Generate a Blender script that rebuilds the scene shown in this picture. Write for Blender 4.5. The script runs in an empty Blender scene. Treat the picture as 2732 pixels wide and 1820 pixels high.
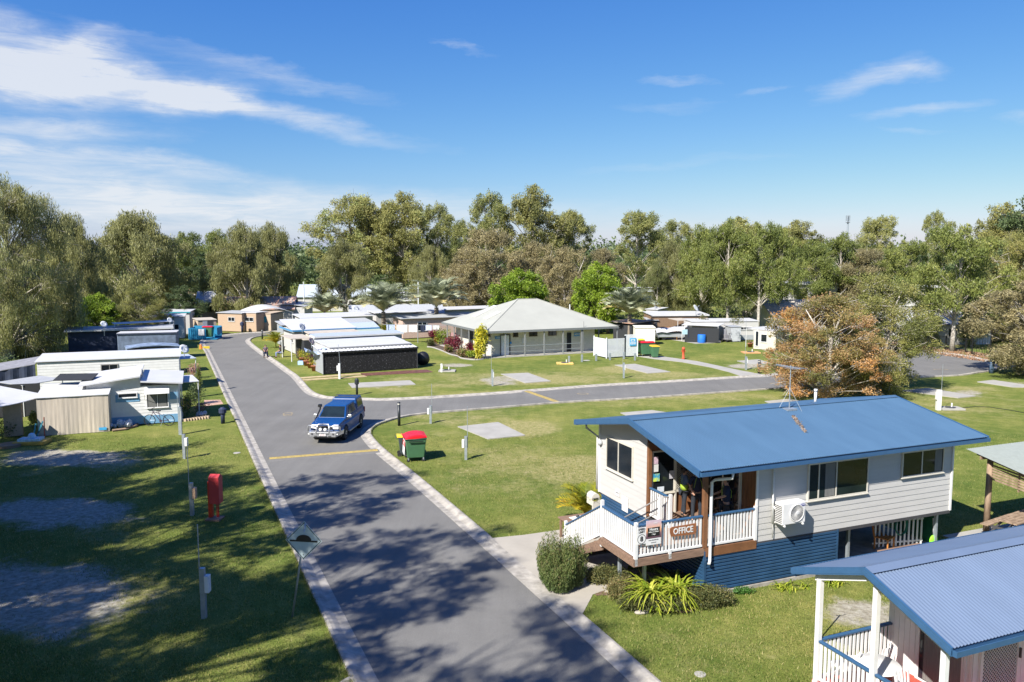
import bpy, bmesh, math, random
import numpy as np
from mathutils import Vector, Matrix
from mathutils.geometry import tessellate_polygon
random.seed(7); RNG = np.random.default_rng(7)
SC = bpy.context.scene; COL = SC.collection
# ---------------------------------------------------------------- camera model
FOC, CAMH, HOR = 2123.0, 10.0, 690.0
PIT = math.atan((910 - HOR) / FOC)
CP, SP = math.cos(PIT), math.sin(PIT)
def P(px, py, z=0.0):
    """survey point of the photograph -> world point on the level z"""
    x = (px - 1366) / FOC; y = -(py - 910) / FOC
    d = Vector((x, CP + y * SP, -SP + y * CP)); t = (z - CAMH) / d.z
    return Vector((d.x * t, d.y * t, z))
def PY(px, py, Y):
    x = (px - 1366) / FOC; y = -(py - 910) / FOC
    d = Vector((x, CP + y * SP, -SP + y * CP)); t = Y / d.y
    return Vector((d.x * t, Y, CAMH + d.z * t))
cam = bpy.data.cameras.new('camera'); co = bpy.data.objects.new('camera', cam); COL.objects.link(co)
co.location = (0, 0, CAMH); co.rotation_euler = (math.pi / 2 - PIT, 0, 0)
cam.sensor_width = 36; cam.lens = FOC / 2732 * 36; cam.clip_end = 5000; cam.clip_start = 0.1
SC.camera = co
cy = SC.cycles; cy.max_bounces = 5; cy.diffuse_bounces = 3; cy.glossy_bounces = 2; cy.transmission_bounces = 3; cy.transparent_max_bounces = 4; cy.caustics_reflective = False; cy.caustics_refractive = False
# ---------------------------------------------------------------- light
SUN_AZ, SUN_EL = math.radians(38), math.radians(42)     # direction shadows run (from +Y towards +X), sun height
world = bpy.data.worlds.new('World'); SC.world = world; world.use_nodes = True
sl = bpy.data.lights.new('sun', 'SUN'); sl.energy = 5.0; sl.angle = math.radians(0.53); sl.color = (1.0, 0.955, 0.885)
so = bpy.data.objects.new('sun', sl); COL.objects.link(so)
sd = Vector((math.sin(SUN_AZ) * math.cos(SUN_EL), math.cos(SUN_AZ) * math.cos(SUN_EL), -math.sin(SUN_EL)))
so.rotation_euler = sd.to_track_quat('-Z', 'Y').to_euler(); so.location = (-30, -40, 60)
vs = SC.view_settings; vs.view_transform = 'Standard'; vs.look = 'None'; vs.gamma = 1; vs.exposure = 0.95
def nd(nt, t, **k):
    n = nt.nodes.new(t)
    for a, b in k.items():
        if a.startswith('i_'): n.inputs[a[2:].replace('_', ' ')].default_value = b
        else: setattr(n, a, b)
    return n
def mth(nt, op, a, b=None, c=None, clamp=False):
    n = nt.nodes.new('ShaderNodeMath'); n.operation = op; n.use_clamp = clamp
    for i, v in enumerate((a, b, c)):
        if v is None: continue
        if isinstance(v, (int, float)): n.inputs[i].default_value = v
        else: nt.links.new(v, n.inputs[i])
    return n.outputs[0]
def build_world():
    nt = world.node_tree; nt.nodes.clear(); L = nt.links.new
    sky = nd(nt, 'ShaderNodeTexSky', sky_type='NISHITA'); sky.sun_disc = False
    sky.sun_elevation = SUN_EL; sky.sun_rotation = SUN_AZ + math.pi
    sky.altitude = 0; sky.air_density = 1.0; sky.dust_density = 0.5; sky.ozone_density = 3.0
    s3 = nd(nt, 'ShaderNodeSeparateColor'); L(sky.outputs[0], s3.inputs[0]); hs = nd(nt, 'ShaderNodeCombineColor')
    for i, (g, k, hi) in enumerate(((1.55, 0.0375, 0.80), (1.08, 0.0890, 0.82), (0.50, 0.335, 0.90))):   # air colour graded to the deep winter blue of the place
        L(mth(nt, 'MULTIPLY', mth(nt, 'MINIMUM', mth(nt, 'MULTIPLY', mth(nt, 'POWER', s3.outputs[i], g), k), hi), 5.18), hs.inputs[i])
    tc = nd(nt, 'ShaderNodeTexCoord'); sx = nd(nt, 'ShaderNodeSeparateXYZ'); L(tc.outputs['Generated'], sx.inputs[0])
    az = mth(nt, 'ARCTAN2', sx.outputs[0], sx.outputs[1])
    el = mth(nt, 'ARCSINE', sx.outputs[2])
    cx = nd(nt, 'ShaderNodeCombineXYZ'); L(az, cx.inputs[0]); L(el, cx.inputs[1])
    # slow warp that makes the edges wispy
    n1 = nd(nt, 'ShaderNodeTexNoise', i_Scale=9.0, i_Detail=8.0, i_Roughness=0.62); mp = nd(nt, 'ShaderNodeMapping'); mp.inputs['Scale'].default_value = (1.0, 2.6, 1)
    mp.inputs['Rotation'].default_value = (0, 0, 0.12)
    L(cx.outputs[0], mp.inputs[0]); L(mp.outputs[0], n1.inputs['Vector'])
    sc_ = nd(nt, 'ShaderNodeSeparateXYZ'); L(n1.outputs['Color'], sc_.inputs[0])
    wx = mth(nt, 'ADD', az, mth(nt, 'MULTIPLY', mth(nt, 'SUBTRACT', sc_.outputs[0], 0.5), 0.13))
    wy = mth(nt, 'ADD', el, mth(nt, 'MULTIPLY', mth(nt, 'SUBTRACT', sc_.outputs[1], 0.5), 0.045))
    mp2 = nd(nt, 'ShaderNodeMapping'); mp2.inputs['Scale'].default_value = (3.2, 26, 1); mp2.inputs['Rotation'].default_value = (0, 0, 0.10)
    L(cx.outputs[0], mp2.inputs[0]); n2 = nd(nt, 'ShaderNodeTexNoise', i_Scale=2.8, i_Detail=11.0, i_Roughness=0.68, i_Distortion=0.7); L(mp2.outputs[0], n2.inputs['Vector'])
    blobs = [(60, 175, 190, 40, -6, 1.2), (250, 150, 85, 30, -32, 0.95), (110, 232, 240, 36, 2, 1.3), (290, 225, 80, 26, -14, .8), (560, 272, 95, 30, -6, 1.15), (470, 262, 150, 22, 4, .6),
             (430, 215, 230, 26, 14, 0.55), (770, 318, 300, 20, 10, 0.75), (760, 222, 260, 18, 9, 0.42), (160, 345, 260, 20, 0, 0.8), (420, 435, 280, 20, 6, .75),
             (30, 400, 200, 26, 6, 0.75), (20, 90, 70, 34, 10, 0.4), (250, 500, 380, 44, 5, 0.7), (760, 555, 700, 40, 1, 0.9), (330, 610, 600, 36, 0, .6),
             (2310, 222, 105, 26, -17, 0.62), (2440, 205, 70, 15, 10, 0.5), (2450, 306, 130, 13, -4, 0.45), (2420, 365, 60, 8, 3, .3), (1790, 236, 85, 8, 0, 0.33), (1240, 148, 85, 8, 13, 0.3),
             (2030, 252, 75, 8, -5, 0.35), (1780, 295, 160, 14, 3, 0.2), (1850, 620, 500, 26, -2, 0.35), (2720, 318, 80, 12, 3, 0.35), (370, 112, 180, 12, 10, .2), (1800, 440, 300, 14, -3, .18)]
    tot = None
    for bx, by, rx, ry, rot, st in blobs:
        a0 = math.atan((bx - 1366) / (FOC / CP)); e0 = math.atan((HOR - by) / FOC * math.cos(a0))
        k = math.cos(a0) ** 2
        ra, re = rx / FOC * k * 1.1, ry / FOC * 1.15; r = math.radians(-rot)
        c, s = math.cos(r), math.sin(r)
        dx = mth(nt, 'SUBTRACT', wx, a0); dy = mth(nt, 'SUBTRACT', wy, e0)
        u = mth(nt, 'ADD', mth(nt, 'MULTIPLY', dx, c / ra), mth(nt, 'MULTIPLY', dy, s / ra))
        v = mth(nt, 'ADD', mth(nt, 'MULTIPLY', dx, -s / re), mth(nt, 'MULTIPLY', dy, c / re))
        q = mth(nt, 'ADD', mth(nt, 'MULTIPLY', u, u), mth(nt, 'MULTIPLY', v, v))
        g = mth(nt, 'MULTIPLY', mth(nt, 'EXPONENT', mth(nt, 'MULTIPLY', q, -1.0)), st)
        tot = g if tot is None else mth(nt, 'ADD', tot, g)
    wisp = mth(nt, 'MULTIPLY_ADD', n2.outputs['Fac'], 3.0, -0.98, clamp=True)
    d = mth(nt, 'MULTIPLY', tot, mth(nt, 'MULTIPLY_ADD', wisp, 0.7, 0.42))
    d = mth(nt, 'MULTIPLY', mth(nt, 'MULTIPLY_ADD', d, 1.0, -0.06, clamp=True), 0.80)
    mx = nd(nt, 'ShaderNodeMix', data_type='RGBA'); L(d, mx.inputs['Factor']); L(hs.outputs[0], mx.inputs[6]); mx.inputs[7].default_value = (4.5, 4.6, 4.75, 1)
    bg = nd(nt, 'ShaderNodeBackground', i_Strength=0.1); L(mx.outputs[2], bg.inputs[0])
    out = nd(nt, 'ShaderNodeOutputWorld'); L(bg.outputs[0], out.inputs[0])
build_world()
# ---------------------------------------------------------------- materials
MATS = {}
def mat(name, c, rough=0.7, metal=0.0, var=0.12, scale=6.0, bump=0.0, bscale=40.0, spec=0.5, coat=0.0, c2=None, alpha=1.0, stretch=(1, 1, 1), thr=None):
    if name in MATS: return MATS[name]
    m = bpy.data.materials.new(name); m.use_nodes = True; nt = m.node_tree; L = nt.links.new
    b = nt.nodes['Principled BSDF']; b.inputs['Roughness'].default_value = rough; b.inputs['Metallic'].default_value = metal
    b.inputs['Specular IOR Level'].default_value = spec; b.inputs['Coat Weight'].default_value = coat; b.inputs['Alpha'].default_value = alpha
    tc = nd(nt, 'ShaderNodeTexCoord'); mp = nd(nt, 'ShaderNodeMapping'); mp.inputs['Scale'].default_value = stretch; L(tc.outputs['Object'], mp.inputs[0])
    n = nd(nt, 'ShaderNodeTexNoise', i_Scale=scale, i_Detail=5.0, i_Roughness=0.6); L(mp.outputs[0], n.inputs['Vector'])
    cr = nd(nt, 'ShaderNodeValToRGB'); L(n.outputs['Fac'], cr.inputs[0])
    lo = [max(0, x * (1 - var)) for x in c]; hi = list(c2) if c2 else [min(1, x * (1 + var)) for x in c]
    e = cr.color_ramp.elements; e[0].color = (*lo, 1); e[1].color = (*hi, 1); e[0].position, e[1].position = thr or (0.32, 0.68)
    L(cr.outputs[0], b.inputs['Base Color'])
    if bump:
        n3 = nd(nt, 'ShaderNodeTexNoise', i_Scale=bscale, i_Detail=4.0); L(mp.outputs[0], n3.inputs['Vector'])
        bp = nd(nt, 'ShaderNodeBump', i_Strength=bump, i_Distance=0.02); L(n3.outputs['Fac'], bp.inputs['Height']); L(bp.outputs[0], b.inputs['Normal'])
    MATS[name] = m; return m
def glass(name='dark_glass', c=(0.012, 0.016, 0.02), rough=0.06):
    return mat(name, c, rough=rough, var=0.35, scale=1.3, spec=0.4)
def leafmat(name, cols, rough=0.55, trans=0.35, k=1.0, ds=0.0):
    if name in MATS: return MATS[name]
    cols = [tuple(min(.7, k * (c[i] * (1 - ds) + ds * (c[0] * .35 + c[1] * .55 + c[2] * .1) * (1.04, 1.0, .74)[i])) for i in range(3)) for c in cols]
    m = bpy.data.materials.new(name); m.use_nodes = True; nt = m.node_tree; L = nt.links.new
    b = nt.nodes['Principled BSDF']; b.inputs['Roughness'].default_value = rough; b.inputs['Specular IOR Level'].default_value = 0.35
    at = nd(nt, 'ShaderNodeAttribute', attribute_name='tint'); oi = nd(nt, 'ShaderNodeObjectInfo')
    f = mth(nt, 'ADD', at.outputs['Fac'], mth(nt, 'MULTIPLY', mth(nt, 'SUBTRACT', oi.outputs['Random'], 0.5), 0.25), clamp=True)
    cr = nd(nt, 'ShaderNodeValToRGB'); L(f, cr.inputs[0]); el = cr.color_ramp.elements
    while len(el) < len(cols): el.new(0.5)
    for i, c in enumerate(cols): el[i].position = i / (len(cols) - 1); el[i].color = (*c, 1)
    L(cr.outputs[0], b.inputs['Base Color'])
    tr = nd(nt, 'ShaderNodeBsdfTranslucent'); ms = nd(nt, 'ShaderNodeMixShader', i_Fac=trans)
    hs = nd(nt, 'ShaderNodeHueSaturation'); hs.inputs['Value'].default_value = 1.1; hs.inputs['Saturation'].default_value = 0.95
    L(cr.outputs[0], hs.inputs['Color']); L(hs.outputs[0], tr.inputs[0]); L(b.outputs[0], ms.inputs[1]); L(tr.outputs[0], ms.inputs[2])
    L(ms.outputs[0], nt.nodes['Material Output'].inputs[0]); MATS[name] = m; return m
# ---------------------------------------------------------------- mesh helpers
class MB:
    def __init__(s): s.v = []; s.f = []
    def add(s, vs, fs):
        o = len(s.v); s.v += [tuple(v) for v in vs]; s.f += [tuple(i + o for i in f) for f in fs]; return s
    def box(s, x0, x1, y0, y1, z0, z1):
        return s.add([(x0, y0, z0), (x1, y0, z0), (x1, y1, z0), (x0, y1, z0), (x0, y0, z1), (x1, y0, z1), (x1, y1, z1), (x0, y1, z1)],
                     [(0, 3, 2, 1), (4, 5, 6, 7), (0, 1, 5, 4), (1, 2, 6, 5), (2, 3, 7, 6), (3, 0, 4, 7)])
    def hexa(s, b, t):   # bottom quad, top quad
        return s.add(list(b) + list(t), [(0, 3, 2, 1), (4, 5, 6, 7), (0, 1, 5, 4), (1, 2, 6, 5), (2, 3, 7, 6), (3, 0, 4, 7)])
    def obox(s, c, size, R=None):
        c = Vector(c); hx, hy, hz = [a / 2 for a in size]; vs = []
        for z in (-hz, hz):
            for x, y in ((-hx, -hy), (hx, -hy), (hx, hy), (-hx, hy)):
                v = Vector((x, y, z)); vs.append((R @ v if R else v) + c)
        return s.hexa(vs[:4], vs[4:])
    def bar(s, a, b, w, h=None):    # square bar between two points
        a, b = Vector(a), Vector(b); d = b - a
        if d.length < 1e-6: return s
        R = d.to_track_quat('Z', 'Y').to_matrix(); return s.obox((a + b) / 2, (w, h or w, d.length), R)
    def tube(s, pts, rs, n=8, cap=True):
        pts = [Vector(p) for p in pts]
        if isinstance(rs, (int, float)): rs = [rs] * len(pts)
        o = len(s.v); up = None
        for i, p in enumerate(pts):
            d = (pts[min(i + 1, len(pts) - 1)] - pts[max(i - 1, 0)]).normalized()
            if up is None: up = Vector((1, 0, 0)) if abs(d.x) < 0.8 else Vector((0, 1, 0))
            a = d.cross(up).normalized(); b = d.cross(a).normalized(); up = -b if False else up
            for k in range(n):
                t = 2 * math.pi * k / n; s.v.append(tuple(p + (a * math.cos(t) + b * math.sin(t)) * rs[i]))
        for i in range(len(pts) - 1):
            for k in range(n):
                s.f.append((o + i * n + k, o + i * n + (k + 1) % n, o + (i + 1) * n + (k + 1) % n, o + (i + 1) * n + k))
        if cap:
            s.f.append(tuple(o + k for k in range(n))[::-1]); s.f.append(tuple(o + (len(pts) - 1) * n + k for k in range(n)))
        return s
    def cyl(s, c, r, h, n=12, r2=None): c = Vector(c); return s.tube([c, c + Vector((0, 0, h))], [r, r if r2 is None else r2], n)
    def lathe(s, prof, c=(0, 0, 0), n=16, M=None):
        o = len(s.v); c = Vector(c)
        for r, z in prof:
            for k in range(n):
                t = 2 * math.pi * k / n; v = Vector((r * math.cos(t), r * math.sin(t), z)); s.v.append(tuple((M @ v if M else v) + c))
        m = len(prof)
        for i in range(m - 1):
            for k in range(n): s.f.append((o + i * n + k, o + i * n + (k + 1) % n, o + (i + 1) * n + (k + 1) % n, o + (i + 1) * n + k))
        s.f.append(tuple(o + k for k in range(n))[::-1]); s.f.append(tuple(o + (m - 1) * n + k for k in range(n))); return s
    def ball(s, c, r, sc=(1, 1, 1), n=10, m=7, jit=0.0):
        prof = []; o = len(s.v)
        for i in range(m + 1):
            a = -math.pi / 2 + math.pi * i / m; prof.append((max(math.cos(a), 0.02) * r, math.sin(a) * r))
        s.lathe(prof, (0, 0, 0), n)
        for i in range(o, len(s.v)):
            x, y, z = s.v[i]; j = 1 + random.uniform(-jit, jit); s.v[i] = (c[0] + x * sc[0] * j, c[1] + y * sc[1] * j, c[2] + z * sc[2] * j)
        return s
    def prism(s, poly, z0, z1):
        n = len(poly); tri = tessellate_polygon([[Vector((p[0], p[1], 0)) for p in poly]])
        area = sum(poly[i][0] * poly[(i + 1) % n][1] - poly[(i + 1) % n][0] * poly[i][1] for i in range(n))
        vs = [(p[0], p[1], z0) for p in poly] + [(p[0], p[1], z1) for p in poly]; fs = []
        for t in tri:
            a, b, c = t; ar = (poly[b][0] - poly[a][0]) * (poly[c][1] - poly[a][1]) - (poly[c][0] - poly[a][0]) * (poly[b][1] - poly[a][1])
            if ar < 0: a, c = c, a
            fs.append((a + n, b + n, c + n)); fs.append((c, b, a))
        for i in range(n):
            j = (i + 1) % n; fs.append((i, j, j + n, i + n) if area > 0 else (j, i, i + n, j + n))
        return s.add(vs, fs)
    def sheet(s, poly, z):
        tri = tessellate_polygon([[Vector((p[0], p[1], 0)) for p in poly]]); fs = []
        for a, b, c in tri:
            ar = (poly[b][0] - poly[a][0]) * (poly[c][1] - poly[a][1]) - (poly[c][0] - poly[a][0]) * (poly[b][1] - poly[a][1])
            fs.append((a, b, c) if ar > 0 else (c, b, a))
        return s.add([(p[0], p[1], z) for p in poly], fs)
    def tf(s, M, start=0):
        for i in range(start, len(s.v)): s.v[i] = tuple(M @ Vector(s.v[i]))
        return s
    def build(s, name, m, parent=None, smooth=False, label=None, bevel=0, loc=None):
        me = bpy.data.meshes.new(name); me.from_pydata(s.v, [], s.f); me.materials.append(m)
        if smooth: me.polygons.foreach_set('use_smooth', [True] * len(me.polygons))
        me.update(); o = bpy.data.objects.new(name, me); COL.objects.link(o)
        if parent: o.parent = parent
        if loc is not None: o.location = loc
        if bevel:
            b = o.modifiers.new('bevel', 'BEVEL'); b.width = bevel; b.segments = 2; b.limit_method = 'ANGLE'; b.angle_limit = 0.6
        if label: o['label'] = label
        return o
def tag(o, label=None, cat=None, group=None, kind=None):
    if label: o['label'] = label
    if cat: o['category'] = cat
    if group: o['group'] = group
    if kind: o['kind'] = kind
    return o
def thing(name, label, cat, loc=(0, 0, 0), rz=0.0, group=None, scale=None):
    o = bpy.data.objects.new(name, None); COL.objects.link(o); o.location = loc; o.rotation_euler = (0, 0, rz)
    if scale: o.scale = scale
    o.empty_display_size = 0.3
    return tag(o, label, cat, group)
def single(mb, name, m, label, cat, loc=(0, 0, 0), rz=0.0, group=None, smooth=False, bevel=0):
    o = mb.build(name, m, smooth=smooth, bevel=bevel); o.location = loc; o.rotation_euler = (0, 0, rz); return tag(o, label, cat, group)
def copy_tree(o, parent=None, kids=None):
    c = o.copy(); COL.objects.link(c); c.parent = parent
    for ch in (KIDS.get(o.name) or [k for k in bpy.data.objects if k.parent == o]): copy_tree(ch, c)
    return c
KIDS = {}
def freeze(o): KIDS[o.name] = [k for k in bpy.data.objects if k.parent == o]; [freeze(k) for k in KIDS[o.name]]; return o
def dup(o, label, loc=None, rz=None, scale=None, group=None):
    c = copy_tree(o)
    if loc is not None: c.location = loc
    if rz is not None: c.rotation_euler = (0, 0, rz)
    if scale: c.scale = scale
    c['label'] = label
    if group: c['group'] = group
    return c
def text_mesh(txt, size, name, m, parent, loc, rot=(math.pi / 2, 0, 0), ext=0.002, bold=0.0, sx=1.0):
    c = bpy.data.curves.new(name, 'FONT'); c.body = txt; c.size = size; c.extrude = ext; c.offset = bold; c.align_x = 'CENTER'; c.align_y = 'CENTER'; c.resolution_u = 2
    t = bpy.data.objects.new(name, c); COL.objects.link(t); bpy.context.view_layer.update()
    me = bpy.data.meshes.new_from_object(t.evaluated_get(bpy.context.evaluated_depsgraph_get())); bpy.data.objects.remove(t)
    me.materials.clear(); me.materials.append(m); o = bpy.data.objects.new(name, me); COL.objects.link(o); o.parent = parent; o.location = loc; o.rotation_euler = rot; o.scale = (sx, 1, 1)
    return o
def smooth_line(pts, n=6):
    out = []; pts = [Vector(p) for p in pts]
    for i in range(len(pts) - 1):
        a = pts[max(i - 1, 0)]; b = pts[i]; c = pts[i + 1]; d = pts[min(i + 2, len(pts) - 1)]
        for k in range(n):
            t = k / n; out.append(0.5 * ((2 * b) + (c - a) * t + (2 * a - 5 * b + 4 * c - d) * t * t + (3 * b - a - 3 * c + d) * t ** 3))
    out.append(pts[-1]); return out
def corr(mb, x0, x1, ya, za, yb, zb, pitch=0.076, amp=0.009, seg=4, th=0.0):
    """corrugated sheet, ribs running from (ya,za) to (yb,zb)"""
    n = max(2, int((x1 - x0) / pitch * seg)); o = len(mb.v)
    for i in range(n + 1):
        x = x0 + (x1 - x0) * i / n; d = amp * math.sin(2 * math.pi * (x - x0) / pitch)
        mb.v += [(x, ya, za + d), (x, yb, zb + d)]
    for i in range(n):
        a = o + i * 2; mb.f.append((a, a + 2, a + 3, a + 1) if yb > ya else (a, a + 1, a + 3, a + 2))
    return mb
def boards(mb, x0, x1, z0, z1, y=0.0, step=0.18, lap=0.012, holes=()):
    """lapped weatherboards on a wall facing -y"""
    z = z0
    while z < z1 - 1e-4:
        zt = min(z + step, z1); cuts = [(x0, x1)]
        for hx0, hx1, hz0, hz1 in holes:
            if zt > hz0 + 1e-3 and z < hz1 - 1e-3:
                nc = []
                for a, b in cuts:
                    if hx0 > a: nc.append((a, min(b, hx0)))
                    if hx1 < b: nc.append((max(a, hx1), b))
                cuts = [c for c in nc if c[1] - c[0] > 0.01]
        for a, b in cuts:
            mb.add([(a, y - lap, z), (b, y - lap, z), (b, y, zt), (a, y, zt), (a, y, z), (b, y, z)], [(0, 1, 2, 3), (4, 5, 1, 0)])
        z = zt
    return mb
# ================================================================ GROUND
M_ASPH = mat('asphalt', (0.152, 0.147, 0.135), rough=0.9, var=0.10, scale=0.35, bump=0.5, bscale=70)
def asphalt_grit():
    nt = M_ASPH.node_tree; L = nt.links.new; b = nt.nodes['Principled BSDF']; src = b.inputs['Base Color'].links[0].from_socket; tc = nt.nodes['Texture Coordinate'].outputs['Object']
    def n(s, st, stops, d=4.0, kind='ShaderNodeTexNoise'):
        mp = nd(nt, 'ShaderNodeMapping'); mp.inputs['Scale'].default_value = st; mp.inputs['Rotation'].default_value = (0, 0, -0.415); L(tc, mp.inputs[0]); q = nd(nt, 'ShaderNodeTexNoise', i_Scale=s, i_Detail=d, i_Roughness=.75); L(mp.outputs[0], q.inputs['Vector']); cr = nd(nt, 'ShaderNodeValToRGB'); L(q.outputs['Fac'], cr.inputs[0])
        e = cr.color_ramp.elements; e[0].position, e[1].position = stops[0][0], stops[1][0]; e[0].color = (*[stops[0][1]] * 3, 1); e[1].color = (*[stops[1][1]] * 3, 1); return cr.outputs[0]
    for q in (n(38, (1, 1, 1), ((.3, .72), (.7, 1.26))), n(1.2, (1, .06, 1), ((.35, .93), (.65, 1.06))), n(.7, (1, 1, 1), ((.60, 1.0), (.78, .80)), 8)):
        mx = nd(nt, 'ShaderNodeMix', data_type='RGBA', blend_type='MULTIPLY'); mx.inputs['Factor'].default_value = 1; L(src, mx.inputs[6]); L(q, mx.inputs[7]); src = mx.outputs[2]
    L(src, b.inputs['Base Color'])
asphalt_grit()
M_CONC = mat('concrete', (0.32, 0.295, 0.255), rough=0.9, var=0.32, scale=2.6, bump=0.2, bscale=60)
M_PAD = mat('pale_concrete', (0.33, 0.315, 0.28), rough=0.9, var=0.10, scale=1.2, bump=0.1)
M_DRIVE = mat('driveway_concrete', (0.345, 0.315, 0.265), rough=0.9, var=0.08, scale=1.0, bump=0.1)
def ground():
    m = bpy.data.materials.new('grass_and_soil'); m.use_nodes = True; nt = m.node_tree; L = nt.links.new; b = nt.nodes['Principled BSDF']; b.inputs['Roughness'].default_value = 0.95; b.inputs['Specular IOR Level'].default_value = 0.15
    tc = nd(nt, 'ShaderNodeTexCoord'); V = tc.outputs['Object']
    def noise(s, d=5.0, r=0.6, st=None):
        n = nd(nt, 'ShaderNodeTexNoise', i_Scale=s, i_Detail=d, i_Roughness=r)
        if st:
            mp = nd(nt, 'ShaderNodeMapping'); mp.inputs['Scale'].default_value = st; L(V, mp.inputs[0]); L(mp.outputs[0], n.inputs['Vector'])
        else: L(V, n.inputs['Vector'])
        return n.outputs['Fac']
    def ramp(f, stops):
        cr = nd(nt, 'ShaderNodeValToRGB'); L(f, cr.inputs[0]); el = cr.color_ramp.elements
        while len(el) < len(stops): el.new(0.5)
        for i, (p, c) in enumerate(stops): el[i].position = p; el[i].color = (*c, 1)
        return cr.outputs[0]
    def mix(f, a, bb, t='MIX'):
        mx = nd(nt, 'ShaderNodeMix', data_type='RGBA', blend_type=t)
        if isinstance(f, float): mx.inputs['Factor'].default_value = f
        else: L(f, mx.inputs['Factor'])
        L(a, mx.inputs[6]); L(bb, mx.inputs[7]); return mx.outputs[2]
    g1 = ramp(noise(1.3, 7, 0.68), [(0.28, (0.090, 0.138, 0.024)), (0.46, (0.158, 0.192, 0.040)), (0.58, (0.25, 0.255, 0.068)), (0.74, (0.42, 0.36, 0.13))])
    g2 = ramp(noise(0.16, 6, 0.6), [(0.34, (0.090, 0.140, 0.024)), (0.50, (0.175, 0.202, 0.042)), (0.66, (0.36, 0.315, 0.10))])
    gr = mix(0.5, g1, g2)
    fine = ramp(noise(16, 4, 0.8, (1, 1, 1)), [(0.34, (0.52, 0.55, 0.5)), (0.68, (1.35, 1.32, 1.3))])
    gr = mix(0.85, gr, fine, 'MULTIPLY')
    blade = ramp(noise(70, 3, 0.8), [(0.33, (0.6, 0.6, 0.6)), (0.68, (1.35, 1.35, 1.35))])
    gr = mix(0.7, gr, blade, 'MULTIPLY')
    dry = ramp(noise(4, 6, 0.7), [(0.3, (0.18, 0.19, 0.055)), (0.5, (0.34, 0.29, 0.12)), (0.7, (0.50, 0.40, 0.23))])
    sand = ramp(noise(5, 8, 0.7), [(0.3, (0.22, 0.18, 0.13)), (0.5, (0.40, 0.35, 0.29)), (0.72, (0.60, 0.545, 0.48))])
    def mask(attr, k):
        a = nd(nt, 'ShaderNodeAttribute', attribute_name=attr); s = mth(nt, 'ADD', a.outputs['Fac'], mth(nt, 'MULTIPLY', mth(nt, 'SUBTRACT', mth(nt, 'MULTIPLY_ADD', noise(.55, 4, 0.6), .6, mth(nt, 'MULTIPLY', noise(3.1, 9, 0.8), .5)), 0.55), k))
        mr = nd(nt, 'ShaderNodeMapRange', interpolation_type='SMOOTHSTEP'); L(s, mr.inputs[0]); mr.inputs[1].default_value = 0.25; mr.inputs[2].default_value = 0.75; return mr.outputs[0]
    dm = mth(nt, 'MULTIPLY', mask('dry', 2.0), 0.85); sm = mask('sand', 2.4)
    dk = nd(nt, 'ShaderNodeMix', data_type='RGBA', blend_type='MULTIPLY'); dk.inputs['Factor'].default_value = 1; dk.inputs[7].default_value = (.86, .90, .86, 1); L(mix(sm, mix(dm, gr, dry), mix(0.75, sand, blade, 'MULTIPLY')), dk.inputs[6]); L(dk.outputs[2], b.inputs['Base Color'])
    bp = nd(nt, 'ShaderNodeBump', i_Strength=0.85, i_Distance=0.045); L(noise(28, 5, 0.75), bp.inputs['Height'])
    bp2 = nd(nt, 'ShaderNodeBump', i_Strength=0.35, i_Distance=0.15); L(noise(3, 4), bp2.inputs['Height']); L(bp.outputs[0], bp2.inputs['Normal']); L(bp2.outputs[0], b.inputs['Normal'])
    xs = np.concatenate([[-2500, -900, -400, -220, -120, -80], np.arange(-56, 76, 0.4), [80, 110, 160, 260, 500, 1000, 2500]])
    ys = np.concatenate([[-200, -60, -20, 0, 8], np.arange(13, 105, 0.4), [110, 130, 170, 240, 400, 800, 1600, 4000]])
    X, Y = np.meshgrid(xs, ys); X = X.ravel(); Y = Y.ravel(); nx, ny = len(xs), len(ys)
    def blobs(lst):
        w = np.zeros_like(X)
        for px, py, rx, ry, st in lst:
            c = P(px, py); e = P(px + rx, py); f = P(px, py - ry)
            a = e.x - c.x; bb = abs(f.y - c.y); q = ((X - c.x - (Y - c.y) * c.x / c.y) / a) ** 2 + ((Y - c.y) / bb) ** 2
            w = np.maximum(w, st * np.exp(-0.7 * q ** 1.6))
        return w
    sandw = blobs([(95, 1590, 235, 85, 1), (230, 1545, 110, 40, .8), (130, 1365, 200, 36, 1), (170, 1222, 175, 22, .95), (2300, 1640, 115, 42, .78), (1335, 1015, 55, 12, .75), (1995, 976, 50, 7, .8),
                   (1215, 974, 45, 5, .8), (1010, 1030, 90, 5, .4), (2650, 975, 90, 8, .8), (1480, 1530, 30, 30, .0), (2560, 1050, 80, 10, .6), (2700, 1020, 60, 6, .5), (1560, 1530, 30, 40, .35), (2400, 930, 160, 12, .7)])
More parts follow.
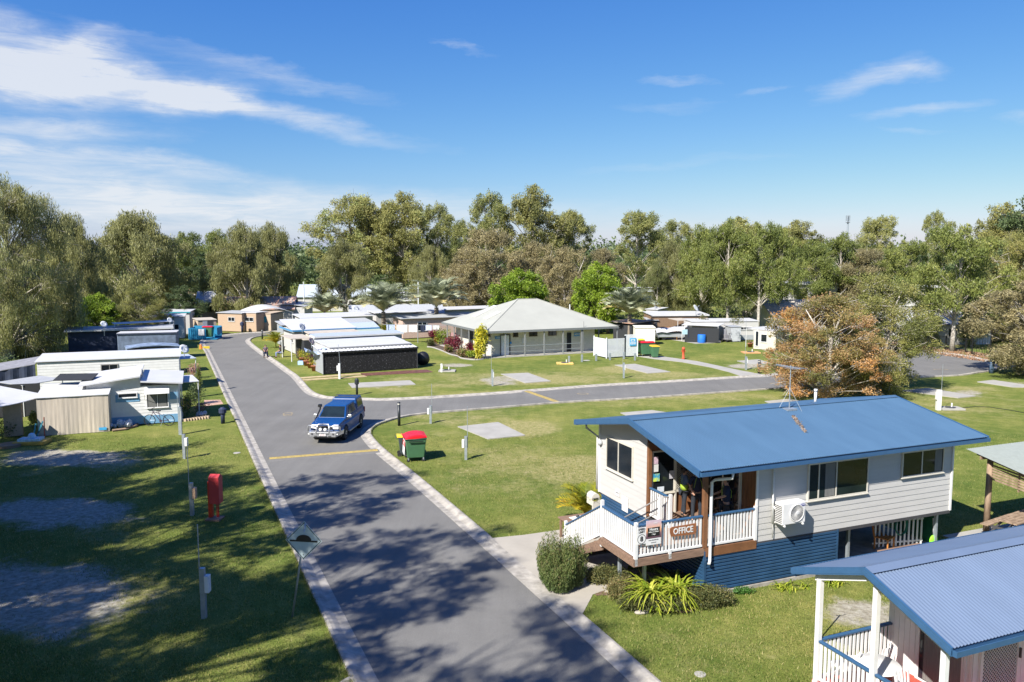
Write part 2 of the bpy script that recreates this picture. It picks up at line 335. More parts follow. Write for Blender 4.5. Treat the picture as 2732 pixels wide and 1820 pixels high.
    dryw = blobs([(1390, 1245, 230, 70, .50), (1250, 1120, 230, 35, .47), (1600, 1058, 700, 20, .56), (1500, 1008, 560, 22, .5), (2450, 1080, 300, 40, .5), (2300, 1120, 250, 30, .42), (1850, 1740, 260, 70, .36), (1410, 1142, 85, 22, 1.0), (1545, 1250, 110, 36, .95), (1450, 1012, 130, 14, .85), (1660, 985, 70, 11, .9), (1780, 1000, 120, 8, .75), (1300, 1020, 90, 10, .7), (2100, 1090, 200, 14, .7), (1060, 1040, 60, 8, .6), (1200, 1030, 60, 8, .6), (2560, 1040, 120, 12, .6), (1230, 1200, 60, 14, .5), (1110, 1012, 90, 6, .55), (2300, 1650, 170, 60, .6), (1900, 1003, 90, 8, .5),
                  (300, 1225, 110, 30, .6), (330, 1560, 120, 60, .65), (2350, 1075, 100, 16, .4), (980, 1090, 30, 10, .0), (1500, 1080, 350, 9, .4), (800, 1020, 40, 4, .4), (1340, 1260, 130, 30, .35), (2450, 915, 170, 14, .9), (280, 1420, 90, 40, .5), (120, 1255, 120, 14, .5), (1250, 1005, 60, 9, .4)])
    me = bpy.data.meshes.new('ground'); Z = np.zeros_like(X); V3 = np.stack([X, Y, Z], 1)
    ii = np.arange(nx * ny).reshape(ny, nx); q = np.stack([ii[:-1, :-1], ii[:-1, 1:], ii[1:, 1:], ii[1:, :-1]], -1).reshape(-1, 4)
    me.vertices.add(len(X)); me.vertices.foreach_set('co', V3.ravel()); me.loops.add(q.size); me.loops.foreach_set('vertex_index', q.ravel().astype(np.int32))
    me.polygons.add(len(q)); me.polygons.foreach_set('loop_start', np.arange(0, q.size, 4, dtype=np.int32)); me.update(calc_edges=True)
    for nm, w in (('sand', sandw), ('dry', dryw)):
        a = me.attributes.new(nm, 'FLOAT', 'POINT'); a.data.foreach_set('value', w.astype(np.float32))
    me.materials.append(m); o = bpy.data.objects.new('ground', me); COL.objects.link(o); tag(o, kind='structure')
ground()
KL = [(1180, 2500), (985, 1920), (940, 1820), (900, 1732), (705, 1300), (622, 1110), (560, 970), (545, 937), (533, 920), (538, 908), (556, 901), (632, 891), (694, 887), (744, 884), (900, 882)]
KB = [(920, 891), (744, 894), (690, 899), (668, 908), (679, 923), (722, 954), (747, 971), (775, 991), (797, 1007), (831, 1044), (862, 1058), (893, 1062), (949, 1064), (1021, 1066), (1139, 1061), (1300, 1051), (1404, 1043), (1575, 1030), (1640, 1026), (1780, 1018), (1990, 1005), (2048, 1001), (2140, 990), (2200, 972), (2220, 956)]
KR = [(2260, 935), (2330, 929), (2400, 932), (2483, 940), (2569, 949), (2628, 961), (2656, 974), (2660, 984), (2649, 990), (2611, 996), (2561, 1003), (2464, 1008), (2325, 1018), (2200, 1027), (2061, 1039), (1780, 1059), (1640, 1068), (1496, 1076), (1300, 1092), (1142, 1105), (1070, 1116), (1016, 1132), (995, 1144), (989, 1157), (997, 1173), (1029, 1205), (1120, 1278), (1300, 1430), (1552, 1646), (1751, 1820), (1860, 1920), (2500, 2500)]
def line(k, n=5): return [P(a, b) for a, b in k]
sKL, sKB, sKR = smooth_line(line(KL)), smooth_line(line(KB)), smooth_line(line(KR))
road = MB().sheet([(p.x, p.y) for p in sKL + sKB + sKR], 0.004).build('road', M_ASPH); tag(road, kind='structure')
def kerb(pts, side, name='kerb', label=None, gap=None):
    prof = [(-0.02, -0.02), (-0.02, 0.10), (0.06, 0.12), (0.16, 0.10), (0.30, 0.035), (0.34, 0.02), (0.58, 0.014), (0.58, -0.02)]
    mb = MB(); rows = []
    # resample evenly, with small joints every 3 m left as shallow grooves
    for i, p in enumerate(pts):
        d = (pts[min(i + 1, len(pts) - 1)] - pts[max(i - 1, 0)]); d.z = 0; d.normalize(); nrm = Vector((d.y, -d.x, 0)) * side
        flat = gap and gap(p)
        rows.append([(p.x + nrm.x * a, p.y + nrm.y * a, (min(z, 0.016 + 0.01 * (a < .3)) if flat else z)) for a, z in prof])
    k = len(prof); mb.v = [v for r in rows for v in r]
    for i in range(len(rows) - 1):
        for j in range(k - 1):
            a = i * k + j; f = (a, a + 1, a + k + 1, a + k); mb.f.append(f if side < 0 else f[::-1])
    o = mb.build(name, M_CONC, smooth=False); tag(o, label, kind='structure'); return o
kerb(sKL, 1); kerb(sKB, 1)
dr0, dr1 = P(1318, 1448), P(1545, 1640)
kerb(sKR, 1, gap=lambda p: dr1.y + 0.6 < p.y < dr0.y - 0.1 and p.x > -3)
def gpoly(pts, z, name, m, kind='structure', label=None, th=None):
    w = [P(a, b) for a, b in pts]; mb = MB()
    if th: mb.prism([(p.x, p.y) for p in w], -0.02, z)
    else: mb.sheet([(p.x, p.y) for p in w], z)
    o = mb.build(name, m); tag(o, label, kind=kind); return o
PADS = [[(1221, 1140), (1302, 1173), (1401, 1163), (1329, 1128)], [(1336, 999), (1401, 1023), (1470, 1018), (1409, 996)], [(1640, 975), (1728, 997), (1789, 993), (1694, 972)],
        [(929, 1024), (940, 1036), (1109, 1027), (1094, 1016)], [(2401, 1043), (2556, 1063), (2603, 1058), (2477, 1037)], [(2607, 1020), (2700, 1034), (2790, 1036), (2649, 1015)],
        [(1655, 1103), (1672, 1110), (1780, 1102), (1739, 1096)], [(2040, 1072), (2060, 1080), (2150, 1074), (2104, 1066)], [(1966, 964), (2002, 973), (2060, 971), (2023, 960)]]
for q in PADS: gpoly(q, 0.05, 'concrete_pad', M_PAD, th=1)
z7 = lambda l: [(1640 + a / 3.92, 700 + b / 3.92) for a, b in l]
gpoly(z7([(240, 985), (400, 1012), (700, 1045), (1000, 1100), (1190, 1148), (1370, 1209), (1620, 1200), (1600, 1186), (1300, 1130), (860, 1036), (480, 984)]), 0.03, 'footpath', M_PAD, th=1)
gpoly([(1300, 1438), (1400, 1428), (1512, 1412), (1700, 1440), (1660, 1560), (1582, 1587), (1553, 1642), (1518, 1628)], 0.018, 'driveway', M_DRIVE, th=1)
M_YEL = mat('road_marking_yellow', (0.36, 0.28, 0.10), rough=0.85, var=0.35, scale=9, c2=(0.48, 0.35, 0.10))
M_FADE = mat('faded_road_marking', (0.27, 0.22, 0.14), rough=0.9, var=0.3, scale=5)
def hump(a, b, c, d, name='speed_hump'):
    """low asphalt ramp with a painted yellow stripe"""
    A, B = P(*a), P(*b); dv = (B - A); ln = dv.length; rz = math.atan2(dv.y, dv.x); w = 1.1
    root = thing(name, c, 'speed hump', (A.x, A.y, 0), rz); mb = MB(); n = 10; st = []
    for i in range(n + 1):
        y = -w / 2 + w * i / n; z = 0.006 + 0.055 * math.cos(math.pi * (i / n - 0.5)) ** 1.2 if 0 < i < n else 0.006; st.append((y, z))
    for i, (y, z) in enumerate(st): mb.v += [(0, y, z), (ln, y, z)]
    for i in range(n): mb.f.append((2 * i, 2 * i + 1, 2 * i + 3, 2 * i + 2))
    mb.build('ramp', M_ASPH, root, smooth=True); s2 = MB(); k = [(y - .32, z + 0.005) for y, z in st if -0.33 < y < 0.2]
    k = [(y, z + 0.005) for y, z in st if d[0] < y < d[1]]
    for y, z in k: s2.v += [(0.05, y, z), (ln - 0.05, y, z)]
    for i in range(len(k) - 1): s2.f.append((2 * i, 2 * i + 1, 2 * i + 3, 2 * i + 2))
    s2.build('painted_stripe', M_YEL, root, smooth=True)
hump((716, 1226), (1010, 1203), 'asphalt speed hump with a yellow stripe across the main road in front of the ute', (-0.25, 0.25))
hump((1492, 1076), (1404, 1045), 'asphalt speed hump with a yellow stripe across the side road beyond the dark blue roof', (-0.3, 0.3))
def marking(px, py, w, h, z=0.009, name='road_marking'):
    mb = MB(); c = P(px, py); n = 18
    for i in range(n):
        a0, a1 = 2 * math.pi * i / n, 2 * math.pi * (i + 1) / n; o = len(mb.v)
        for a in (a0, a1):
            for r in (1, 0.72): mb.v.append((c.x + w * r * math.cos(a), c.y + h * r * math.sin(a), z))
        mb.f.append((o, o + 1, o + 3, o + 2))
    o = mb.build(name, M_FADE); tag(o, kind='structure')
marking(768, 1104, 0.32, 0.45); marking(768, 1108, 0.30, 0.3, 0.013); marking(1555, 1051, 0.45, .35); marking(2510, 986, 0.7, 0.25)
# timber edging and mats beside the black annexe
M_TIMB = mat('pale_timber', (0.45, 0.35, 0.19), var=0.2, scale=3); M_MAT = mat('brown_mat', (0.10, 0.045, 0.035), var=0.3, scale=3, c2=(0.2, .08, .06))
z5 = lambda l: [(700 + a / 3.733, 860 + b / 3.733) for a, b in l]
for q, nm, lab in ((z5([(360, 556), (380, 566), (985, 524), (975, 514)]), 'timber_edging', 'pale timber edging board nearest the black annexe wall'), (z5([(390, 576), (410, 585), (1040, 546), (1010, 537)]), 'timber_edging', 'pale timber edging board farther from the black annexe wall, beside the lawn')):
    w = [P(*p) for p in q]; o = MB().prism([(p.x, p.y) for p in w], 0.01, 0.07).build(nm, M_TIMB); tag(o, lab, 'edging board')
w = [P(*p) for p in z5([(975, 512), (1010, 536), (1700, 498), (1640, 474), (1420, 484)])]
tag(MB().prism([(p.x, p.y) for p in w], 0.008, 0.03).build('outdoor_mat', M_MAT), 'dark brown and red mat laid along the black annexe wall', 'mat')
# ================================================================ TREES
M_BARK = mat('pale_bark', (0.34, 0.30, 0.25), rough=0.9, var=0.4, scale=4, c2=(0.56, 0.51, 0.44), bump=0.4)
M_DBARK = mat('dark_bark', (0.10, 0.08, 0.06), rough=0.95, var=0.4, scale=4, bump=0.4)
LM = {
 'gum': leafmat('gum_leaves', [(0.083, 0.110, 0.038), (0.186, 0.213, 0.069), (0.314, 0.312, 0.103), (0.415, 0.405, 0.146)]),
 'gold': leafmat('golden_gum_leaves', [(0.094, 0.108, 0.038), (0.228, 0.231, 0.076), (0.355, 0.329, 0.107), (0.355, 0.410, 0.146)]),
 'weep': leafmat('weeping_paperbark_leaves', [(0.093, 0.100, 0.040), (0.200, 0.204, 0.082), (0.301, 0.293, 0.109), (0.354, 0.366, 0.172)]),
 'brown': leafmat('brownish_paperbark_leaves', [(0.112, 0.099, 0.054), (0.207, 0.184, 0.091), (0.319, 0.272, 0.134), (0.430, 0.361, 0.184)]),
 'green': leafmat('green_gum_leaves', [(0.065, 0.091, 0.025), (0.151, 0.188, 0.048), (0.238, 0.268, 0.067), (0.325, 0.328, 0.094)]),
 'ficus': leafmat('bright_ficus_leaves', [(0.067, 0.118, 0.013), (0.174, 0.266, 0.023), (0.284, 0.380, 0.035), (0.332, 0.380, 0.050)]),
 'dark': leafmat('dark_green_leaves', [(0.036, 0.057, 0.024), (0.078, 0.115, 0.044), (0.131, 0.176, 0.068), (0.202, 0.237, 0.098)]),
 'rust': leafmat('rusty_paperbark_leaves', [(0.110, 0.121, 0.040), (0.257, 0.224, 0.069), (0.395, 0.270, 0.109), (0.483, 0.296, 0.154), (0.571, 0.285, 0.069)]),
 'olive': leafmat('olive_paperbark_leaves', [(0.078, 0.091, 0.029), (0.188, 0.205, 0.058), (0.293, 0.290, 0.085), (0.384, 0.320, 0.111)]),
 'casu': leafmat('she_oak_needles', [(0.077, 0.097, 0.038), (0.151, 0.173, 0.062), (0.220, 0.229, 0.084), (0.306, 0.290, 0.109)]),
}
def leaf_mesh(name, C, T, ln, wd, m, droop=0.0, n_jit=1.0, rng=RNG, fold=True):
    """C (n,3) centres, T (n,) tints: one bent leaf blade (two triangles -> quad) each"""
    n = len(C); d = rng.normal(size=(n, 3)) * n_jit; d[:, 2] -= droop * 2.2; d /= np.linalg.norm(d, axis=1)[:, None] + 1e-9
    r = rng.normal(size=(n, 3)); s = np.cross(d, r); s /= np.linalg.norm(s, axis=1)[:, None] + 1e-9
    L_ = (ln * rng.uniform(0.6, 1.4, n))[:, None]; W = (wd * rng.uniform(0.7, 1.3, n))[:, None]
    a = C - d * L_ / 2; b = C + d * L_ / 2; c1 = C + s * W / 2; c2 = C - s * W / 2
    v = np.stack([a, c1, b, c2], 1).reshape(-1, 3); me = bpy.data.meshes.new(name)
    me.vertices.add(len(v)); me.vertices.foreach_set('co', v.ravel()); me.loops.add(4 * n); me.loops.foreach_set('vertex_index', np.arange(4 * n, dtype=np.int32))
    me.polygons.add(n); me.polygons.foreach_set('loop_start', np.arange(0, 4 * n, 4, dtype=np.int32)); me.update(calc_edges=True)
    at = me.attributes.new('tint', 'FLOAT', 'FACE'); at.data.foreach_set('value', T.astype(np.float32)); me.materials.append(m); return me
def make_tree(kind, seed, H=12.0, R=5.0, base=0.25, nb=46, nl=16000, ln=0.34, wd=0.10, droop=0.0, br=0.20, bark=None, top=0.0, trunk=0.22, multi=1, flat=0.75, strands=False, shell=0.45, tintb=0.5, name='gum_tree', lean=0.04, tw=4, tv=.10):
    """prototype: crown leaves in uneven clumps carried by tapered limbs; unit tree of height H, crown radius R"""
    rng = np.random.default_rng(seed); rnd = random.Random(seed)
    zc0 = H * base; zs = H - zc0; cl = []
    tries = 0
    while len(cl) < nb and tries < 4000:
        tries += 1
        z = rng.uniform(0.02, 1.0); prof = math.sin(math.pi * min(1, (z * 0.86 + 0.16 - top * 0.1))) ** 0.65 if top >= 0 else (1 - z) ** 0.6
        rr = R * prof * math.sqrt(rng.uniform(0.02, 1)) ; a = rng.uniform(0, 2 * math.pi)
        wob = 1 + 0.22 * math.sin(a * 2 + seed) + 0.14 * math.sin(3 * a + 1.7 * seed)
        c = np.array([rr * wob * math.cos(a), rr * wob * math.sin(a), zc0 + zs * z]); rad = R * br * rng.uniform(0.65, 1.35)
        c[2] = min(c[2], H - rad * 0.6)
        if all(np.linalg.norm(c - q[0]) > (rad + q[1]) * 0.42 for q in cl): cl.append((c, rad))
    tb = MB(); bm = bark or M_BARK
    stems = []
    for k in range(multi):
        a = 2 * math.pi * k / multi + rnd.uniform(0, 1); off = 0 if multi == 1 else 0.35
        topx = rnd.uniform(-1, 1) * R * (lean * 3 if multi == 1 else 0.3) + math.cos(a) * R * 0.3 * (multi > 1); topy = rnd.uniform(-1, 1) * R * lean * 3 + math.sin(a) * R * 0.3 * (multi > 1)
        pts = [Vector((off * math.cos(a) * trunk * 2, off * math.sin(a) * trunk * 2, -0.1))]
        for i in range(1, 7):
            t = i / 6; pts.append(Vector((topx * t ** 1.3 + rnd.uniform(-1, 1) * 0.05 * R * t, topy * t ** 1.3 + rnd.uniform(-1, 1) * 0.05 * R * t, H * 0.86 * t)))
        rs = [trunk * (1.25 if i == 0 else 1) * (1 - i / 6) ** 0.8 + 0.03 for i in range(7)]
        tb.tube(pts, rs, 7); stems.append(pts)
    for c, rad in cl:
        st = rnd.choice(stems); zt = max(H * base * 0.7, c[2] - rnd.uniform(0.25, 0.5) * H * 0.5 - 0.2 * math.hypot(c[0], c[1])); t = min(max(zt / (H * 0.86), 0.05), 0.95) * 6
        i = int(t); p0 = st[i].lerp(st[min(i + 1, 6)], t - i); p3 = Vector(c); mid = p0.lerp(p3, 0.5) + Vector((rnd.uniform(-.3, .3), rnd.uniform(-.3, .3), 0.25 * rad)) ; r0 = trunk * 0.34 * (1 - t / 8)
        tb.tube([p0, mid, p3], [r0, r0 * 0.6, 0.02], 4, cap=False)
        for q in range(tw):
            e = p3 + Vector((rnd.gauss(0, 1), rnd.gauss(0, 1), rnd.gauss(0, .7) - droop)) * rad * 0.7; tb.tube([mid.lerp(p3, 0.6), e], [max(r0 * 0.35, .022), 0.016], 3, cap=False)
    w = np.array([r ** 2 for _, r in cl]); w = (w / w.sum() * nl).astype(int); Cs = []; Ts = []
    for (c, rad), k in zip(cl, w):
        d = rng.normal(size=(k, 3)); d /= np.linalg.norm(d, axis=1)[:, None]; rr = rad * rng.uniform(0, 1, k) ** shell
        # sub-tufts make the clump outline ragged
        m_ = max(5, int(k / 55)); tc = rng.normal(size=(m_, 3)); tc /= np.linalg.norm(tc, axis=1)[:, None]; tc *= (rad * rng.uniform(0.45, 1.12, m_))[:, None]
        ix = rng.integers(0, m_, k); q = tc[ix] + rng.normal(size=(k, 3)) * rad * 0.20; mixm = rng.uniform(size=k) < 0.78
        q = np.where(mixm[:, None], q, d * rr[:, None]); q[:, 2] *= flat
        if droop: 
            st_ = rng.uniform(0, 1, k) ** 1.5 * droop * rad * 1.5; q[:, 2] -= st_
        Cs.append(q + c); tt = rng.normal(tintb, tv) + 0.15 * (rng.normal(size=m_))[ix] * 0.6
        Ts.append(np.clip(tt + rng.normal(size=k) * 0.12, 0, 1))
    C = np.concatenate(Cs); T = np.concatenate(Ts); C[:, 2] = np.maximum(C[:, 2], 0.25)
    me = leaf_mesh('crown', C, T, ln, wd, LM[kind], droop=droop * 1.4 if strands else droop * 0.5, rng=rng)
    root = thing(name, 'tree', 'tree', (0, 0, -500)); tb.build('trunk', bm, root, smooth=True)
    cr = bpy.data.objects.new('crown', me); COL.objects.link(cr); cr.parent = root
    root['H'] = H; root['R'] = R; return freeze(root)
PR = {}
PR['gumA'] = make_tree('gold', 11, H=20, R=8, base=.32, nb=80, nl=52000, ln=0.344, wd=0.146, br=.19, trunk=.42, multi=3, bark=M_DBARK, flat=.8, tintb=.62)
PR['gumB'] = make_tree('gum', 12, H=20, R=7, base=.38, nb=46, nl=31200, ln=0.344, wd=0.138, br=.20, trunk=.38, flat=.8, tintb=.6)
PR['gumC'] = make_tree('gum', 13, H=18, R=6.5, base=.38, nb=38, nl=23400, ln=0.328, wd=0.138, br=.20, trunk=.34, flat=.85, tintb=.55)
PR['gumD'] = make_tree('gold', 14, H=20, R=7, base=.28, nb=76, nl=46800, ln=0.344, wd=0.146, br=.20, trunk=.4, flat=.8, tintb=.55)
PR['weepA'] = make_tree('weep', 21, H=15, R=6.5, base=.12, nb=80, nl=57200, ln=0.451, wd=0.077, br=.17, droop=.9, strands=True, trunk=.40, flat=.9, name='weeping_paperbark', tintb=.5)
PR['weepB'] = make_tree('weep', 22, H=15, R=6, base=.16, nb=66, nl=41600, ln=0.451, wd=0.082, br=.17, droop=.8, strands=True, trunk=.32, multi=2, name='weeping_paperbark', tintb=.55)
PR['brownA'] = make_tree('brown', 31, H=13, R=6, base=.08, nb=90, nl=46800, ln=0.279, wd=0.112, br=.19, droop=.25, trunk=.28, name='paperbark_tree')
PR['brownB'] = make_tree('brown', 32, H=13, R=5.5, base=.10, nb=76, nl=39000, ln=0.295, wd=0.112, br=.19, droop=.35, trunk=.26, multi=2, name='paperbark_tree', tintb=.6)
PR['greenA'] = make_tree('green', 41, H=16, R=5.0, base=.27, nb=56, nl=30000, ln=0.394, wd=0.103, br=.23, droop=.5, strands=True, trunk=.26, name='gum_tree', tintb=.55)
PR['greenB'] = make_tree('green', 42, H=16, R=4.6, base=.34, nb=40, nl=20000, ln=0.394, wd=0.103, br=.24, droop=.5, strands=True, trunk=.24, name='gum_tree', tintb=.5)
PR['ficus'] = make_tree('ficus', 51, H=9, R=4.2, base=.10, nb=90, nl=49400, ln=0.213, wd=0.146, br=.22, trunk=.25, name='ficus_tree', flat=.9, tintb=.55)
PR['dark'] = make_tree('dark', 61, H=12, R=5.0, base=.08, nb=60, nl=28600, ln=0.295, wd=0.120, br=.2, trunk=.28, bark=M_DBARK, name='evergreen_tree')
PR['rust'] = make_tree('rust', 71, H=9.5, R=5.0, base=.08, nb=100, nl=72000, ln=0.156, wd=0.065, br=.17, droop=.12, trunk=.20, multi=3, name='paperbark_tree', tintb=.38, shell=.5, tw=10, tv=.2)
PR['olive'] = make_tree('olive', 72, H=10, R=4.8, base=.05, nb=95, nl=80600, ln=0.156, wd=0.065, br=.19, droop=.15, trunk=.20, multi=2, name='paperbark_tree', tintb=.5, tw=7, tv=.14)
PR['casu'] = make_tree('casu', 81, H=12, R=3.6, base=.08, nb=44, nl=26000, ln=0.492, wd=0.043, br=.24, droop=1.0, strands=True, trunk=.14, name='she_oak')
PR['big'] = make_tree('weep', 91, H=18, R=8.5, base=.05, nb=150, nl=130000, ln=0.377, wd=0.052, br=.125, droop=.95, strands=True, trunk=.5, multi=3, name='weeping_paperbark', tintb=.55, tw=10)
PR['shade'] = make_tree('gum', 95, H=20, R=6.5, base=.42, nb=44, nl=9000, ln=.34, wd=.12, br=.15, trunk=.34, multi=2, tw=8, name='gum_tree')
USED = set()
def tree(key, px, base, top, hw, label, rz=None, group=None, xyz=None, H=None, R=None, cat='tree', zoff=0.0):
    p = PR[key]; b = P(px, base) if xyz is None else Vector(xyz)
    h = PY(px, top, b.y).z if H is None else H; r = hw * b.y * (CP) / FOC if R is None else R
    sc = (r / p['R'], r / p['R'], h / p['H']); rz = rz if rz is not None else (len(bpy.data.objects) * 1.37) % 6.28
    if key not in USED:
        USED.add(key); o = p; o.location = (b.x, b.y, zoff); o.rotation_euler = (0, 0, rz); o.scale = sc; o['label'] = label
    else: o = dup(p, label, (b.x, b.y, zoff), rz, sc)
    if group: o['group'] = group
    elif 'group' in o.keys(): del o['group']
    for k in ('H', 'R'): pass
    return o
T_ = [
 ('big', 20, 955, 452, 215, 'huge weeping paperbark at the left edge with bare pale twigs and drooping leaves'),
 ('weepA', 205, 900, 572, 95, 'weeping paperbark just right of the huge one at the left edge, lower than it'),
 ('weepA', 372, 862, 565, 155, 'broad round-headed grey-green paperbark above the bright green bush on the left'),
 ('weepB', 660, 866, 590, 95, 'pale-trunked weeping paperbark standing behind the white carport marquee'),
 ('weepB', 735, 850, 592, 88, 'leafy gum with two pale trunks behind the grey caravan roofs left of the golden gums'),
 ('weepB', 600, 850, 650, 60, 'low drooping paperbark behind the rusty striped roof'),
 ('greenB', 500, 806, 618, 62, 'distant light green tree in the gap between the two left groups of paperbarks'),
 ('greenA', 580, 800, 612, 55, 'distant green tree with a flat top left of the pale-trunked weeping paperbark'),
 ('dark', 545, 836, 690, 75, 'dark tree behind the grey gabled roof far left'),
 ('gumA', 962, 826, 522, 112, 'tallest broad golden gum left of centre with dark trunks'),
 ('gumD', 1072, 826, 515, 95, 'big olive gum touching the broad golden gum on its right side'),
 ('gumC', 1168, 818, 545, 66, 'sparse thin-crowned gum at the right end of the left golden group'),
 ('weepB', 922, 846, 635, 82, 'grey weeping paperbark in front of the broad golden gum'),
 ('weepA', 1150, 850, 655, 55, 'small grey-green paperbark in front of the sparse gum, near the laundry line'),
 ('dark', 1215, 812, 640, 48, 'dark green tree in the dip between the two golden gum groups'),
 ('gumC', 1305, 824, 515, 78, 'open-crowned gum at the left of the tall centre group'),
 ('gumD', 1425, 826, 497, 92, 'tallest gum of the centre group, directly above the toilet block roof'),
 ('gumB', 1525, 820, 566, 76, 'blue-green gum at the right shoulder of the centre group'),
 ('gumC', 1240, 822, 590, 62, 'low gum crown between the laundry line and the centre group'),
 ('brownA', 1300, 858, 606, 105, 'brownish paperbark left of the left bright ficus'),
 ('brownA', 1232, 860, 700, 70, 'small brown paperbark right behind the tall palm left of the toilet block'),
 ('brownB', 1425, 848, 640, 78, 'grey-brown paperbark above the left bright ficus'),
 ('brownB', 1508, 862, 655, 85, 'brown paperbark between the two bright ficus trees'),
 ('brownA', 1610, 850, 660, 70, 'brown paperbark behind the right bright ficus'),
 ('gumB', 1695, 830, 566, 86, 'pale olive gum right of the centre group with sky around its round head'),
 ('gumC', 1790, 822, 590, 70, 'gum with small leafy puffs right of the round-headed pale gum'),
 ('casu', 1752, 862, 690, 55, 'dark feathery she-oak behind the brown long caravan'),
 ('casu', 1850, 866, 690, 60, 'feathery she-oak behind the satellite dish on the brown caravan'),
 ('weepB', 1795, 858, 640, 62, 'grey drooping paperbark with thin pale trunks behind the brown caravan'),
 ('greenA', 1868, 872, 600, 70, 'green gum with pale trunk behind the long white caravan, left of a pair'),
 ('greenA', 1940, 884, 585, 78, 'tall bright green gum with puffy foliage behind the long white caravan'),
 ('greenB', 2022, 890, 592, 78, 'tall green gum with a forked pale trunk right behind the white caravan end'),
 ('greenB', 2075, 880, 606, 62, 'slender green gum rising above the rust-coloured tree'),
 ('gumD', 1965, 815, 582, 110, 'dark golden gum behind the pair of puffy green gums'),
 ('gumD', 2115, 812, 590, 90, 'dark golden gum behind the rust-coloured tree'),
 ('greenA', 2168, 850, 640, 70, 'green gum behind the rust-coloured tree, left of the phone tower'),
 ('greenA', 2240, 846, 622, 72, 'green gum just below the phone tower'),
 ('brownA', 2300, 850, 660, 80, 'brownish paperbark right below the phone tower'),
 ('gumB', 2345, 815, 580, 72, 'open gum with sky under its crown right of the phone tower'),
 ('gumC', 2490, 815, 565, 46, 'thin see-through gum top with pale leaves right of the phone tower'),
 ('greenB', 2410, 850, 640, 75, 'green gum behind the white two-storey house on the right'),
 ('greenB', 2540, 938, 598, 112, 'big green gum with a tall pale forked trunk on the verge of the road bend'),
 ('casu', 2470, 925, 760, 42, 'young she-oak left of the pale forked trunk at the road bend'),
 ('casu', 2590, 925, 720, 48, 'young she-oak right of the pale forked trunk at the road bend'),
 ('gumD', 2668, 885, 545, 105, 'tall dark gum at the right edge behind the green gum'),
 ('dark', 2745, 905, 508, 145, 'tall dense dark tree at the top right corner of the treeline'),
 ('olive', 2700, 915, 620, 90, 'yellow-green tree at the right edge behind the drooping brown paperbark'),
 ('weepA', 2618, 910, 700, 70, 'drooping grey-green tree right of the big gum at the road bend'),
 ('ficus', 1386, 889, 722, 86, 'bright green ficus behind the ridge of the toilet block'),
 ('ficus', 1592, 889, 705, 74, 'bright green ficus behind the right slope of the toilet block roof'),
]
for t in T_: tree(*t)
tree('ficus', 268, 912, 786, 66, 'bright yellow-green bush tree on the left beside the huge paperbark', cat='bush')
tree('olive', 385, 906, 762, 72, 'olive bushy tree between the bright green bush and the white roofs')
tree('dark', 482, 884, 765, 62, 'dark green bushy tree left of the grey gabled roof')
tree('rust', 2205, 1068, 785, 185, 'rust-orange leaved paperbark behind the dark blue office roof')
tree('olive', 2340, 1046, 730, 150, 'olive green crown growing against the right side of the rust-orange tree')
tree('brownB', 2745, 1000, 742, 160, 'brown drooping paperbark cut off by the right edge of the photo, above the road bend')
# trees beside the camera whose crowns are outside the frame and throw the shade on the lower left lawn
for i, (x, y, h, r) in enumerate([(-18.8, 17.5, 21, 5.0), (-15.5, 9.0, 22, 5.2), (-13.2, 1.8, 22, 5.2), (-10, -5, 22, 5), (-44, 36, 13, 5), (-24, 13.5, 19, 5), (-27, 8, 21, 6.5), (-33, 17, 19, 6.5), (-25.5, .5, 22, 6.5), (-40.5, 28, 15, 6), (-29.5, 23.5, 16, 5), (-33, 4, 22, 6), (-20, 6, 20, 4.2), (-25, 20.5, 18, 5.2), (-28.5, 28, 15, 4.8), (-35, 30, 14, 5), (-30, 12, 20, 6)]):
    tree('shade' if i < 6 or i == 17 else ['gumB', 'weepB', 'brownB'][i % 3], 0, 0, 0, 0, 'tree outside the left edge of the photo that shades the lower left lawn', xyz=(x, y, 0), H=h, R=r, group='shade trees outside the frame')
# far wood that reads as one mass
def far_wood():
    rng = np.random.default_rng(5); Cs = []; Ts = []
    for i in range(520):
        y = rng.uniform(190, 380); x = rng.uniform(-0.72, 0.74) * y; h = rng.uniform(9, 14.5) * (0.8 + y / 700); r = rng.uniform(5, 9); k = 420
        d = rng.normal(size=(k, 3)); d /= np.linalg.norm(d, axis=1)[:, None]; d *= rng.uniform(0.6, 1.05, k)[:, None]; d[:, 2] = np.abs(d[:, 2])
        Cs.append(d * np.array([r, r, h * 0.75]) + np.array([x, y, h * 0.25])); Ts.append(np.clip(rng.normal(0.45, 0.12) + rng.normal(size=k) * 0.12, 0, 1))
    me = leaf_mesh('woodland', np.concatenate(Cs), np.concatenate(Ts), 1.0, .55, LM['dark'], rng=rng); o = bpy.data.objects.new('woodland', me); COL.objects.link(o)
    tag(o, 'low far-off woodland filling the horizon behind the park', 'woodland', kind='stuff')
far_wood()
def undergrowth():
    rng = np.random.default_rng(6); Cs = []; Ts = []
    for i in range(330):
        y = rng.uniform(118, 190); x = rng.uniform(-.62, .70) * y
        if x < 0 and y < 150: continue
        h = rng.uniform(1.2, 4.2); r = rng.uniform(1.5, 3.6); k = 260; d = rng.normal(size=(k, 3)); d /= np.linalg.norm(d, axis=1)[:, None]; d *= rng.uniform(.5, 1.05, k)[:, None]; d[:, 2] = np.abs(d[:, 2])
        Cs.append(d * np.array([r, r, h]) + np.array([x, y, .1])); Ts.append(np.clip(rng.normal(.45, .18) + rng.normal(size=k) * .12, 0, 1))
    me = leaf_mesh('undergrowth', np.concatenate(Cs), np.concatenate(Ts), .5, .22, LM['casu'], rng=rng); o = bpy.data.objects.new('undergrowth', me); COL.objects.link(o); tag(o, 'dark scrubby undergrowth between the tree trunks behind the park', 'undergrowth', kind='stuff')
undergrowth()
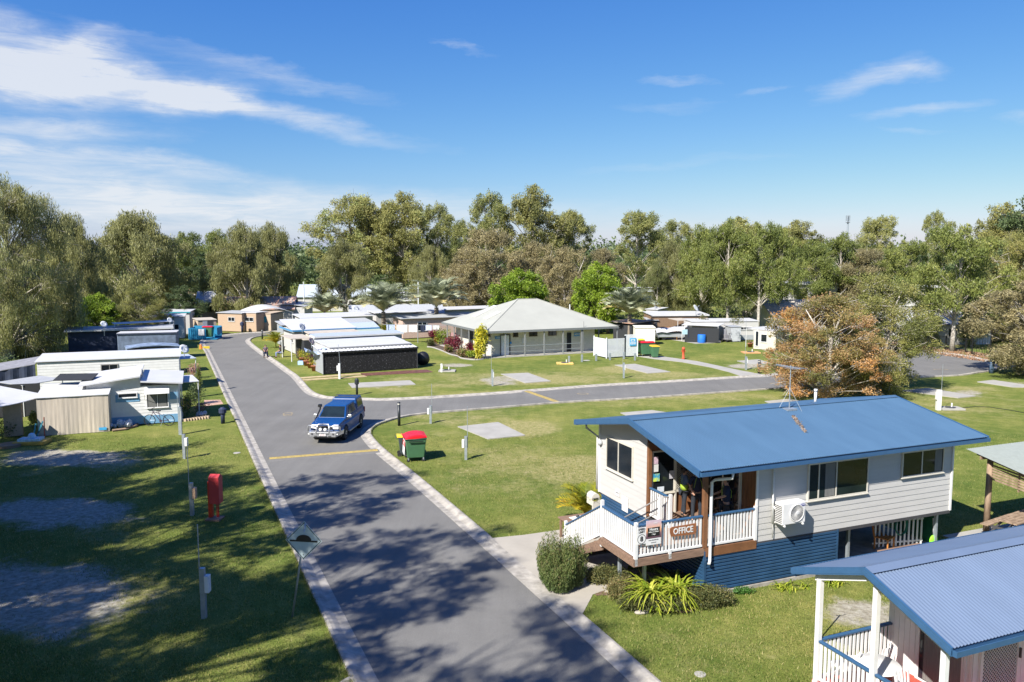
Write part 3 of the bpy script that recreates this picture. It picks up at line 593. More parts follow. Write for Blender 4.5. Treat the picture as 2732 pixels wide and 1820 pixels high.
# ---------------------------------------------------------------- palms
M_PALM = leafmat('palm_fronds', [(0.15, 0.17, 0.10), (0.34, 0.37, 0.23), (0.50, 0.52, 0.36), (0.60, 0.48, 0.20)], trans=.25)
M_YPALM = leafmat('yellow_palm_fronds', [(0.12, 0.17, 0.02), (0.30, 0.30, 0.02), (0.48, 0.38, 0.02), (0.5, 0.3, 0.03)], trans=.35)
M_PTRUNK = mat('palm_trunk', (0.22, 0.18, 0.14), rough=.95, var=.3, scale=5, stretch=(1, 1, 4), bump=.5)
def palm(h, fl, nf, m, seed, name='palm_tree', trunk_r=.2, per=26, lw=.045, up=(0.55, 1.5), lean=0.0):
    rnd = random.Random(seed); root = thing(name, 'palm', 'palm tree', (0, 0, -500))
    tb = MB(); n = 9; pts = [Vector((lean * (i / n) ** 2, 0, h * i / n)) for i in range(n + 1)]; tb.tube(pts, [trunk_r * (1.2 - 0.3 * i / n + .05 * (i % 2)) for i in range(n + 1)], 9); tb.build('trunk', m if trunk_r < .06 else M_PTRUNK, root, smooth=True)
    v = []; f = []; tt = []
    for k in range(nf):
        a = 2.399 * k + rnd.uniform(-.2, .2); e0 = up[0] + (up[1] - up[0]) * (k + .5) / nf; L0 = fl * rnd.uniform(.85, 1.1); pts = []; p = Vector((lean, 0, h)); e = e0; n = 12; t0 = rnd.uniform(.3, .7) - .3 * (k / nf) + .3 * (k < nf * .2)
        for i in range(n + 1):
            pts.append(p.copy()); d = Vector((math.cos(a) * math.cos(e), math.sin(a) * math.cos(e), math.sin(e))); p = p + d * L0 / n; e -= (0.035 + 0.165 * i / n) * (1.1 if e0 > .8 else .9)
        side = Vector((-math.sin(a), math.cos(a), 0))
        for i in range(n):
            w = 0.025 * fl / 2 * (1 - i / n) + .006; o = len(v); v += [pts[i] + side * w, pts[i] - side * w, pts[i + 1] - side * w, pts[i + 1] + side * w]; f.append((o, o + 1, o + 2, o + 3)); tt.append(.75)
        for i in range(per):
            t = 0.12 + .88 * i / per; j = t * n; i0 = min(int(j), n - 1); q = pts[i0].lerp(pts[i0 + 1], j - i0); ax = (pts[i0 + 1] - pts[i0]).normalized(); ll = fl * .27 * math.sin(math.pi * (0.12 + .83 * t)) ** .7
            upv = side.cross(ax)
            for s in (-1, 1):
                tip = q + (side * s * .75 + ax * .6 + upv * -.25 + Vector((0, 0, rnd.uniform(-.25, .12)))).normalized() * ll; w = ax * lw; o = len(v); v += [q - w, q + w, tip]; f.append((o, o + 1, o + 2)); tt.append(min(1, max(0, t0 + rnd.gauss(0, .1))))
    me = bpy.data.meshes.new('crown'); me.from_pydata([tuple(x) for x in v], [], f); at = me.attributes.new('tint', 'FLOAT', 'FACE'); at.data.foreach_set('value', tt); me.materials.append(m)
    c = bpy.data.objects.new('crown', me); COL.objects.link(c); c.parent = root; return freeze(root)
def place(o, px, py, label, sc=1.0, rz=0.0, group=None, first=False, z=0):
    b = P(px, py, z)
    if first: o.location = b; o.rotation_euler = (0, 0, rz); o.scale = (sc,) * 3; o['label'] = label
    else: o = dup(o, label, b, rz, (sc,) * 3)
    if group: o['group'] = group
    return o
pm = palm(3.2, 4.3, 38, M_PALM, 3, trunk_r=.27, lw=.11, per=30)
place(pm, 1165, 893, 'silvery palm with a stout trunk just left of the toilet block', 1.12, .4, first=True)
place(pm, 1024, 900, 'silvery palm behind the blue-edged caravan roofs, middle one of three left palms', 1.02, 1.9)
place(pm, 868, 886, 'silvery palm behind the broad white caravan roof, leftmost palm', .80, 3.1)
place(pm, 1679, 908, 'silvery palm with pale crownshaft right of the toilet block', .98, 5.0)
place(pm, 1622, 890, 'smaller yellowing palm behind the right end of the toilet block roof', .70, 2.2)
place(pm, 1040, 870, 'silvery palm partly hidden behind the middle left palm', .98, 4.2)
yp = palm(.5, 1.7, 26, M_YPALM, 9, name='golden_cane_palm', trunk_r=.05, lw=.03, up=(.5, 1.5))
place(yp, 1560, 1398, 'yellow-green cane palm beside the left end of the office wall', .85, .3, first=True)
place(yp, 736, 928, 'yellow-orange palm shrub at the front corner of the blue-edged caravan by the road', 1.05, 1.0)
place(yp, 1032, 905, 'yellow-green palm shrub behind the washing line', 1.1, 2.0)
place(yp, 590, 1345, 'none', 1.0, 0) if False else None
# ---------------------------------------------------------------- shrubs and flowers
def shrub(name, label, px, py, r, h, m, nl=900, ln=.12, wd=.05, up=0.0, nb=9, cat='shrub', seed=None, z=0, xyz=None, rx=None):
    rng = np.random.default_rng(seed if seed is not None else int(px * 3 + py)); b = Vector(xyz) if xyz is not None else P(px, py, z); C = []; T = []; rx = rx or r
    for i in range(nb):
        a = rng.uniform(0, 6.28); q = rng.uniform(0, .62); c = np.array([rx * q * math.cos(a), r * q * math.sin(a), h * rng.uniform(.35, .62)]); k = nl // nb; d = rng.normal(size=(k, 3)); d /= np.linalg.norm(d, axis=1)[:, None]
        d *= rng.uniform(.5, 1.05, k)[:, None] * np.array([rx * .48, r * .48, h * .42]); C.append(c + d); T.append(np.clip(rng.normal(.5, .14) + rng.normal(size=k) * .15, 0, 1))
    C = np.concatenate(C); C[:, 2] = np.clip(C[:, 2], .03, None); me = leaf_mesh(name, C, np.concatenate(T), ln, wd, m, droop=-up, rng=rng)
    o = bpy.data.objects.new(name, me); COL.objects.link(o); o.location = b; return tag(o, label, cat)
M_RED = leafmat('dark_red_leaves', [(.04, .008, .015), (.12, .015, .03), (.22, .03, .05), (.3, .08, .07)])
M_LIME = leafmat('lime_leaves', [(.07, .11, .01), (.18, .26, .02), (.32, .38, .03), (.5, .5, .08)])
M_MIX = leafmat('mixed_garden_leaves', [(.03, .06, .015), (.08, .13, .03), (.2, .22, .05), (.4, .2, .12), (.3, .2, .3)])
M_OLV = leafmat('grevillea_leaves', [(.045, .06, .022), (.11, .125, .04), (.20, .185, .065), (.34, .25, .12)])
M_PINE = leafmat('upright_bush_leaves', [(.04, .06, .02), (.09, .135, .04), (.16, .20, .06), (.24, .20, .09)])
def spikes(name, label, px, py, r, h, n, m, seed, w=.03, curve=1.0, cat='plant', z=0, xyz=None):
    """strap leaves arching from one base"""
    rnd = random.Random(seed); v = []; f = []; t = []; b = Vector(xyz) if xyz is not None else P(px, py, z)
    for k in range(n):
        a = rnd.uniform(0, 6.28); e = rnd.uniform(.5, 1.5); L0 = h * rnd.uniform(.75, 1.25); p = Vector((rnd.uniform(-.5, .5) * r, rnd.uniform(-.5, .5) * r, 0)); s = Vector((-math.sin(a), math.cos(a), 0)); tt = rnd.uniform(.2, .95); N = 5; pr = None
        for i in range(N + 1):
            ww = w * (1 - (i / N) ** 2) + .002; cur = (p + s * ww, p - s * ww)
            if pr: o = len(v); v += [pr[0], pr[1], cur[1], cur[0]]; f.append((o, o + 1, o + 2, o + 3)); t.append(tt)
            pr = cur; p = p + Vector((math.cos(a) * math.cos(e), math.sin(a) * math.cos(e), math.sin(e))) * L0 / N; e -= .42 * curve
            if p.z < .02: p.z = .02
    me = bpy.data.meshes.new(name); me.from_pydata([tuple(x) for x in v], [], f); at = me.attributes.new('tint', 'FLOAT', 'FACE'); at.data.foreach_set('value', t); me.materials.append(m)
    o = bpy.data.objects.new(name, me); COL.objects.link(o); o.location = b; return tag(o, label, cat)

# ---------------------------------------------------------------- real grass blades on the near lawns
def inpoly(x, y, poly):
    r = np.zeros(len(x), bool); n = len(poly); j = n - 1
    for i in range(n):
        xi, yi = poly[i]; xj, yj = poly[j]
        if yi != yj: r ^= ((yi > y) != (yj > y)) & (x < (xj - xi) * (y - yi) / (yj - yi) + xi)
        j = i
    return r
def grass_blades():
    rng = np.random.default_rng(77); n = 420000; y = 17.5 + 27 * rng.uniform(0, 1, n) ** 1.25; x = rng.uniform(-.68, .68, n) * y
    rp = [(p.x, p.y) for p in sKL + sKB + sKR]; ok = ~inpoly(x, y, rp)
    for q in ([(1300, 1438), (1400, 1428), (1512, 1412), (1700, 1440), (1660, 1560), (1582, 1587), (1553, 1642), (1518, 1628)], PADS[0]): ok &= ~inpoly(x, y, [(P(a, b).x, P(a, b).y) for a, b in q])
    for px, py, rx, ry in ((95, 1590, 250, 95), (130, 1365, 210, 40), (170, 1222, 190, 26), (2300, 1640, 110, 40)):
        c = P(px, py); e = P(px + rx, py); f = P(px, py - ry); q = ((x - c.x - (y - c.y) * c.x / c.y) / (e.x - c.x)) ** 2 + ((y - c.y) / (f.y - c.y)) ** 2; ok &= rng.uniform(0, 1, n) < np.clip(q * q * .8 - .15, 0.02, 1)
    clump = np.sin(x * 1.9 + 1.3 * np.sin(y * 1.1)) * np.sin(y * 2.3 + 1.7 * np.sin(x * .8)); ok &= rng.uniform(0, 1, n) < .62 + .38 * clump
    x, y = x[ok], y[ok]
    e = []   # ragged fringe that grows over the kerb backs
    for pts, sd in ((sKL, 1), (sKR, 1)):
        for i in range(len(pts) - 1):
            a, b = pts[i], pts[i + 1]; d = b - a; L_ = d.length
            if min(a.y, b.y) > 48 or max(a.y, b.y) < 14 or L_ < 1e-3: continue
            k = int(L_ * 110); t = rng.uniform(0, 1, k); o = rng.normal(-.02, .035, k) * sd; e.append(np.stack([a.x + d.x * t + d.y / L_ * o, a.y + d.y * t - d.x / L_ * o], 1))
    e = np.concatenate(e); ke = ~inpoly(e[:, 0], e[:, 1], [(P(a, b).x, P(a, b).y) for a, b in [(1290, 1425), (1512, 1405), (1700, 1440), (1600, 1600), (1560, 1660), (1505, 1640)]]); e = e[ke]; z0 = np.concatenate([np.zeros(len(x)), np.full(len(e), .07)]); x = np.concatenate([x, e[:, 0]]); y = np.concatenate([y, e[:, 1]]); n = len(x)
    h = rng.uniform(.03, .075, n) * (1 + .6 * (rng.uniform(0, 1, n) < .03)); a = rng.uniform(0, 6.28, n); ln = rng.normal(0, .5, n) * h; b = rng.uniform(0, 6.28, n); w = rng.uniform(.006, .013, n)
    v = np.stack([np.stack([x + w * np.cos(a), y + w * np.sin(a), z0], 1), np.stack([x - w * np.cos(a), y - w * np.sin(a), z0], 1), np.stack([x + ln * np.cos(b), y + ln * np.sin(b), z0 + h], 1)], 1).reshape(-1, 3)
    me = bpy.data.meshes.new('grass'); me.vertices.add(3 * n); me.vertices.foreach_set('co', v.ravel()); me.loops.add(3 * n); me.loops.foreach_set('vertex_index', np.arange(3 * n, dtype=np.int32)); me.polygons.add(n); me.polygons.foreach_set('loop_start', np.arange(0, 3 * n, 3, dtype=np.int32)); me.update(calc_edges=True)
    at = me.attributes.new('tint', 'FLOAT', 'FACE'); at.data.foreach_set('value', np.clip(rng.normal(.5, .24, n) + .15 * np.sin(x * .7) * np.sin(y * .5), 0, 1).astype(np.float32))
    me.materials.append(leafmat('grass_blades', [(.07, .115, .02), (.135, .185, .035), (.24, .25, .07), (.42, .36, .15)], trans=.3)); o = bpy.data.objects.new('grass', me); COL.objects.link(o); tag(o, 'short green and straw-coloured grass on the near lawns', 'grass', kind='stuff')
grass_blades()
# ================================================================ OFFICE
TH = math.radians(22.3); OO = P(1877, 1593.5)
class Fr:
    """local frame of a building: x along the front, y away from the camera"""
    def __init__(s, O, th): s.O = Vector((O.x, O.y, 0)); s.th = th; s.M = Matrix.Translation(s.O) @ Matrix.Rotation(th, 4, 'Z'); s.I = s.M.inverted()
    def g(s, px, py, z=0): return s.I @ P(px, py, z)
    def w(s, x, y, z=0): return s.M @ Vector((x, y, z))
    def on_y(s, px, py, y=0):   # point of the vertical plane y = const
        A = s.I @ Vector((0, 0, CAMH)); B = s.I @ P(px, py, 0); t = (y - A.y) / (B.y - A.y); return A.lerp(B, t)
    def on_x(s, px, py, x=0):
        A = s.I @ Vector((0, 0, CAMH)); B = s.I @ P(px, py, 0); t = (x - A.x) / (B.x - A.x); return A.lerp(B, t)
OF = Fr(OO, TH)
M_WALL = mat('cream_weatherboard', (0.47, 0.46, 0.44), rough=.6, var=.05, scale=2.5, stretch=(.4, .4, 3))
M_WHITE = mat('white_paint', (0.66, 0.655, 0.64), rough=.5, var=.06, scale=3)
M_CREAM = mat('cream_frame', (0.55, 0.52, 0.45), rough=.5, var=.05)
M_BLUER = mat('blue_roof_steel', (0.058, 0.118, 0.196), rough=.45, var=.06, scale=1.3, stretch=(1.2, .25, 1), c2=(0.066, 0.131, 0.212), spec=.5)
M_BLUEF = mat('blue_fascia', (0.035, 0.095, 0.19), rough=.42, var=.08)
M_BLUES = mat('blue_skirt', (0.022, 0.066, 0.138), rough=.42, var=.18, scale=1.5)
M_BLUE2 = mat('pale_blue_roof_steel', (0.125, 0.168, 0.245), rough=.42, var=.05, scale=1.3, stretch=(1.2, .25, 1), spec=.5)
M_WOOD = mat('brown_cladding', (0.20, 0.085, 0.035), rough=.6, var=.25, scale=3, stretch=(4, 4, .4))
M_DECK = mat('weathered_deck', (0.20, 0.125, 0.085), rough=.8, var=.3, scale=5, stretch=(.5, 3, 3))
M_BEAM = mat('brown_beam', (0.17, 0.075, 0.032), rough=.6, var=.2, scale=3)
M_GALV = mat('galvanised_steel', (0.36, 0.40, 0.43), rough=.45, metal=.5, var=.15)
M_GREYP = mat('grey_pipe', (0.30, 0.29, 0.28), rough=.5, metal=.3)
M_BLACK = mat('black_plastic', (0.012, 0.012, 0.013), rough=.45)
M_DGREY = mat('dark_grey', (0.05, 0.05, 0.055), rough=.6)
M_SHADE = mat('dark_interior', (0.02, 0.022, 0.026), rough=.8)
M_CURT = mat('curtain_fabric', (0.16, 0.16, 0.15), rough=.8, var=.15, scale=8, stretch=(8, 8, .3))
G_ = glass(); G2 = glass('green_glass', (0.014, 0.022, 0.02))
def xpart(mb, *a): pass
rt = thing('office_building', 'raised cream weatherboard office with dark blue corrugated roof, blue slatted base and a front deck', 'office', OF.O, TH)
X0, X1, Y1, ZB, ZT, ZD = 0.0, 10.1, 6.52, 1.42, 3.98, 1.5
PX = 1.86; PYD = 3.25
RX0, RX1, RY0, RY1, ZE, ZR = -0.60, 11.05, -0.5, 7.3, 4.0, 4.78; YM = 3.4
# walls: core boxes + lapped boards
core = MB().box(PX, X1 - .03, 0.03, PYD, ZB, ZT).box(X0 + .03, X1 - .03, PYD + .03, Y1, ZB, ZT)
core.add([(X0 + .03, PYD + .03, ZT), (X0 + .03, Y1, ZT), (X0 + .03, YM, ZR - .09), (X1 - .03, PYD, ZT), (X1 - .03, Y1, ZT), (X1 - .03, YM, ZR - .09)], [(0, 2, 1), (3, 4, 5)])
core.build('wall', M_WALL, rt)
bd = MB(); boards(bd, PX, X1, ZB, ZT, 0.028, .185)
bd.build('front_cladding', M_WALL, rt)
bl = MB()
def gable_boards(mb, x, y0, y1, z0, step=.185):
    z = z0
    while z < ZR - .1:
        zt = z + step; zz = lambda yy: ZE - .02 + (ZR - ZE) * (1 - abs(yy - YM) / (YM - RY0))
        a, b = y0, y1
        if z > 3.7:
            half = max(0, ZR - .09 - zt) / (ZR - ZE) * (YM - RY0); a, b = max(y0, YM - half), min(y1, YM + half)
        if b - a < .05: break
        mb.add([(x - .012, b, z), (x - .012, a, z), (x, a, min(zt, ZR)), (x, b, min(zt, ZR)), (x, b, z), (x, a, z)], [(0, 1, 2, 3), (4, 5, 1, 0)]); z = zt
gable_boards(bl, X0 + .02, PYD, Y1, ZB); bl.build('end_cladding', M_WALL, rt)
# corner trims
for q in ((X0 - .02, X0 + .05, Y1 - .05, Y1 + .02), (PX - .04, PX + .03, -.012, .03), (X1 - .05, X1 + .015, -.02, .04)): MB().box(*q, ZB, ZT).build('corner_trim', M_WHITE, rt)
# roof
rf = MB(); corr(rf, RX0, RX1, RY0, ZE, YM, ZR, pitch=.09, amp=.014); corr(rf, RX0, RX1, YM, ZR, RY1, ZE, pitch=.09, amp=.014); rfo = rf.build('roof', M_BLUER, rt, smooth=True)
MB().add([(RX0 + .05, RY0 + .05, ZE - .05), (RX1 - .05, RY0 + .05, ZE - .05), (RX1 - .05, YM, ZR - .05), (RX0 + .05, YM, ZR - .05), (RX0 + .05, RY1 - .05, ZE - .05), (RX1 - .05, RY1 - .05, ZE - .05)], [(0, 3, 2, 1), (3, 4, 5, 2)]).build('soffit', M_WHITE, rt)
cap = MB(); cap.add([(RX0 - .02, YM - .19, ZR - .012), (RX1 + .02, YM - .19, ZR - .012), (RX1 + .02, YM, ZR + .035), (RX0 - .02, YM, ZR + .035), (RX0 - .02, YM + .19, ZR - .012), (RX1 + .02, YM + .19, ZR - .012)], [(0, 1, 2, 3), (3, 2, 5, 4)]); cap.build('ridge_cap', M_BLUER, rfo)
def barge(mb, x, y0, z0, y1, z1, t=.045, h=.2, up=.03):
    mb.hexa([(x - t, y0, z0 + up - h), (x, y0, z0 + up - h), (x, y1, z1 + up - h), (x - t, y1, z1 + up - h)], [(x - t, y0, z0 + up), (x, y0, z0 + up), (x, y1, z1 + up), (x - t, y1, z1 + up)])
for x in (RX0, RX1 + .045):
    bg_ = MB()
    barge(bg_, x, RY0 - .02, ZE, YM, ZR); barge(bg_, x, YM, ZR, RY1 + .02, ZE); 
    s = -.02 if x < 5 else .02
    barge(bg_, x + s + (-.0), RY0 - .02, ZE - .07, YM, ZR - .07, t=.03, h=.10); barge(bg_, x + s, YM, ZR - .07, RY1 + .02, ZE - .07, t=.03, h=.10)
    bg_.build('barge_board', M_BLUEF, rt)
def gutter(mb, x0, x1, y, z, s=-1):
    mb.box(x0, x1, min(y, y + s * .12), max(y, y + s * .12), z - .13, z - .11); mb.box(x0, x1, min(y + s * .12, y + s * .135), max(y + s * .12, y + s * .135), z - .13, z - .015); mb.box(x0, x1, min(y, y - s * .02), max(y, y - s * .02), z - .17, z - .03)
    mb.box(x0 - .015, x0, min(y, y + s * .135), max(y, y + s * .135), z - .13, z - .015); mb.box(x1, x1 + .015, min(y, y + s * .135), max(y, y + s * .135), z - .13, z - .015)
gm = MB(); gutter(gm, RX0 + .01, RX1 - .01, RY0 + .03, ZE - .01, -1); gutter(gm, RX0 + .01, RX1 - .01, RY1 - .03, ZE - .01, 1); gm.build('gutter', M_BLUEF, rt)
# blue slatted skirt: near side to x=5.1, and porch side
sk = MB()
def slats(mb, x0, x1, z0, z1, y, st=.105):
    z = z0
    while z < z1 - .02: mb.add([(x0, y + .028, z), (x1, y + .028, z), (x1, y - .012, z + .03), (x0, y - .012, z + .03), (x1, y - .012, z + st - .012), (x0, y - .012, z + st - .012), (x1, y + .028, z + st), (x0, y + .028, z + st)], [(0, 1, 2, 3), (3, 2, 4, 5), (5, 4, 6, 7)]); z += st
slats(sk, 0.04, 5.1, .12, ZB - .02, 0.0); k0 = len(sk.v); slats(sk, -6.3, -.04, .12, ZB - .02, 0.0); sk.tf(Matrix.Rotation(-math.pi / 2, 4, 'Z'), k0)
sk.box(-.02, .05, -.02, .05, .1, ZB - .02); sk.box(5.06, 5.12, -.02, .05, .1, ZB - .02); sk.build('base_slats', M_BLUES, rt)
MB().box(-.03, 5.15, -.05, .25, -.05, .11).box(5.15, 10.0, -.02, 6.4, -.05, .05).build('concrete_footing', M_CONC, rt)
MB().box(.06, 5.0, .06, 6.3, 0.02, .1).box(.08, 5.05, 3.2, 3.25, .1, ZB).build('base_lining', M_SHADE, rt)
MB().box(X0 + .03, X1 - .03, .03, Y1, ZB - .08, ZB - .003).box(PX, X1 - .02, 0.0, .06, ZB - .1, ZB - .004).build('floor_frame', M_DGREY, rt)
for x, y in ((5.9, .35), (9.75, .25), (5.9, 3.2), (9.75, 3.2), (5.9, 6.1), (9.75, 6.1)): MB().box(x - .045, x + .045, y - .045, y + .045, 0.05, ZB - .08).build('stump', M_GALV, rt)
# windows
def window(root, x0, x1, z0, z1, y, split=(.5,), gm=G_, fw=.05, mats=M_CREAM, name='window', curtain=None, face='y'):
    w = MB(); w.box(x0 - fw, x1 + fw, y - .03, y + .03, z0 - fw, z0).box(x0 - fw, x1 + fw, y - .03, y + .03, z1, z1 + fw).box(x0 - fw, x0, y - .03, y + .03, z0, z1).box(x1, x1 + fw, y - .03, y + .03, z0, z1)
    w.box(x0 - fw - .02, x1 + fw + .02, y - .06, y + .03, z0 - fw - .025, z0 - fw + .002)
    for s in split: xx = x0 + (x1 - x0) * s; w.box(xx - .02, xx + .02, y - .025, y + .02, z0, z1)
    M = None
    if face == 'x': M = Matrix.Rotation(-math.pi / 2, 4, 'Z'); w.tf(M)
    fo = w.build(name, mats, root); p = MB().box(x0, x1, y - .006, y + .004, z0, z1)
    if M: p.tf(M)
    p.build('pane', gm, fo)
    if curtain:
        c = MB()
        for a, b in curtain:
            n = 14; xs = [x0 + (x1 - x0) * (a + (b - a) * i / n) for i in range(n + 1)]
            for i in range(n): c.add([(xs[i], y - .008 - .004 * (i % 2), z0 + .02), (xs[i + 1], y - .008 - .004 * ((i + 1) % 2), z0 + .02), (xs[i + 1], y - .008 - .004 * ((i + 1) % 2), z1 - .02), (xs[i], y - .008 - .004 * (i % 2), z1 - .02)], [(0, 1, 2, 3)])
        if M: c.tf(M)
        c.build('curtain', M_CURT, fo)
    return fo
def rect_y(px0, py0, px1, py1, y): a = OF.on_y(px0, py0, y); b = OF.on_y(px1, py1, y); return a.x, b.x, b.z, a.z
a = OF.on_y(2155, 1335, 0); b = OF.on_y(2313, 1320, 0); window(rt, a.x + .02, b.x - .04, a.z + .02, 3.62, 0.0, (.46, .16), G2, curtain=((.27, .44),))
a = OF.on_y(2407, 1271, 0); b = OF.on_y(2513, 1258, 0); window(rt, a.x, b.x, a.z + .0, 3.62, 0.0, (.47,), G_, curtain=((.8, .98),))
# end wall window (faces -x): in the rotated frame local x -> -y
a = OF.on_x(1620, 1252, X0); b = OF.on_x(1687, 1280, X0); c_ = OF.on_x(1689, 1196, X0); window(rt, -a.y, -b.y, b.z + .03, c_.z, -.01, (.47,), G_, face='x')
lampm = MB().lathe([(.01, -.02), (.1, -.02), (.11, .02), (.1, .06), (.06, .10), (.01, .11)], (0, 0, 0), 14, Matrix.Rotation(-math.pi / 2, 4, 'Y')); a = OF.on_x(1604, 1180, X0)
lampm.build('wall_lamp', mat('lamp_cover', (.45, .47, .48), rough=.3), rt, smooth=True, loc=(X0 - .03, a.y, a.z))
pq = MB(); a = OF.on_x(1648, 1315, X0); pq.box(-.02, 0, a.y - .14, a.y + .14, a.z - .11, a.z + .11); po = pq.build('notice', M_WHITE, rt)
text_mesh('OFFICE', .07, 'lettering', M_DGREY, po, (-.023, a.y, a.z), (math.pi / 2, 0, -math.pi / 2))
a = OF.on_x(1668, 1345, X0); pq = MB().box(-.02, 0, a.y - .2, a.y + .2, a.z - .26, a.z + .26); po = pq.build('notice', M_WHITE, rt)
MB().box(-.026, -.021, a.y - .14, a.y + .14, a.z - .2, a.z + .2).build('print', mat('pale_blue_print', (.55, .66, .80), var=.3, scale=14), po)
# porch recess: back wall and side wall with brown cladding
def vboards(mb, x0, x1, z0, z1, y, st=.12):
    x = x0
    while x < x1 - .01: mb.box(x + .004, min(x + st, x1) - .004, y - .015, y, z0, z1); x += st
    mb.box(x0, x1, y, y + .01, z0, z1)
vb = MB(); vboards(vb, X0 + .02, PX, ZD, ZT + .35, PYD + .01)
vb.build('porch_cladding', M_WOOD, rt)
vb = MB(); vboards(vb, -PYD, -.0, ZD, ZT, 0.0); vb.tf(Matrix.Translation((PX - .01, 0, 0)) @ Matrix.Rotation(-math.pi / 2, 4, 'Z')); vb.build('porch_side_cladding', M_WOOD, rt)
window(rt, .22, 1.02, 2.25, 3.62, PYD - .04, (), G_, fw=.045)
# security door with diamond mesh beside the window
dd = MB().box(1.10, 1.80, PYD - .07, PYD - .03, ZD + .72, 3.55).build('screen_door', M_SHADE, rt); ms = MB()
for i in range(-12, 26):
    for s in (1, -1):
        x = 1.10 + i * .075; z = 2.3
        pts = [(x + s * t, z + t) for t in (0, 1.2)]
        (xa, za), (xb, zb) = pts; 
        if s > 0: t0 = max(0, (1.12 - xa)); t1 = min(1.2, 1.78 - xa)
        else: t0 = max(0, xa - 1.78); t1 = min(1.2, xa - 1.12)
        if t1 > t0: ms.bar((xa + s * t0, PYD - .075, za + t0), (xa + s * t1, PYD - .075, za + t1), .008)
ms.build('mesh', M_CREAM, dd); MB().box(1.06, 1.12, PYD - .09, PYD - .02, ZD, 3.6).box(1.78, 1.84, PYD - .09, PYD - .02, ZD, 3.6).box(1.06, 1.84, PYD - .09, PYD - .03, 2.2, 2.28).build('frame', M_CREAM, dd)
# glass sliding door in the side wall
k = MB().box(-2.4, -.75, -.05, -.01, ZD + .05, 3.55).tf(Matrix.Translation((PX - .01, 0, 0)) @ Matrix.Rotation(-math.pi / 2, 4, 'Z')); gd = k.build('sliding_door', G_, rt)
k = MB().box(-2.45, -2.38, -.07, 0, ZD, 3.6).box(-.78, -.70, -.07, 0, ZD, 3.6).box(-1.62, -1.56, -.065, 0, ZD, 3.6).tf(Matrix.Translation((PX - .01, 0, 0)) @ Matrix.Rotation(-math.pi / 2, 4, 'Z')); k.build('frame', M_CREAM, gd)
# deck
dk = MB(); n = 22
for i in range(n): x = -2.38 + i * (PX + 2.38) / n; dk.box(x + .005, x + (PX + 2.38) / n - .005, .02, (2.02 if x < -.05 else PYD), ZD - .035, ZD)
dk.build('deck_boards', M_DECK, rt)
MB().box(-2.42, 0, .0, .05, 1.28, ZD - .002).box(-2.42, -2.37, .05, 2.0, 1.28, ZD - .002).box(-2.37, 0, 1.95, 2.0, 1.28, ZD - .04).build('deck_edge_beam', M_DECK, rt)
MB().box(0.02, PX, -.03, .05, 1.24, ZD - .002).build('porch_beam', M_BEAM, rt)
for x, y in ((-1.72, .55), (-1.85, 1.75)): MB().box(x - .045, x + .045, y - .045, y + .045, -.05, 1.3).build('deck_post', M_GALV, rt)
for q in ((-.06, .07, -.005, .12, ZD, ZE - .08), (X0, X0 + .12, PYD - .13, PYD, ZD, ZT)): MB().box(*q).build('porch_post', M_BEAM, rt)
def balus(name, pts, h=1.0, top_m=M_BLUEF, post=True, gap=.115, w=.062):
    """balustrade along a polyline of (x,y,z) foot points"""
    for (a, b) in zip(pts[:-1], pts[1:]):
        a, b = Vector(a), Vector(b); d = b - a; L = math.hypot(d.x, d.y); ang = math.atan2(d.y, d.x); M = Matrix.Translation(a) @ Matrix.Rotation(ang, 4, 'Z'); sl_ = d.z / L
        m = MB(); nn = max(1, int(L / gap))
        for i in range(nn):
            x = (i + .5) * L / nn; z = sl_ * x; m.hexa([(x - w / 2, -.012, z + .09 - sl_ * 0), (x + w / 2, -.012, z + .09), (x + w / 2, .012, z + .09), (x - w / 2, .012, z + .09)], [(x - w / 2, -.012, z + h - .04), (x + w / 2, -.012, z + h - .04), (x + w / 2, .012, z + h - .04), (x - w / 2, .012, z + h - .04)])
        m.hexa([(0, -.025, .05), (L, -.025, .05 + d.z), (L, .025, .05 + d.z), (0, .025, .05)], [(0, -.025, .11), (L, -.025, .11 + d.z), (L, .025, .11 + d.z), (0, .025, .11)])
        bo = m.tf(M).build('balustrade', M_WHITE, rt_cur)
        r = MB().hexa([(0, -.045, h - .05), (L, -.045, h - .05 + d.z), (L, .045, h - .05 + d.z), (0, .045, h - .05)], [(0, -.045, h), (L, -.045, h + d.z), (L, .045, h + d.z), (0, .045, h)]); r.tf(M).build('handrail', top_m, bo, bevel=.01)
rt_cur = rt
balus('b', [(-2.33, .045, ZD), (-.08, .045, ZD)]); balus('b', [(.1, .03, ZD), (PX - .03, .03, ZD)]); balus('b', [(-2.33, .1, ZD), (-2.33, 1.98, ZD)]); balus('b', [(.06, 1.95, ZD), (.06, PYD - .15, ZD)]); balus('b', [(-2.33, 2.05, ZD), (-2.33, 4.5, .12)])
for x, y, z0, z1 in ((-2.33, .045, 1.3, 2.56), (-2.33, 2.02, 1.2, 2.66), (-2.33, 4.52, 0, 1.22), (.06, 1.92, ZD, 2.58), (-.25, 2.03, 1.3, 2.5), (-.25, 4.5, 0, 1.02), (PX - .03, .02, ZD, 2.55), (-1.2, .045, 1.36, 1.62)): MB().box(x - .045, x + .045, y - .045, y + .045, z0, z1).build('rail_post', M_WHITE, rt)
MB().tube([(.05, 1.95, 2.5), (-.25, 2.0, 2.5), (-.25, 4.5, 1.0), (-.25, 4.6, .85)], .022, 6).tube([(-.25, 2.0, 2.05), (-.25, 4.5, .55)], .018, 6).build('pipe_handrail', M_GREYP, rt, smooth=True)
st = MB()
for i in range(8): y = 2.02 + i * .31; z = ZD - (i + 1) * .172; st.box(-2.28, -.3, y, y + .30, z - .04, z)
st.build('stair_tread', M_BEAM, rt); s2 = MB()
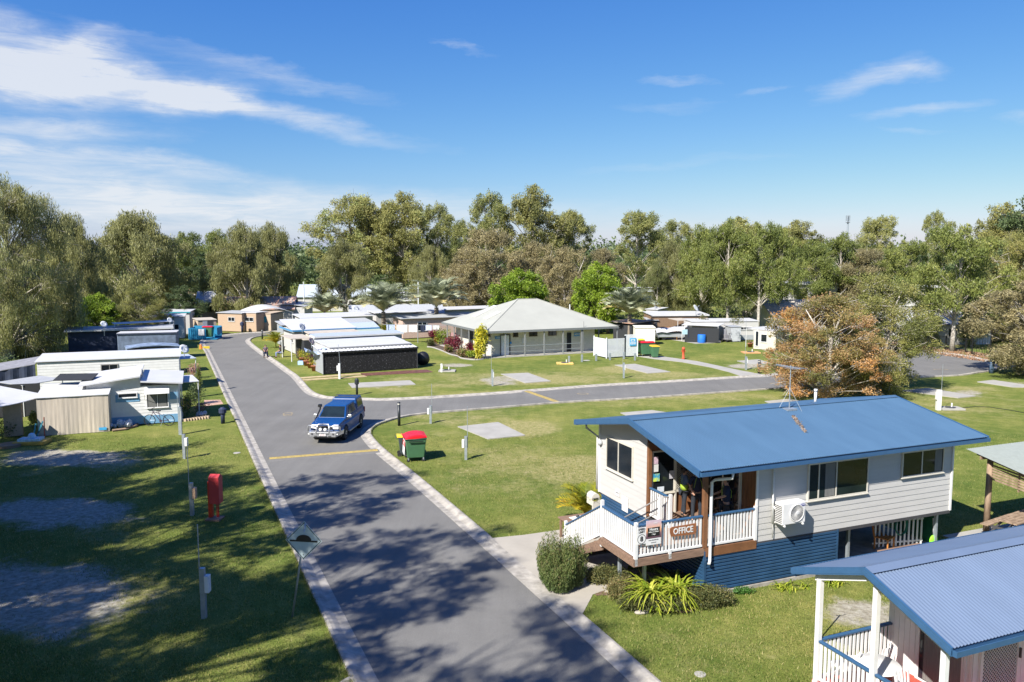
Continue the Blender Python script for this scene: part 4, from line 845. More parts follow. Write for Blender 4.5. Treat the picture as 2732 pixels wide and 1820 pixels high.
for x in (-2.3, -.3): s2.hexa([(x - .02, 2.0, ZD - .42), (x + .02, 2.0, ZD - .42), (x + .02, 4.45, -.0), (x - .02, 4.45, -.0)], [(x - .02, 2.0, ZD - .05), (x + .02, 2.0, ZD - .05), (x + .02, 4.6, .12), (x - .02, 4.6, .12)])
s2.build('stair_stringer', M_DECK, rt)
MB().tube([(.55, RY0 + .0, ZE - .15), (.55, RY0 + .02, ZE - .32), (.22, -.12, ZE - .42), (.14, -.07, ZE - .5), (.14, -.07, 1.12), (.06, -.14, 1.05)], .045, 9).build('downpipe', M_WHITE, rt, smooth=True)
MB().tube([(-.18, RY1 - .08, ZE - .12), (-.18, RY1 - .1, ZE - .3), (-.05, Y1 + .05, ZE - .5), (-.05, Y1 + .05, 1.5)], .04, 8).build('rear_downpipe', M_WALL, rt, smooth=True)
a = OF.on_y(2063, 1240, 0)
MB().tube([(a.x, -.04, 3.9), (a.x, -.04, 1.95)], .028, 8).tube([(a.x + .02, -.05, 2.75), (a.x + .02, -.05, 1.5)], .014, 6).tube([(a.x + .03, -.05, 2.5), (a.x + .08, -.1, 2.35), (a.x + .3, -.12, 2.3)], .02, 6).build('conduit', M_WHITE, rt, smooth=True)
# things mounted on the roof / walls
a = OF.g(2105, 1107, 4.5); zz = ZE + (ZR - ZE) * (a.y - RY0) / (YM - RY0); W_ = OF.w(a.x, a.y, zz)
an = thing('tv_antenna', 'grey television antenna on a mast on the dark blue office roof', 'antenna', W_, TH)
MB().tube([(0, 0, -.02), (0, 0, 1.55)], .018, 6).build('mast', M_GALV, an); m = MB().tube([(-.1, -.62, 1.5), (-.1, .62, 1.52)], .012, 5)
for i in range(9): y = -.55 + i * .14; m.tube([(-.42 + .02 * i, y, 1.5), (.24 - .02 * i, y, 1.5)], .006, 4)
m.build('elements', M_GALV, an); MB().tube([(0, 0, .75), (-.35, .1, .06)], .008, 4).tube([(0, 0, .75), (.25, -.35, -.05)], .008, 4).tube([(0, 0, .75), (.3, .3, .1)], .008, 4).build('stay_wire', M_GALV, an); MB().box(-.22, .18, -.2, .1, -.03, .03).build('base_plate', M_GALV, an)
a = OF.g(2138, 1073, 4.6); W_ = OF.w(a.x, 3.75, 4.62); v_ = thing('vent_pipe', 'short white vent pipe poking out near the ridge of the dark blue roof', 'vent pipe', W_, 0); MB().cyl((0, 0, 0), .05, .5).build('pipe', M_WHITE, v_, smooth=True); MB().cyl((0, 0, .5), .065, .09).build('cap', M_WHITE, v_, smooth=True)
# air conditioner
A, B = OF.on_y(2070, 1322, -.28), OF.on_y(2147, 1370, -.28)
ac = thing('air_conditioner', 'white outdoor air conditioner with a round fan grille hung on the cream office wall', 'air conditioner', OF.w((A.x + B.x) / 2 + .04, -.05, 2.0), TH)
MB().box(-.46, .42, -.38, -.03, 0, .66).build('casing', M_WHITE, ac, bevel=.02); g = MB(); R90 = Matrix.Rotation(math.pi / 2, 4, 'X')
g.lathe([(.27, .0), (.27, .02), (.25, .02), (.25, .0)], (.08, -.385, .33), 26, R90)
for i in range(26): t = i * 2 * math.pi / 26; g.bar((.08 + .05 * math.cos(t), -.395, .33 + .05 * math.sin(t)), (.08 + .25 * math.cos(t + .35), -.395, .33 + .25 * math.sin(t + .35)), .007)
g.lathe([(.05, 0), (.05, .015)], (.08, -.392, .33), 14, R90); g.build('fan_grille', M_WHITE, ac); MB().lathe([(.25, 0), (.25, .004)], (.08, -.382, .33), 24, R90).build('fan_opening', mat('fan_shadow', (.16, .16, .16)), ac)
lv = MB()
for i in range(10): lv.box(-.475, -.462, -.36, -.06, .06 + i * .055, .078 + i * .055)
lv.build('side_louvre', M_DGREY, ac); lg = MB().lathe([(.085, 0), (.085, .006)], (0, 0, 0), 20, R90); lg.tf(Matrix.Translation((.30, -.384, .56)) @ Matrix.Diagonal((1.15, 1, .42, 1))); lo = lg.build('badge', mat('badge_blue', (.02, .03, .22)), ac)
text_mesh('SAMSUNG', .036, 'lettering', M_WHITE, lo, (.30, -.392, .56), sx=.95); text_mesh('INVERTER', .022, 'lettering', M_GREYP, ac, (.27, -.384, .08))
MB().box(-.4, -.36, -.42, .05, -.05, 0).box(.3, .34, -.42, .05, -.05, 0).build('bracket', M_WHITE, ac)
# ---- signs on the deck rail
def txtpanel(root, lines, m, y=-.006):
    for t, s, x, z, b in lines: text_mesh(t, s, 'lettering', m, root, (x, y, z), bold=b)
def on_rail(px, py, yy=-.02): a = OF.on_y(px, py, yy); return a
a = on_rail(1711, 1429); b0 = on_rail(1698, 1449)
sg = thing('speed_limit_sign', 'white speed limit 8 sign on the deck rail', 'sign', OF.w(a.x, -.035, a.z), TH)
MB().box(-.15, .15, -.004, .004, -.25, .24).build('panel', M_WHITE, sg, bevel=.004)
txtpanel(sg, [('SPEED', .085, 0, .185, .001), ('LIMIT', .085, 0, .105, .001), ('8', .2, 0, -.10, .006)], M_BLACK, -.008)
rg = MB()
for i in range(28):
    t0, t1 = 2 * math.pi * i / 28, 2 * math.pi * (i + 1) / 28; rg.add([(r * math.cos(t), -.007, -.1 + r * math.sin(t)) for t in (t0, t1) for r in (.125, .14)], [(0, 2, 3, 1)])
rg.build('ring', M_BLACK, sg)
a = on_rail(1743, 1420); sg = thing('opening_hours_sign', 'sunset-coloured banner with a black opening hours box on the deck rail', 'sign', OF.w(a.x, -.035, a.z), TH)
pm_ = bpy.data.materials.new('sunset_print'); pm_.use_nodes = True; nt = pm_.node_tree; tc = nd(nt, 'ShaderNodeTexCoord'); sp = nd(nt, 'ShaderNodeSeparateXYZ'); nt.links.new(tc.outputs['Object'], sp.inputs[0]); nn_ = nd(nt, 'ShaderNodeTexNoise', i_Scale=9.0); nt.links.new(tc.outputs['Object'], nn_.inputs['Vector'])
cr = nd(nt, 'ShaderNodeValToRGB'); mr = mth(nt, 'ADD', mth(nt, 'MULTIPLY_ADD', sp.outputs[2], 1.4, .45), mth(nt, 'MULTIPLY', nn_.outputs['Fac'], .12)); nt.links.new(mr, cr.inputs[0]); e = cr.color_ramp.elements; e[0].position = .22; e[0].color = (.05, .03, .05, 1); e[1].position = .95; e[1].color = (.55, .42, .48, 1)
q = e.new(.45); q.color = (.20, .10, .12, 1); q = e.new(.62); q.color = (.75, .38, .20, 1); nt.links.new(cr.outputs[0], nt.nodes['Principled BSDF'].inputs[0])
MB().box(-.25, .25, -.004, .004, -.36, .36).build('panel', M_WHITE, sg); MB().box(-.25, .25, -.006, -.0045, -.17, .36).build('picture', pm_, sg); MB().box(-.20, .20, -.009, -.007, -.11, .15).build('black_box', M_BLACK, sg)
txtpanel(sg, [('Hours', .11, 0, .095, .003), ('8:00am to 5:00pm', .046, 0, .02, .001), ('7 days', .052, 0, -.05, .001)], M_WHITE, -.012); txtpanel(sg, [('PARK', .055, .06, .27, 0)], M_WHITE, -.009); txtpanel(sg, [('Phone: (07) 5498 8701', .036, 0, -.22, 0), ('caravan park', .034, 0, -.29, 0)], M_DGREY, -.008)
a = on_rail(1821, 1414); sg = thing('office_sign', 'brown timber board with white letters reading OFFICE on the deck rail', 'sign', OF.w(a.x, -.04, a.z), TH)
MB().prism([(-.44, -.02), (-.40, -.14), (.42, -.17), (.46, -.1), (.45, .15), (-.38, .14), (-.45, .10)], -.012, .012).tf(Matrix.Rotation(math.pi / 2, 4, 'X')).build('board', mat('sign_timber', (.24, .09, .035), var=.2, scale=4), sg)
lt = text_mesh('OFFICE', .26, 'lettering', M_WHITE, sg, (0, -.018, -.005), bold=.004, ext=.004, sx=.82)
# posters on the porch window
for i, (x, z, w, h, m, lab) in enumerate([(.30, 3.36, .16, .24, mat('poster_pink', (.55, .40, .48), var=.3, scale=20), 'pinkish notice taped highest on the porch window'), (.31, 3.10, .17, .25, M_WHITE, 'white notice taped below the pinkish one on the porch window'),
        (.33, 2.78, .24, .26, mat('poster_blue', (.03, .35, .62), var=.2, scale=4, c2=(.60, .75, .10), thr=(.45, .6)), 'blue, green and yellow poster on the porch window'), (.93, 2.82, .2, .27, mat('poster_plain', (.50, .48, .52), var=.25, scale=25), 'pale grey notice on the right side of the porch window'), (.5, 2.36, .26, .18, mat('poster_lower', (.62, .68, .75), var=.15, scale=18), 'pale blue-white notice low on the porch window')]):
    single(MB().box(-w / 2, w / 2, -.003, .003, -h / 2, h / 2), 'poster', m, lab, 'notice', OF.w(x, PYD - .085, z), TH)
# mailbox on a post at the end wall
a = OF.on_x(1596, 1350, -.35); mb_ = thing('letterbox', 'cream round-topped letterbox on a post at the corner of the office by the stairs', 'letterbox', OF.w(-.32, 6.35, 0), TH)
MB().box(-.04, .04, -.04, .04, 0, 1.05).build('post', M_DGREY, mb_); k = MB().box(-.16, .16, -.2, .2, 1.05, 1.32); k.tube([(0, -.2, 1.32), (0, .2, 1.32)], .16, 16); k.box(-.15, .15, -.26, -.2, .75, 1.2); k.build('box', M_CREAM, mb_); MB().box(-.09, .09, -.215, -.205, 1.25, 1.3).build('slot', M_BLACK, mb_)
a = P(1541, 1382, .75); tb_ = thing('timber_table', 'small brown timber table with a paper on it at the foot of the office stairs', 'table', (a.x, a.y, 0), TH)
t = MB()
for i in range(5): t.box(-.6 + i * .24 + .005, -.6 + (i + 1) * .24 - .005, -.4, .4, .71, .75)
t.build('tabletop', M_DECK, tb_)
for x, y in ((-.5, -.32), (.5, -.32), (-.5, .32), (.5, .32)): MB().box(x - .04, x + .04, y - .04, y + .04, 0, .71).build('leg', M_DECK, tb_)
bk = thing('visitor_book', 'open paper with a dark stone on it on the small timber table', 'paper', (a.x, a.y, .75), TH + .1); MB().box(-.26, .2, -.14, .16, 0, .02).build('paper', M_WHITE, bk); MB().ball((.02, .03, .06), .06, (1.4, .9, .8), jit=.1).build('stone', M_DGREY, bk, smooth=True)
# ---- under-office clutter (right part)
def chair(label, loc, rz, m, w=.5, h=.95, name='timber_chair'):
    c = thing(name, label, 'chair', loc, rz)
    s = MB()
    for i in range(5): s.box(-w / 2, w / 2, -.24 + i * .098, -.24 + i * .098 + .08, .41, .44)
    s.build('seat', m, c); b = MB().bar((-w / 2 + .02, .23, .42), (-w / 2 + .02, .36, h), .045).bar((w / 2 - .02, .23, .42), (w / 2 - .02, .36, h), .045).bar((-w / 2, .36, h - .02), (w / 2, .36, h - .02), .05)
    for i in range(6): x = -w / 2 + .07 + i * (w - .14) / 5; b.bar((x, .25, .5), (x, .355, h - .03), .03, .012)
    b.build('backrest', m, c)
    for x, y in ((-w / 2 + .03, -.22), (w / 2 - .03, -.22), (-w / 2 + .03, .22), (w / 2 - .03, .22)): MB().box(x - .02, x + .02, y - .02, y + .02, 0, .42).build('leg', m, c)
    return c
M_ORW = mat('orange_timber', (.42, .16, .03), var=.2, scale=4)
a = P(2358, 1468, .0); chair('orange-brown timber chair with slatted back under the raised end of the office', (a.x, a.y, .05), TH + math.radians(200) - math.pi, M_ORW, .55, 1.0)
a = P(2420, 1468, .7); t = thing('bench_table', 'low brown timber table under the raised end of the office beside the chair', 'table', (a.x, a.y, .05), TH); MB().box(-.9, .9, -.35, .35, .6, .65).build('tabletop', M_DECK, t)
for x in (-.7, .7): MB().box(x - .05, x + .05, -.3, .3, 0, .6).build('leg', M_DECK, t)
def picket(label, p0, p1, h=1.0, n=12):
    A, B = p0, p1; d = B - A; L = math.hypot(d.x, d.y); f = thing('picket_fence', label, 'fence', (A.x, A.y, .04), math.atan2(d.y, d.x)); m = MB()
    for i in range(n):
        x = (i + .5) * L / n; m.box(x - .03, x + .03, -.012, .012, .05, h - .08).lathe([(.03, h - .08), (.045, h - .05), (.005, h + .02)], (x, 0, 0), 4)
    m.build('pickets', M_WHITE, f); MB().box(0, L, .013, .035, .15, .21).box(0, L, .013, .035, h - .22, h - .16).build('rails', M_WHITE, f); return f
picket('bright white picket fence panel in the sun under the right end of the office', OF.w(7.7, 1.0), OF.w(9.6, .6), 1.15, 12)
picket('white picket fence in the shade farther back under the office', OF.w(6.2, 5.6), OF.w(9.9, 5.6), 1.15, 24)
hs_ = MB()
for j in range(3):
    hs_.tube([(.25 * math.cos(t) * (1 + .05 * j), -.05 - .02 * j, .25 * math.sin(t) * 1.3) for t in np.linspace(0, 6.6, 18)], .018, 5)
single(hs_, 'garden_hose', mat('hose_green', (.02, .18, .12)), 'green garden hose looped over the white picket fence', 'hose', OF.w(8.6, .72, .85), TH, smooth=True)
k = thing('plastic_spade', 'lime green plastic shovel standing beside the white picket fence', 'shovel', OF.w(9.75, .3, .05), TH); MB().tube([(0, 0, .4), (.05, .1, 1.0)], .02, 6).build('handle', M_WHITE, k); MB().ball((0, 0, .25), .2, (1, .3, 1)).build('blade', mat('lime_plastic', (.25, .75, .03)), k, smooth=True)
k = thing('shade_sail', 'dark green fabric screen hanging at the right end of the office base', 'screen', OF.w(10.05, .5, 0), TH); MB().add([(0, 0, 1.35), (0, 2.2, 1.35), (0, 1.6, .08), (-.05, .2, .06), (.02, 0, 1.35), (.02, 2.2, 1.35), (.02, 1.6, .08), (-.03, .2, .06)], [(0, 1, 2, 3), (7, 6, 5, 4), (0, 4, 5, 1), (2, 6, 7, 3)]).build('fabric', mat('green_fabric', (.01, .12, .06)), k)
# ================================================================ CABIN (lower right)
cb = thing('cabin', 'cabin with pale blue corrugated roof, white posts and red deck in the lower right corner', 'cabin', OF.O, TH)
cx0, cx1, cy0, cy1, ce, cr_ = -1.15, 10.5, -9.05, -4.95, 2.9, 3.66; cm = (cy0 + cy1) / 2
rf = MB(); corr(rf, cx0, cx1, cy0, ce, cm, cr_, pitch=.09, amp=.014); corr(rf, cx0, cx1, cm, cr_, cy1, ce, pitch=.09, amp=.014); ro = rf.build('roof', M_BLUE2, cb, smooth=True)
MB().add([(cx0 - .02, cm - .2, cr_ - .03), (cx1, cm - .2, cr_ - .03), (cx1, cm, cr_ + .035), (cx0 - .02, cm, cr_ + .035), (cx0 - .02, cm + .2, cr_ - .03), (cx1, cm + .2, cr_ - .03)], [(0, 1, 2, 3), (3, 2, 5, 4)]).build('ridge_cap', M_BLUE2, ro)
mb = MB(); barge(mb, cx0, cy0 - .02, ce, cm, cr_, h=.17); barge(mb, cx0, cm, cr_, cy1 + .02, ce, h=.17); barge(mb, cx0 - .02, cy0 - .02, ce - .06, cm, cr_ - .06, t=.03, h=.08); barge(mb, cx0 - .02, cm, cr_ - .06, cy1 + .02, ce - .06, t=.03, h=.08); mb.build('barge_board', M_BLUEF, cb)
mb = MB(); gutter(mb, cx0 + .01, cx1, cy0 + .03, ce - .01, -1); gutter(mb, cx0 + .01, cx1, cy1 - .03, ce - .01, 1); mb.build('gutter', M_BLUEF, cb)
MB().add([(cx0 + .04, cy0 + .05, ce - .05), (cx1, cy0 + .05, ce - .05), (cx1, cm, cr_ - .05), (cx0 + .04, cm, cr_ - .05), (cx0 + .04, cy1 - .05, ce - .05), (cx1, cy1 - .05, ce - .05)], [(0, 3, 2, 1), (3, 4, 5, 2)]).build('ceiling', M_WHITE, cb)
M_CW = mat('white_wall', (.72, .69, .67), rough=.6, var=.04); M_RED_ = mat('red_deck', (.38, .06, .035), rough=.6, var=.15, stretch=(.3, 4, 1), scale=3)
ZF = .5; wy0, wy1, wx = -7.72, -5.55, 1.22
w = MB().box(wx + .02, cx1, wy0 + .02, wy1, 0.0, ce - .12); w.build('wall', M_CW, cb); w = MB(); vboards(w, -wy1, -wy0, ZF, ce + .12, 0, .15); w.tf(Matrix.Translation((wx, 0, 0)) @ Matrix.Rotation(-math.pi / 2, 4, 'Z')); w.build('end_cladding', M_CW, cb)
w = MB(); vboards(w, wx, cx1, ZF, ce - .12, wy0, .15); w.build('front_cladding', M_CW, cb)
MB().add([(wx + .03, wy1, ce - .12), (wx + .03, wy0, ce - .12), (wx + .03, cm, cr_ - .1)], [(0, 1, 2)]).build('gable', M_CW, cb)
fo = window(cb, 6.42, 7.55, ZF + .04, 2.35, .0, (.0, .97), glass('cabin_glass', (.03, .03, .04)), mats=M_WHITE, name='sliding_door', curtain=((.12, .55), (.6, .95)), face='x')
fo.location = (wx - .03, 0, 0)
MB().box(-1.05, wx, -8.85, wy1 + .02, ZF - .12, ZF).box(wx, cx1, -8.85, wy0, ZF - .12, ZF).build('deck', M_RED_, cb)
MB().box(-1.06, -1.0, -8.88, wy1, .1, ZF - .01).box(-1.0, cx1, -8.88, -8.84, .1, ZF - .01).box(-1.0, wx, wy1 - .03, wy1 + .03, .1, ZF - .01).build('deck_edge', M_WHITE, cb)
for x, y in ((-1.0, -5.62), (-1.0, -7.18), (-1.0, -8.8), (3.6, -8.8)): 
    zt = ce - .26 + (cr_ - ce) * max(0, 1 - abs(y - cm) / 2.05); MB().box(x - .055, x + .055, y - .055, y + .055, 0, zt).build('post', M_WHITE, cb)
q_ = MB().box(-.96, cx1, -8.84, -8.78, ce - .26, ce - .12)
for a, b in ((-5.5, cm), (-8.78, cm)): za = ce + (cr_ - ce) * (1 - abs(a - cm) / 2.05) - .09; zb = cr_ - .09; q_.hexa([(-1.04, a, za - .2), (-.97, a, za - .2), (-.97, b, zb - .2), (-1.04, b, zb - .2)], [(-1.04, a, za), (-.97, a, za), (-.97, b, zb), (-1.04, b, zb)])
q_.build('beam', M_WHITE, cb)
rt_cur = cb; balus('b', [(-1.0, -7.1, ZF), (-1.0, -5.68, ZF)], .98); balus('b', [(-.94, -5.62, ZF), (wx, -5.62, ZF)], .98); balus('b', [(-1.0, -8.72, ZF), (-1.0, -7.25, ZF)], .98)
# screen door facing the camera
sd_ = MB().box(1.42, 2.52, wy0 - .05, wy0 - .02, ZF + .05, 2.5).build('screen_door', M_SHADE, cb); ms = MB()
zlo, zhi, xl, xh = ZF + .06, 2.48, 1.44, 2.50; st_ = .085
for i in range(-30, 44):
    for s in (1, -1):
        x = xl + i * st_; t0 = max(0, (xl - x) if s > 0 else (x - xh)); t1 = min(zhi - zlo, (xh - x) if s > 0 else (x - xl))
        if t1 > t0 + .01: ms.bar((x + s * t0, wy0 - .06, zlo + t0), (x + s * t1, wy0 - .06, zlo + t1), .012)
ms.build('diamond_mesh', M_WHITE, sd_); MB().box(1.36, 1.44, wy0 - .08, wy0, ZF, 2.56).box(2.5, 2.6, wy0 - .08, wy0, ZF, 2.56).box(1.44, 2.5, wy0 - .08, wy0, 2.48, 2.56).build('frame', M_WHITE, sd_); MB().box(2.53, 2.57, wy0 - .12, wy0 - .08, 1.4, 1.62).build('handle', M_DGREY, sd_)
k = thing('patio_table', 'round white plastic table on the red cabin deck', 'table', OF.w(-.25, -6.6, ZF), TH); MB().lathe([(.02, .68), (.48, .68), (.5, .70), (.48, .72), (.02, .72)], n=24).build('tabletop', M_WHITE, k, smooth=True)
for i in range(4): t = i * 1.57 + .7; MB().bar((.3 * math.cos(t), .3 * math.sin(t), .68), (.38 * math.cos(t), .38 * math.sin(t), 0), .05).build('leg', M_WHITE, k)
for j, (x, y, r, lb) in enumerate([(-.5, -5.95, 2.9, 'white moulded plastic chair on the cabin deck near the far rail'), (.35, -6.0, 3.6, 'white moulded plastic chair on the cabin deck near the wall'), (-.2, -7.45, .2, 'white moulded plastic chair on the cabin deck nearest the camera')]):
    c = thing('plastic_chair', lb, 'chair', OF.w(x, y, ZF), TH + r, 'white plastic chairs on the cabin deck'); MB().box(-.25, .25, -.24, .24, .40, .43).build('seat', M_WHITE, c, bevel=.01)
    b = MB()
    for i in range(9): t = -.9 + i * .225; b.hexa([(.26 * math.sin(t) - .02, .26 * math.cos(t) - .0, .43), (.26 * math.sin(t) + .03, .26 * math.cos(t), .43), (.26 * math.sin(t) + .03, .26 * math.cos(t) + .02, .43), (.26 * math.sin(t) - .02, .26 * math.cos(t) + .02, .43)], [(.28 * math.sin(t) - .02, .34 * math.cos(t), .83), (.28 * math.sin(t) + .03, .34 * math.cos(t), .83), (.28 * math.sin(t) + .03, .34 * math.cos(t) + .02, .83), (.28 * math.sin(t) - .02, .34 * math.cos(t) + .02, .83)])
    b.build('backrest', M_WHITE, c)
    for q in ((-.22, -.2), (.22, -.2), (-.2, .22), (.2, .22)): MB().bar((q[0], q[1], .41), (q[0] * 1.15, q[1] * 1.15, 0), .04).build('leg', M_WHITE, c)
# ================================================================ PICNIC SHELTER (right edge)
sx, sy = 13.0, .78
sh = thing('picnic_shelter', 'open timber picnic shelter with a pale green-grey roof at the right edge', 'shelter', OF.w(sx, sy), TH)
M_POST = mat('old_timber_post', (.27, .18, .11), rough=.85, var=.4, scale=3, stretch=(2, 2, .5), c2=(.36, .26, .18)); M_SHR = mat('pale_green_roof', (.235, .26, .235), rough=.75, var=.06)
for x, y in ((0, 0), (3.6, 0), (0, -3.2), (3.6, -3.2)): MB().tube([(x, y, 0), (x, y, 2.78 + .18 * y)], [.11, .10], 10).build('post', M_POST, sh, smooth=True)
rf = MB(); corr(rf, -.35, 4.5, -4.0, 2.14, .72, 2.99, pitch=.1, amp=.012); rf.build('roof', M_SHR, sh, smooth=True)
k = MB()
for x in (-.06, 3.54): k.hexa([(x, -3.9, 2.0), (x + .12, -3.9, 2.0), (x + .12, .5, 2.79), (x, .5, 2.79)], [(x, -3.9, 2.14), (x + .12, -3.9, 2.14), (x + .12, .5, 2.93), (x, .5, 2.93)])
k.box(-.3, 4.4, .12, .2, 2.72, 2.84).build('beam', M_POST, sh); sl_m = MB()
for i in range(6): z = 2.0 + i * .10; sl_m.hexa([(-.02, -3.1, z - .28), (.01, -3.1, z - .28), (.01, -.11, z), (-.02, -.11, z)], [(-.02, -3.1, z - .22), (.01, -3.1, z - .22), (.01, -.11, z + .06), (-.02, -.11, z + .06)])
for y in (-1.1, -2.1): sl_m.box(.011, .04, y - .03, y + .03, 1.8, 2.5)
sl_m.build('slat_screen', M_POST, sh); MB().box(-1.9, 4.2, -4.2, .25, -.02, .05).build('slab', M_PAD, sh)
pt = thing('picnic_table', 'weathered timber picnic table with bench under the shelter', 'picnic table', OF.w(13.45, -.15, .05), TH + .17)
k = MB()
for i in range(5): k.box(-1.0, 1.0, -.38 + i * .155, -.38 + i * .155 + .14, .72, .76)
k.build('tabletop', M_POST, pt)
for s in (-1, 1): MB().box(-1.0, 1.0, s * .72 - .14, s * .72 + .14, .42, .46).build('bench', M_POST, pt)
for x in (-.75, .75): MB().bar((x, -.7, 0), (x, -.2, .72), .07).bar((x, .7, 0), (x, .2, .72), .07).box(x - .03, x + .03, -.8, .8, .34, .42).build('leg', M_DGREY, pt)
# ================================================================ TOILET BLOCK
TB = Fr(P(1293.6, 957), math.radians(24)); tr = thing('toilet_block', 'toilet block of pale blockwork under a broad pale grey-green hipped roof', 'toilet block', TB.O, TB.th)
M_BLOCK = mat('pale_blockwork', (.46, .43, .36), rough=.9, var=.10, scale=6); M_TROOF = mat('grey_green_roof', (.36, .36, .31), rough=.6, var=.05, scale=.5); M_TF = mat('grey_fascia', (.16, .17, .17), rough=.6); M_TP = mat('grey_post', (.25, .26, .26), rough=.5, metal=.2)
LX, LY, ze, zr = 15.5, 13.2, 2.72, 5.55
def block_mat():
    m = bpy.data.materials.new('blockwork'); m.use_nodes = True; nt = m.node_tree; b = nt.nodes['Principled BSDF']; b.inputs['Roughness'].default_value = .9; tc = nd(nt, 'ShaderNodeTexCoord'); mp = nd(nt, 'ShaderNodeMapping'); mp.inputs['Rotation'].default_value = (math.pi / 2, 0, 0)
    br = nd(nt, 'ShaderNodeTexBrick', i_Scale=1.0); br.inputs['Brick Width'].default_value = .4; br.inputs['Row Height'].default_value = .2; br.inputs['Mortar Size'].default_value = .008; br.inputs['Color1'].default_value = (.66, .62, .52, 1); br.inputs['Color2'].default_value = (.58, .55, .46, 1); br.inputs['Mortar'].default_value = (.46, .44, .38, 1)
    nt.links.new(tc.outputs['Object'], mp.inputs[0]); nt.links.new(mp.outputs[0], br.inputs['Vector']); nt.links.new(br.outputs[0], b.inputs[0]); return m
M_BLOCK = block_mat()
ax, bx, hy = 6.6, 8.9, 6.6
rfm = MB(); V = [(0, -.1, ze), (LX, -.1, ze), (LX, LY, ze), (0, LY, ze), (ax, hy, zr), (bx, hy, zr)]
rfm.add(V, [(0, 1, 5, 4), (1, 2, 5), (2, 3, 4, 5), (3, 0, 4)]); rfm.build('roof', M_TROOF, tr)
MB().add([(a, b, c - .1) for a, b, c in V], [(0, 4, 5, 1), (1, 5, 2), (2, 5, 4, 3), (3, 4, 0)]).build('ceiling', M_WHITE, tr)
MB().box(-.03, LX + .03, -.13, -.1, ze - .2, ze + .03).box(-.03, 0, -.1, LY, ze - .2, ze + .03).box(LX, LX + .03, -.1, LY, ze - .2, ze + .03).box(0, LX, LY, LY + .03, ze - .2, ze + .03).build('fascia', M_TF, tr)
hp = MB()
for a, b in ((0, 4), (1, 5), (4, 5)): p, q = Vector(V[a]), Vector(V[b]); hp.bar(p + Vector((0, 0, .02)), q + Vector((0, 0, .02)), .16, .03)
hp.build('hip_capping', M_TROOF, tr)
def rz_front(y): return ze + (zr - ze) * (y + .1) / (hy + .1)
def rz_left(x): return ze + (zr - ze) * x / ax
M_SKY = mat('skylight_plastic', (.60, .60, .58), rough=.4, var=.03)
def slope_pt(px, py, f, ax_):
    z = 4.0
    for _ in range(30): A = TB.g(px, py, z); z = .5 * z + .5 * f(A[ax_])
    return A.x, A.y
for px, py, w, l in ((1372, 836, 1.15, 2.0), (1459, 829, 1.15, 1.6)):   # skylights on the front slope
    x, y = slope_pt(px, py, rz_front, 1); y1 = y; y0 = y - l; q = [(x, y0, rz_front(y0)), (x + w, y0, rz_front(y0)), (x + w, y1, rz_front(y1)), (x, y1, rz_front(y1))]; MB().hexa([(a, b, c + .02) for a, b, c in q], [(a, b, c + .12) for a, b, c in q]).build('skylight', M_SKY, tr)
for px, py, w, l in ((1268, 847, 1.0, 2.6), (1299, 853, 1.0, 1.6)):     # on the left slope
    x, y = slope_pt(px, py, rz_left, 0); x1 = x + l; q = [(x, y, rz_left(x)), (x1, y, rz_left(x1)), (x1, y + w, rz_left(x1)), (x, y + w, rz_left(x))]; MB().hexa([(a, b, c + .02) for a, b, c in q], [(a, b, c + .12) for a, b, c in q]).build('skylight', M_SKY, tr)
wy = 1.35; MB().box(1.3, 13.4, wy, LY - 1.2, 0, ze - .1).build('wall', M_BLOCK, tr)
MB().box(-.2, LX + .2, -.1, LY + .2, -.05, .07).build('slab', M_PAD, tr)
pz = MB()
for i in range(7):
    x = .05 + i * 2.2
    if i == 6: x = 11.2
    pz.box(x - .05, x + .05, -.02, .08, 0, ze - .18)
pz.box(LX - .1, LX, 0, .1, 0, ze - .18)
for i in range(1, 6): pz.box(.02, .12, i * 2.3 - .05, i * 2.3 + .05, 0, ze - .18)
for i in range(1, 3): pz.box(LX - .1, LX, i * 4 - .05, i * 4 + .05, 0, ze - .18)
pz.build('veranda_post', M_TP, tr)
MB().tube([(2.25, .03, 1.1), (11.2, .03, 1.1)], .03, 5).tube([(2.25, .03, .55), (11.2, .03, .55)], .025, 5).build('handrail', M_GALV, tr)
def tb_rect(px0, py0, px1, py1, name, m, y=None, pad=.03, parent=None):
    yy = wy if y is None else y; a = TB.on_y(px0, py0, yy); b = TB.on_y(px1, py1, yy); return MB().box(a.x, b.x, yy - pad, yy - .002, b.z, a.z).build(name, m, parent or tr)
z6 = lambda a, b: (1140 + a / 3.678, 700 + b / 3.678)
M_WF = mat('brown_window_frame', (.12, .08, .05))
for r in ((585, 700, 618, 732), (840, 690, 892, 733), (997, 684, 1080, 726), (1185, 676, 1268, 718)):
    w_ = tb_rect(*z6(r[0], r[1]), *z6(r[2], r[3]), 'window', M_WF, pad=.05); a = TB.on_y(*z6(r[0] + 6, r[1] + 4), wy); b = TB.on_y(*z6(r[2] - 6, r[3] - 6), wy); MB().box(a.x, b.x, wy - .056, wy - .051, b.z, a.z).build('pane', G_, w_)
d_ = tb_rect(*z6(722, 720), *z6(798, 910), 'door', mat('white_door', (.72, .74, .76)), pad=.06)
a = TB.on_y(*z6(722, 716), wy); b = TB.on_y(*z6(806, 912), wy); MB().box(a.x - .06, a.x, wy - .08, wy, .07, a.z).box(b.x, b.x + .08, wy - .08, wy, .07, a.z).box(a.x - .06, b.x + .08, wy - .08, wy, a.z, a.z + .08).build('frame', M_DGREY, d_)
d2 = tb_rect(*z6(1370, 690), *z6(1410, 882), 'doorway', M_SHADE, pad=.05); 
M_SB = mat('sign_blue', (.02, .25, .62))
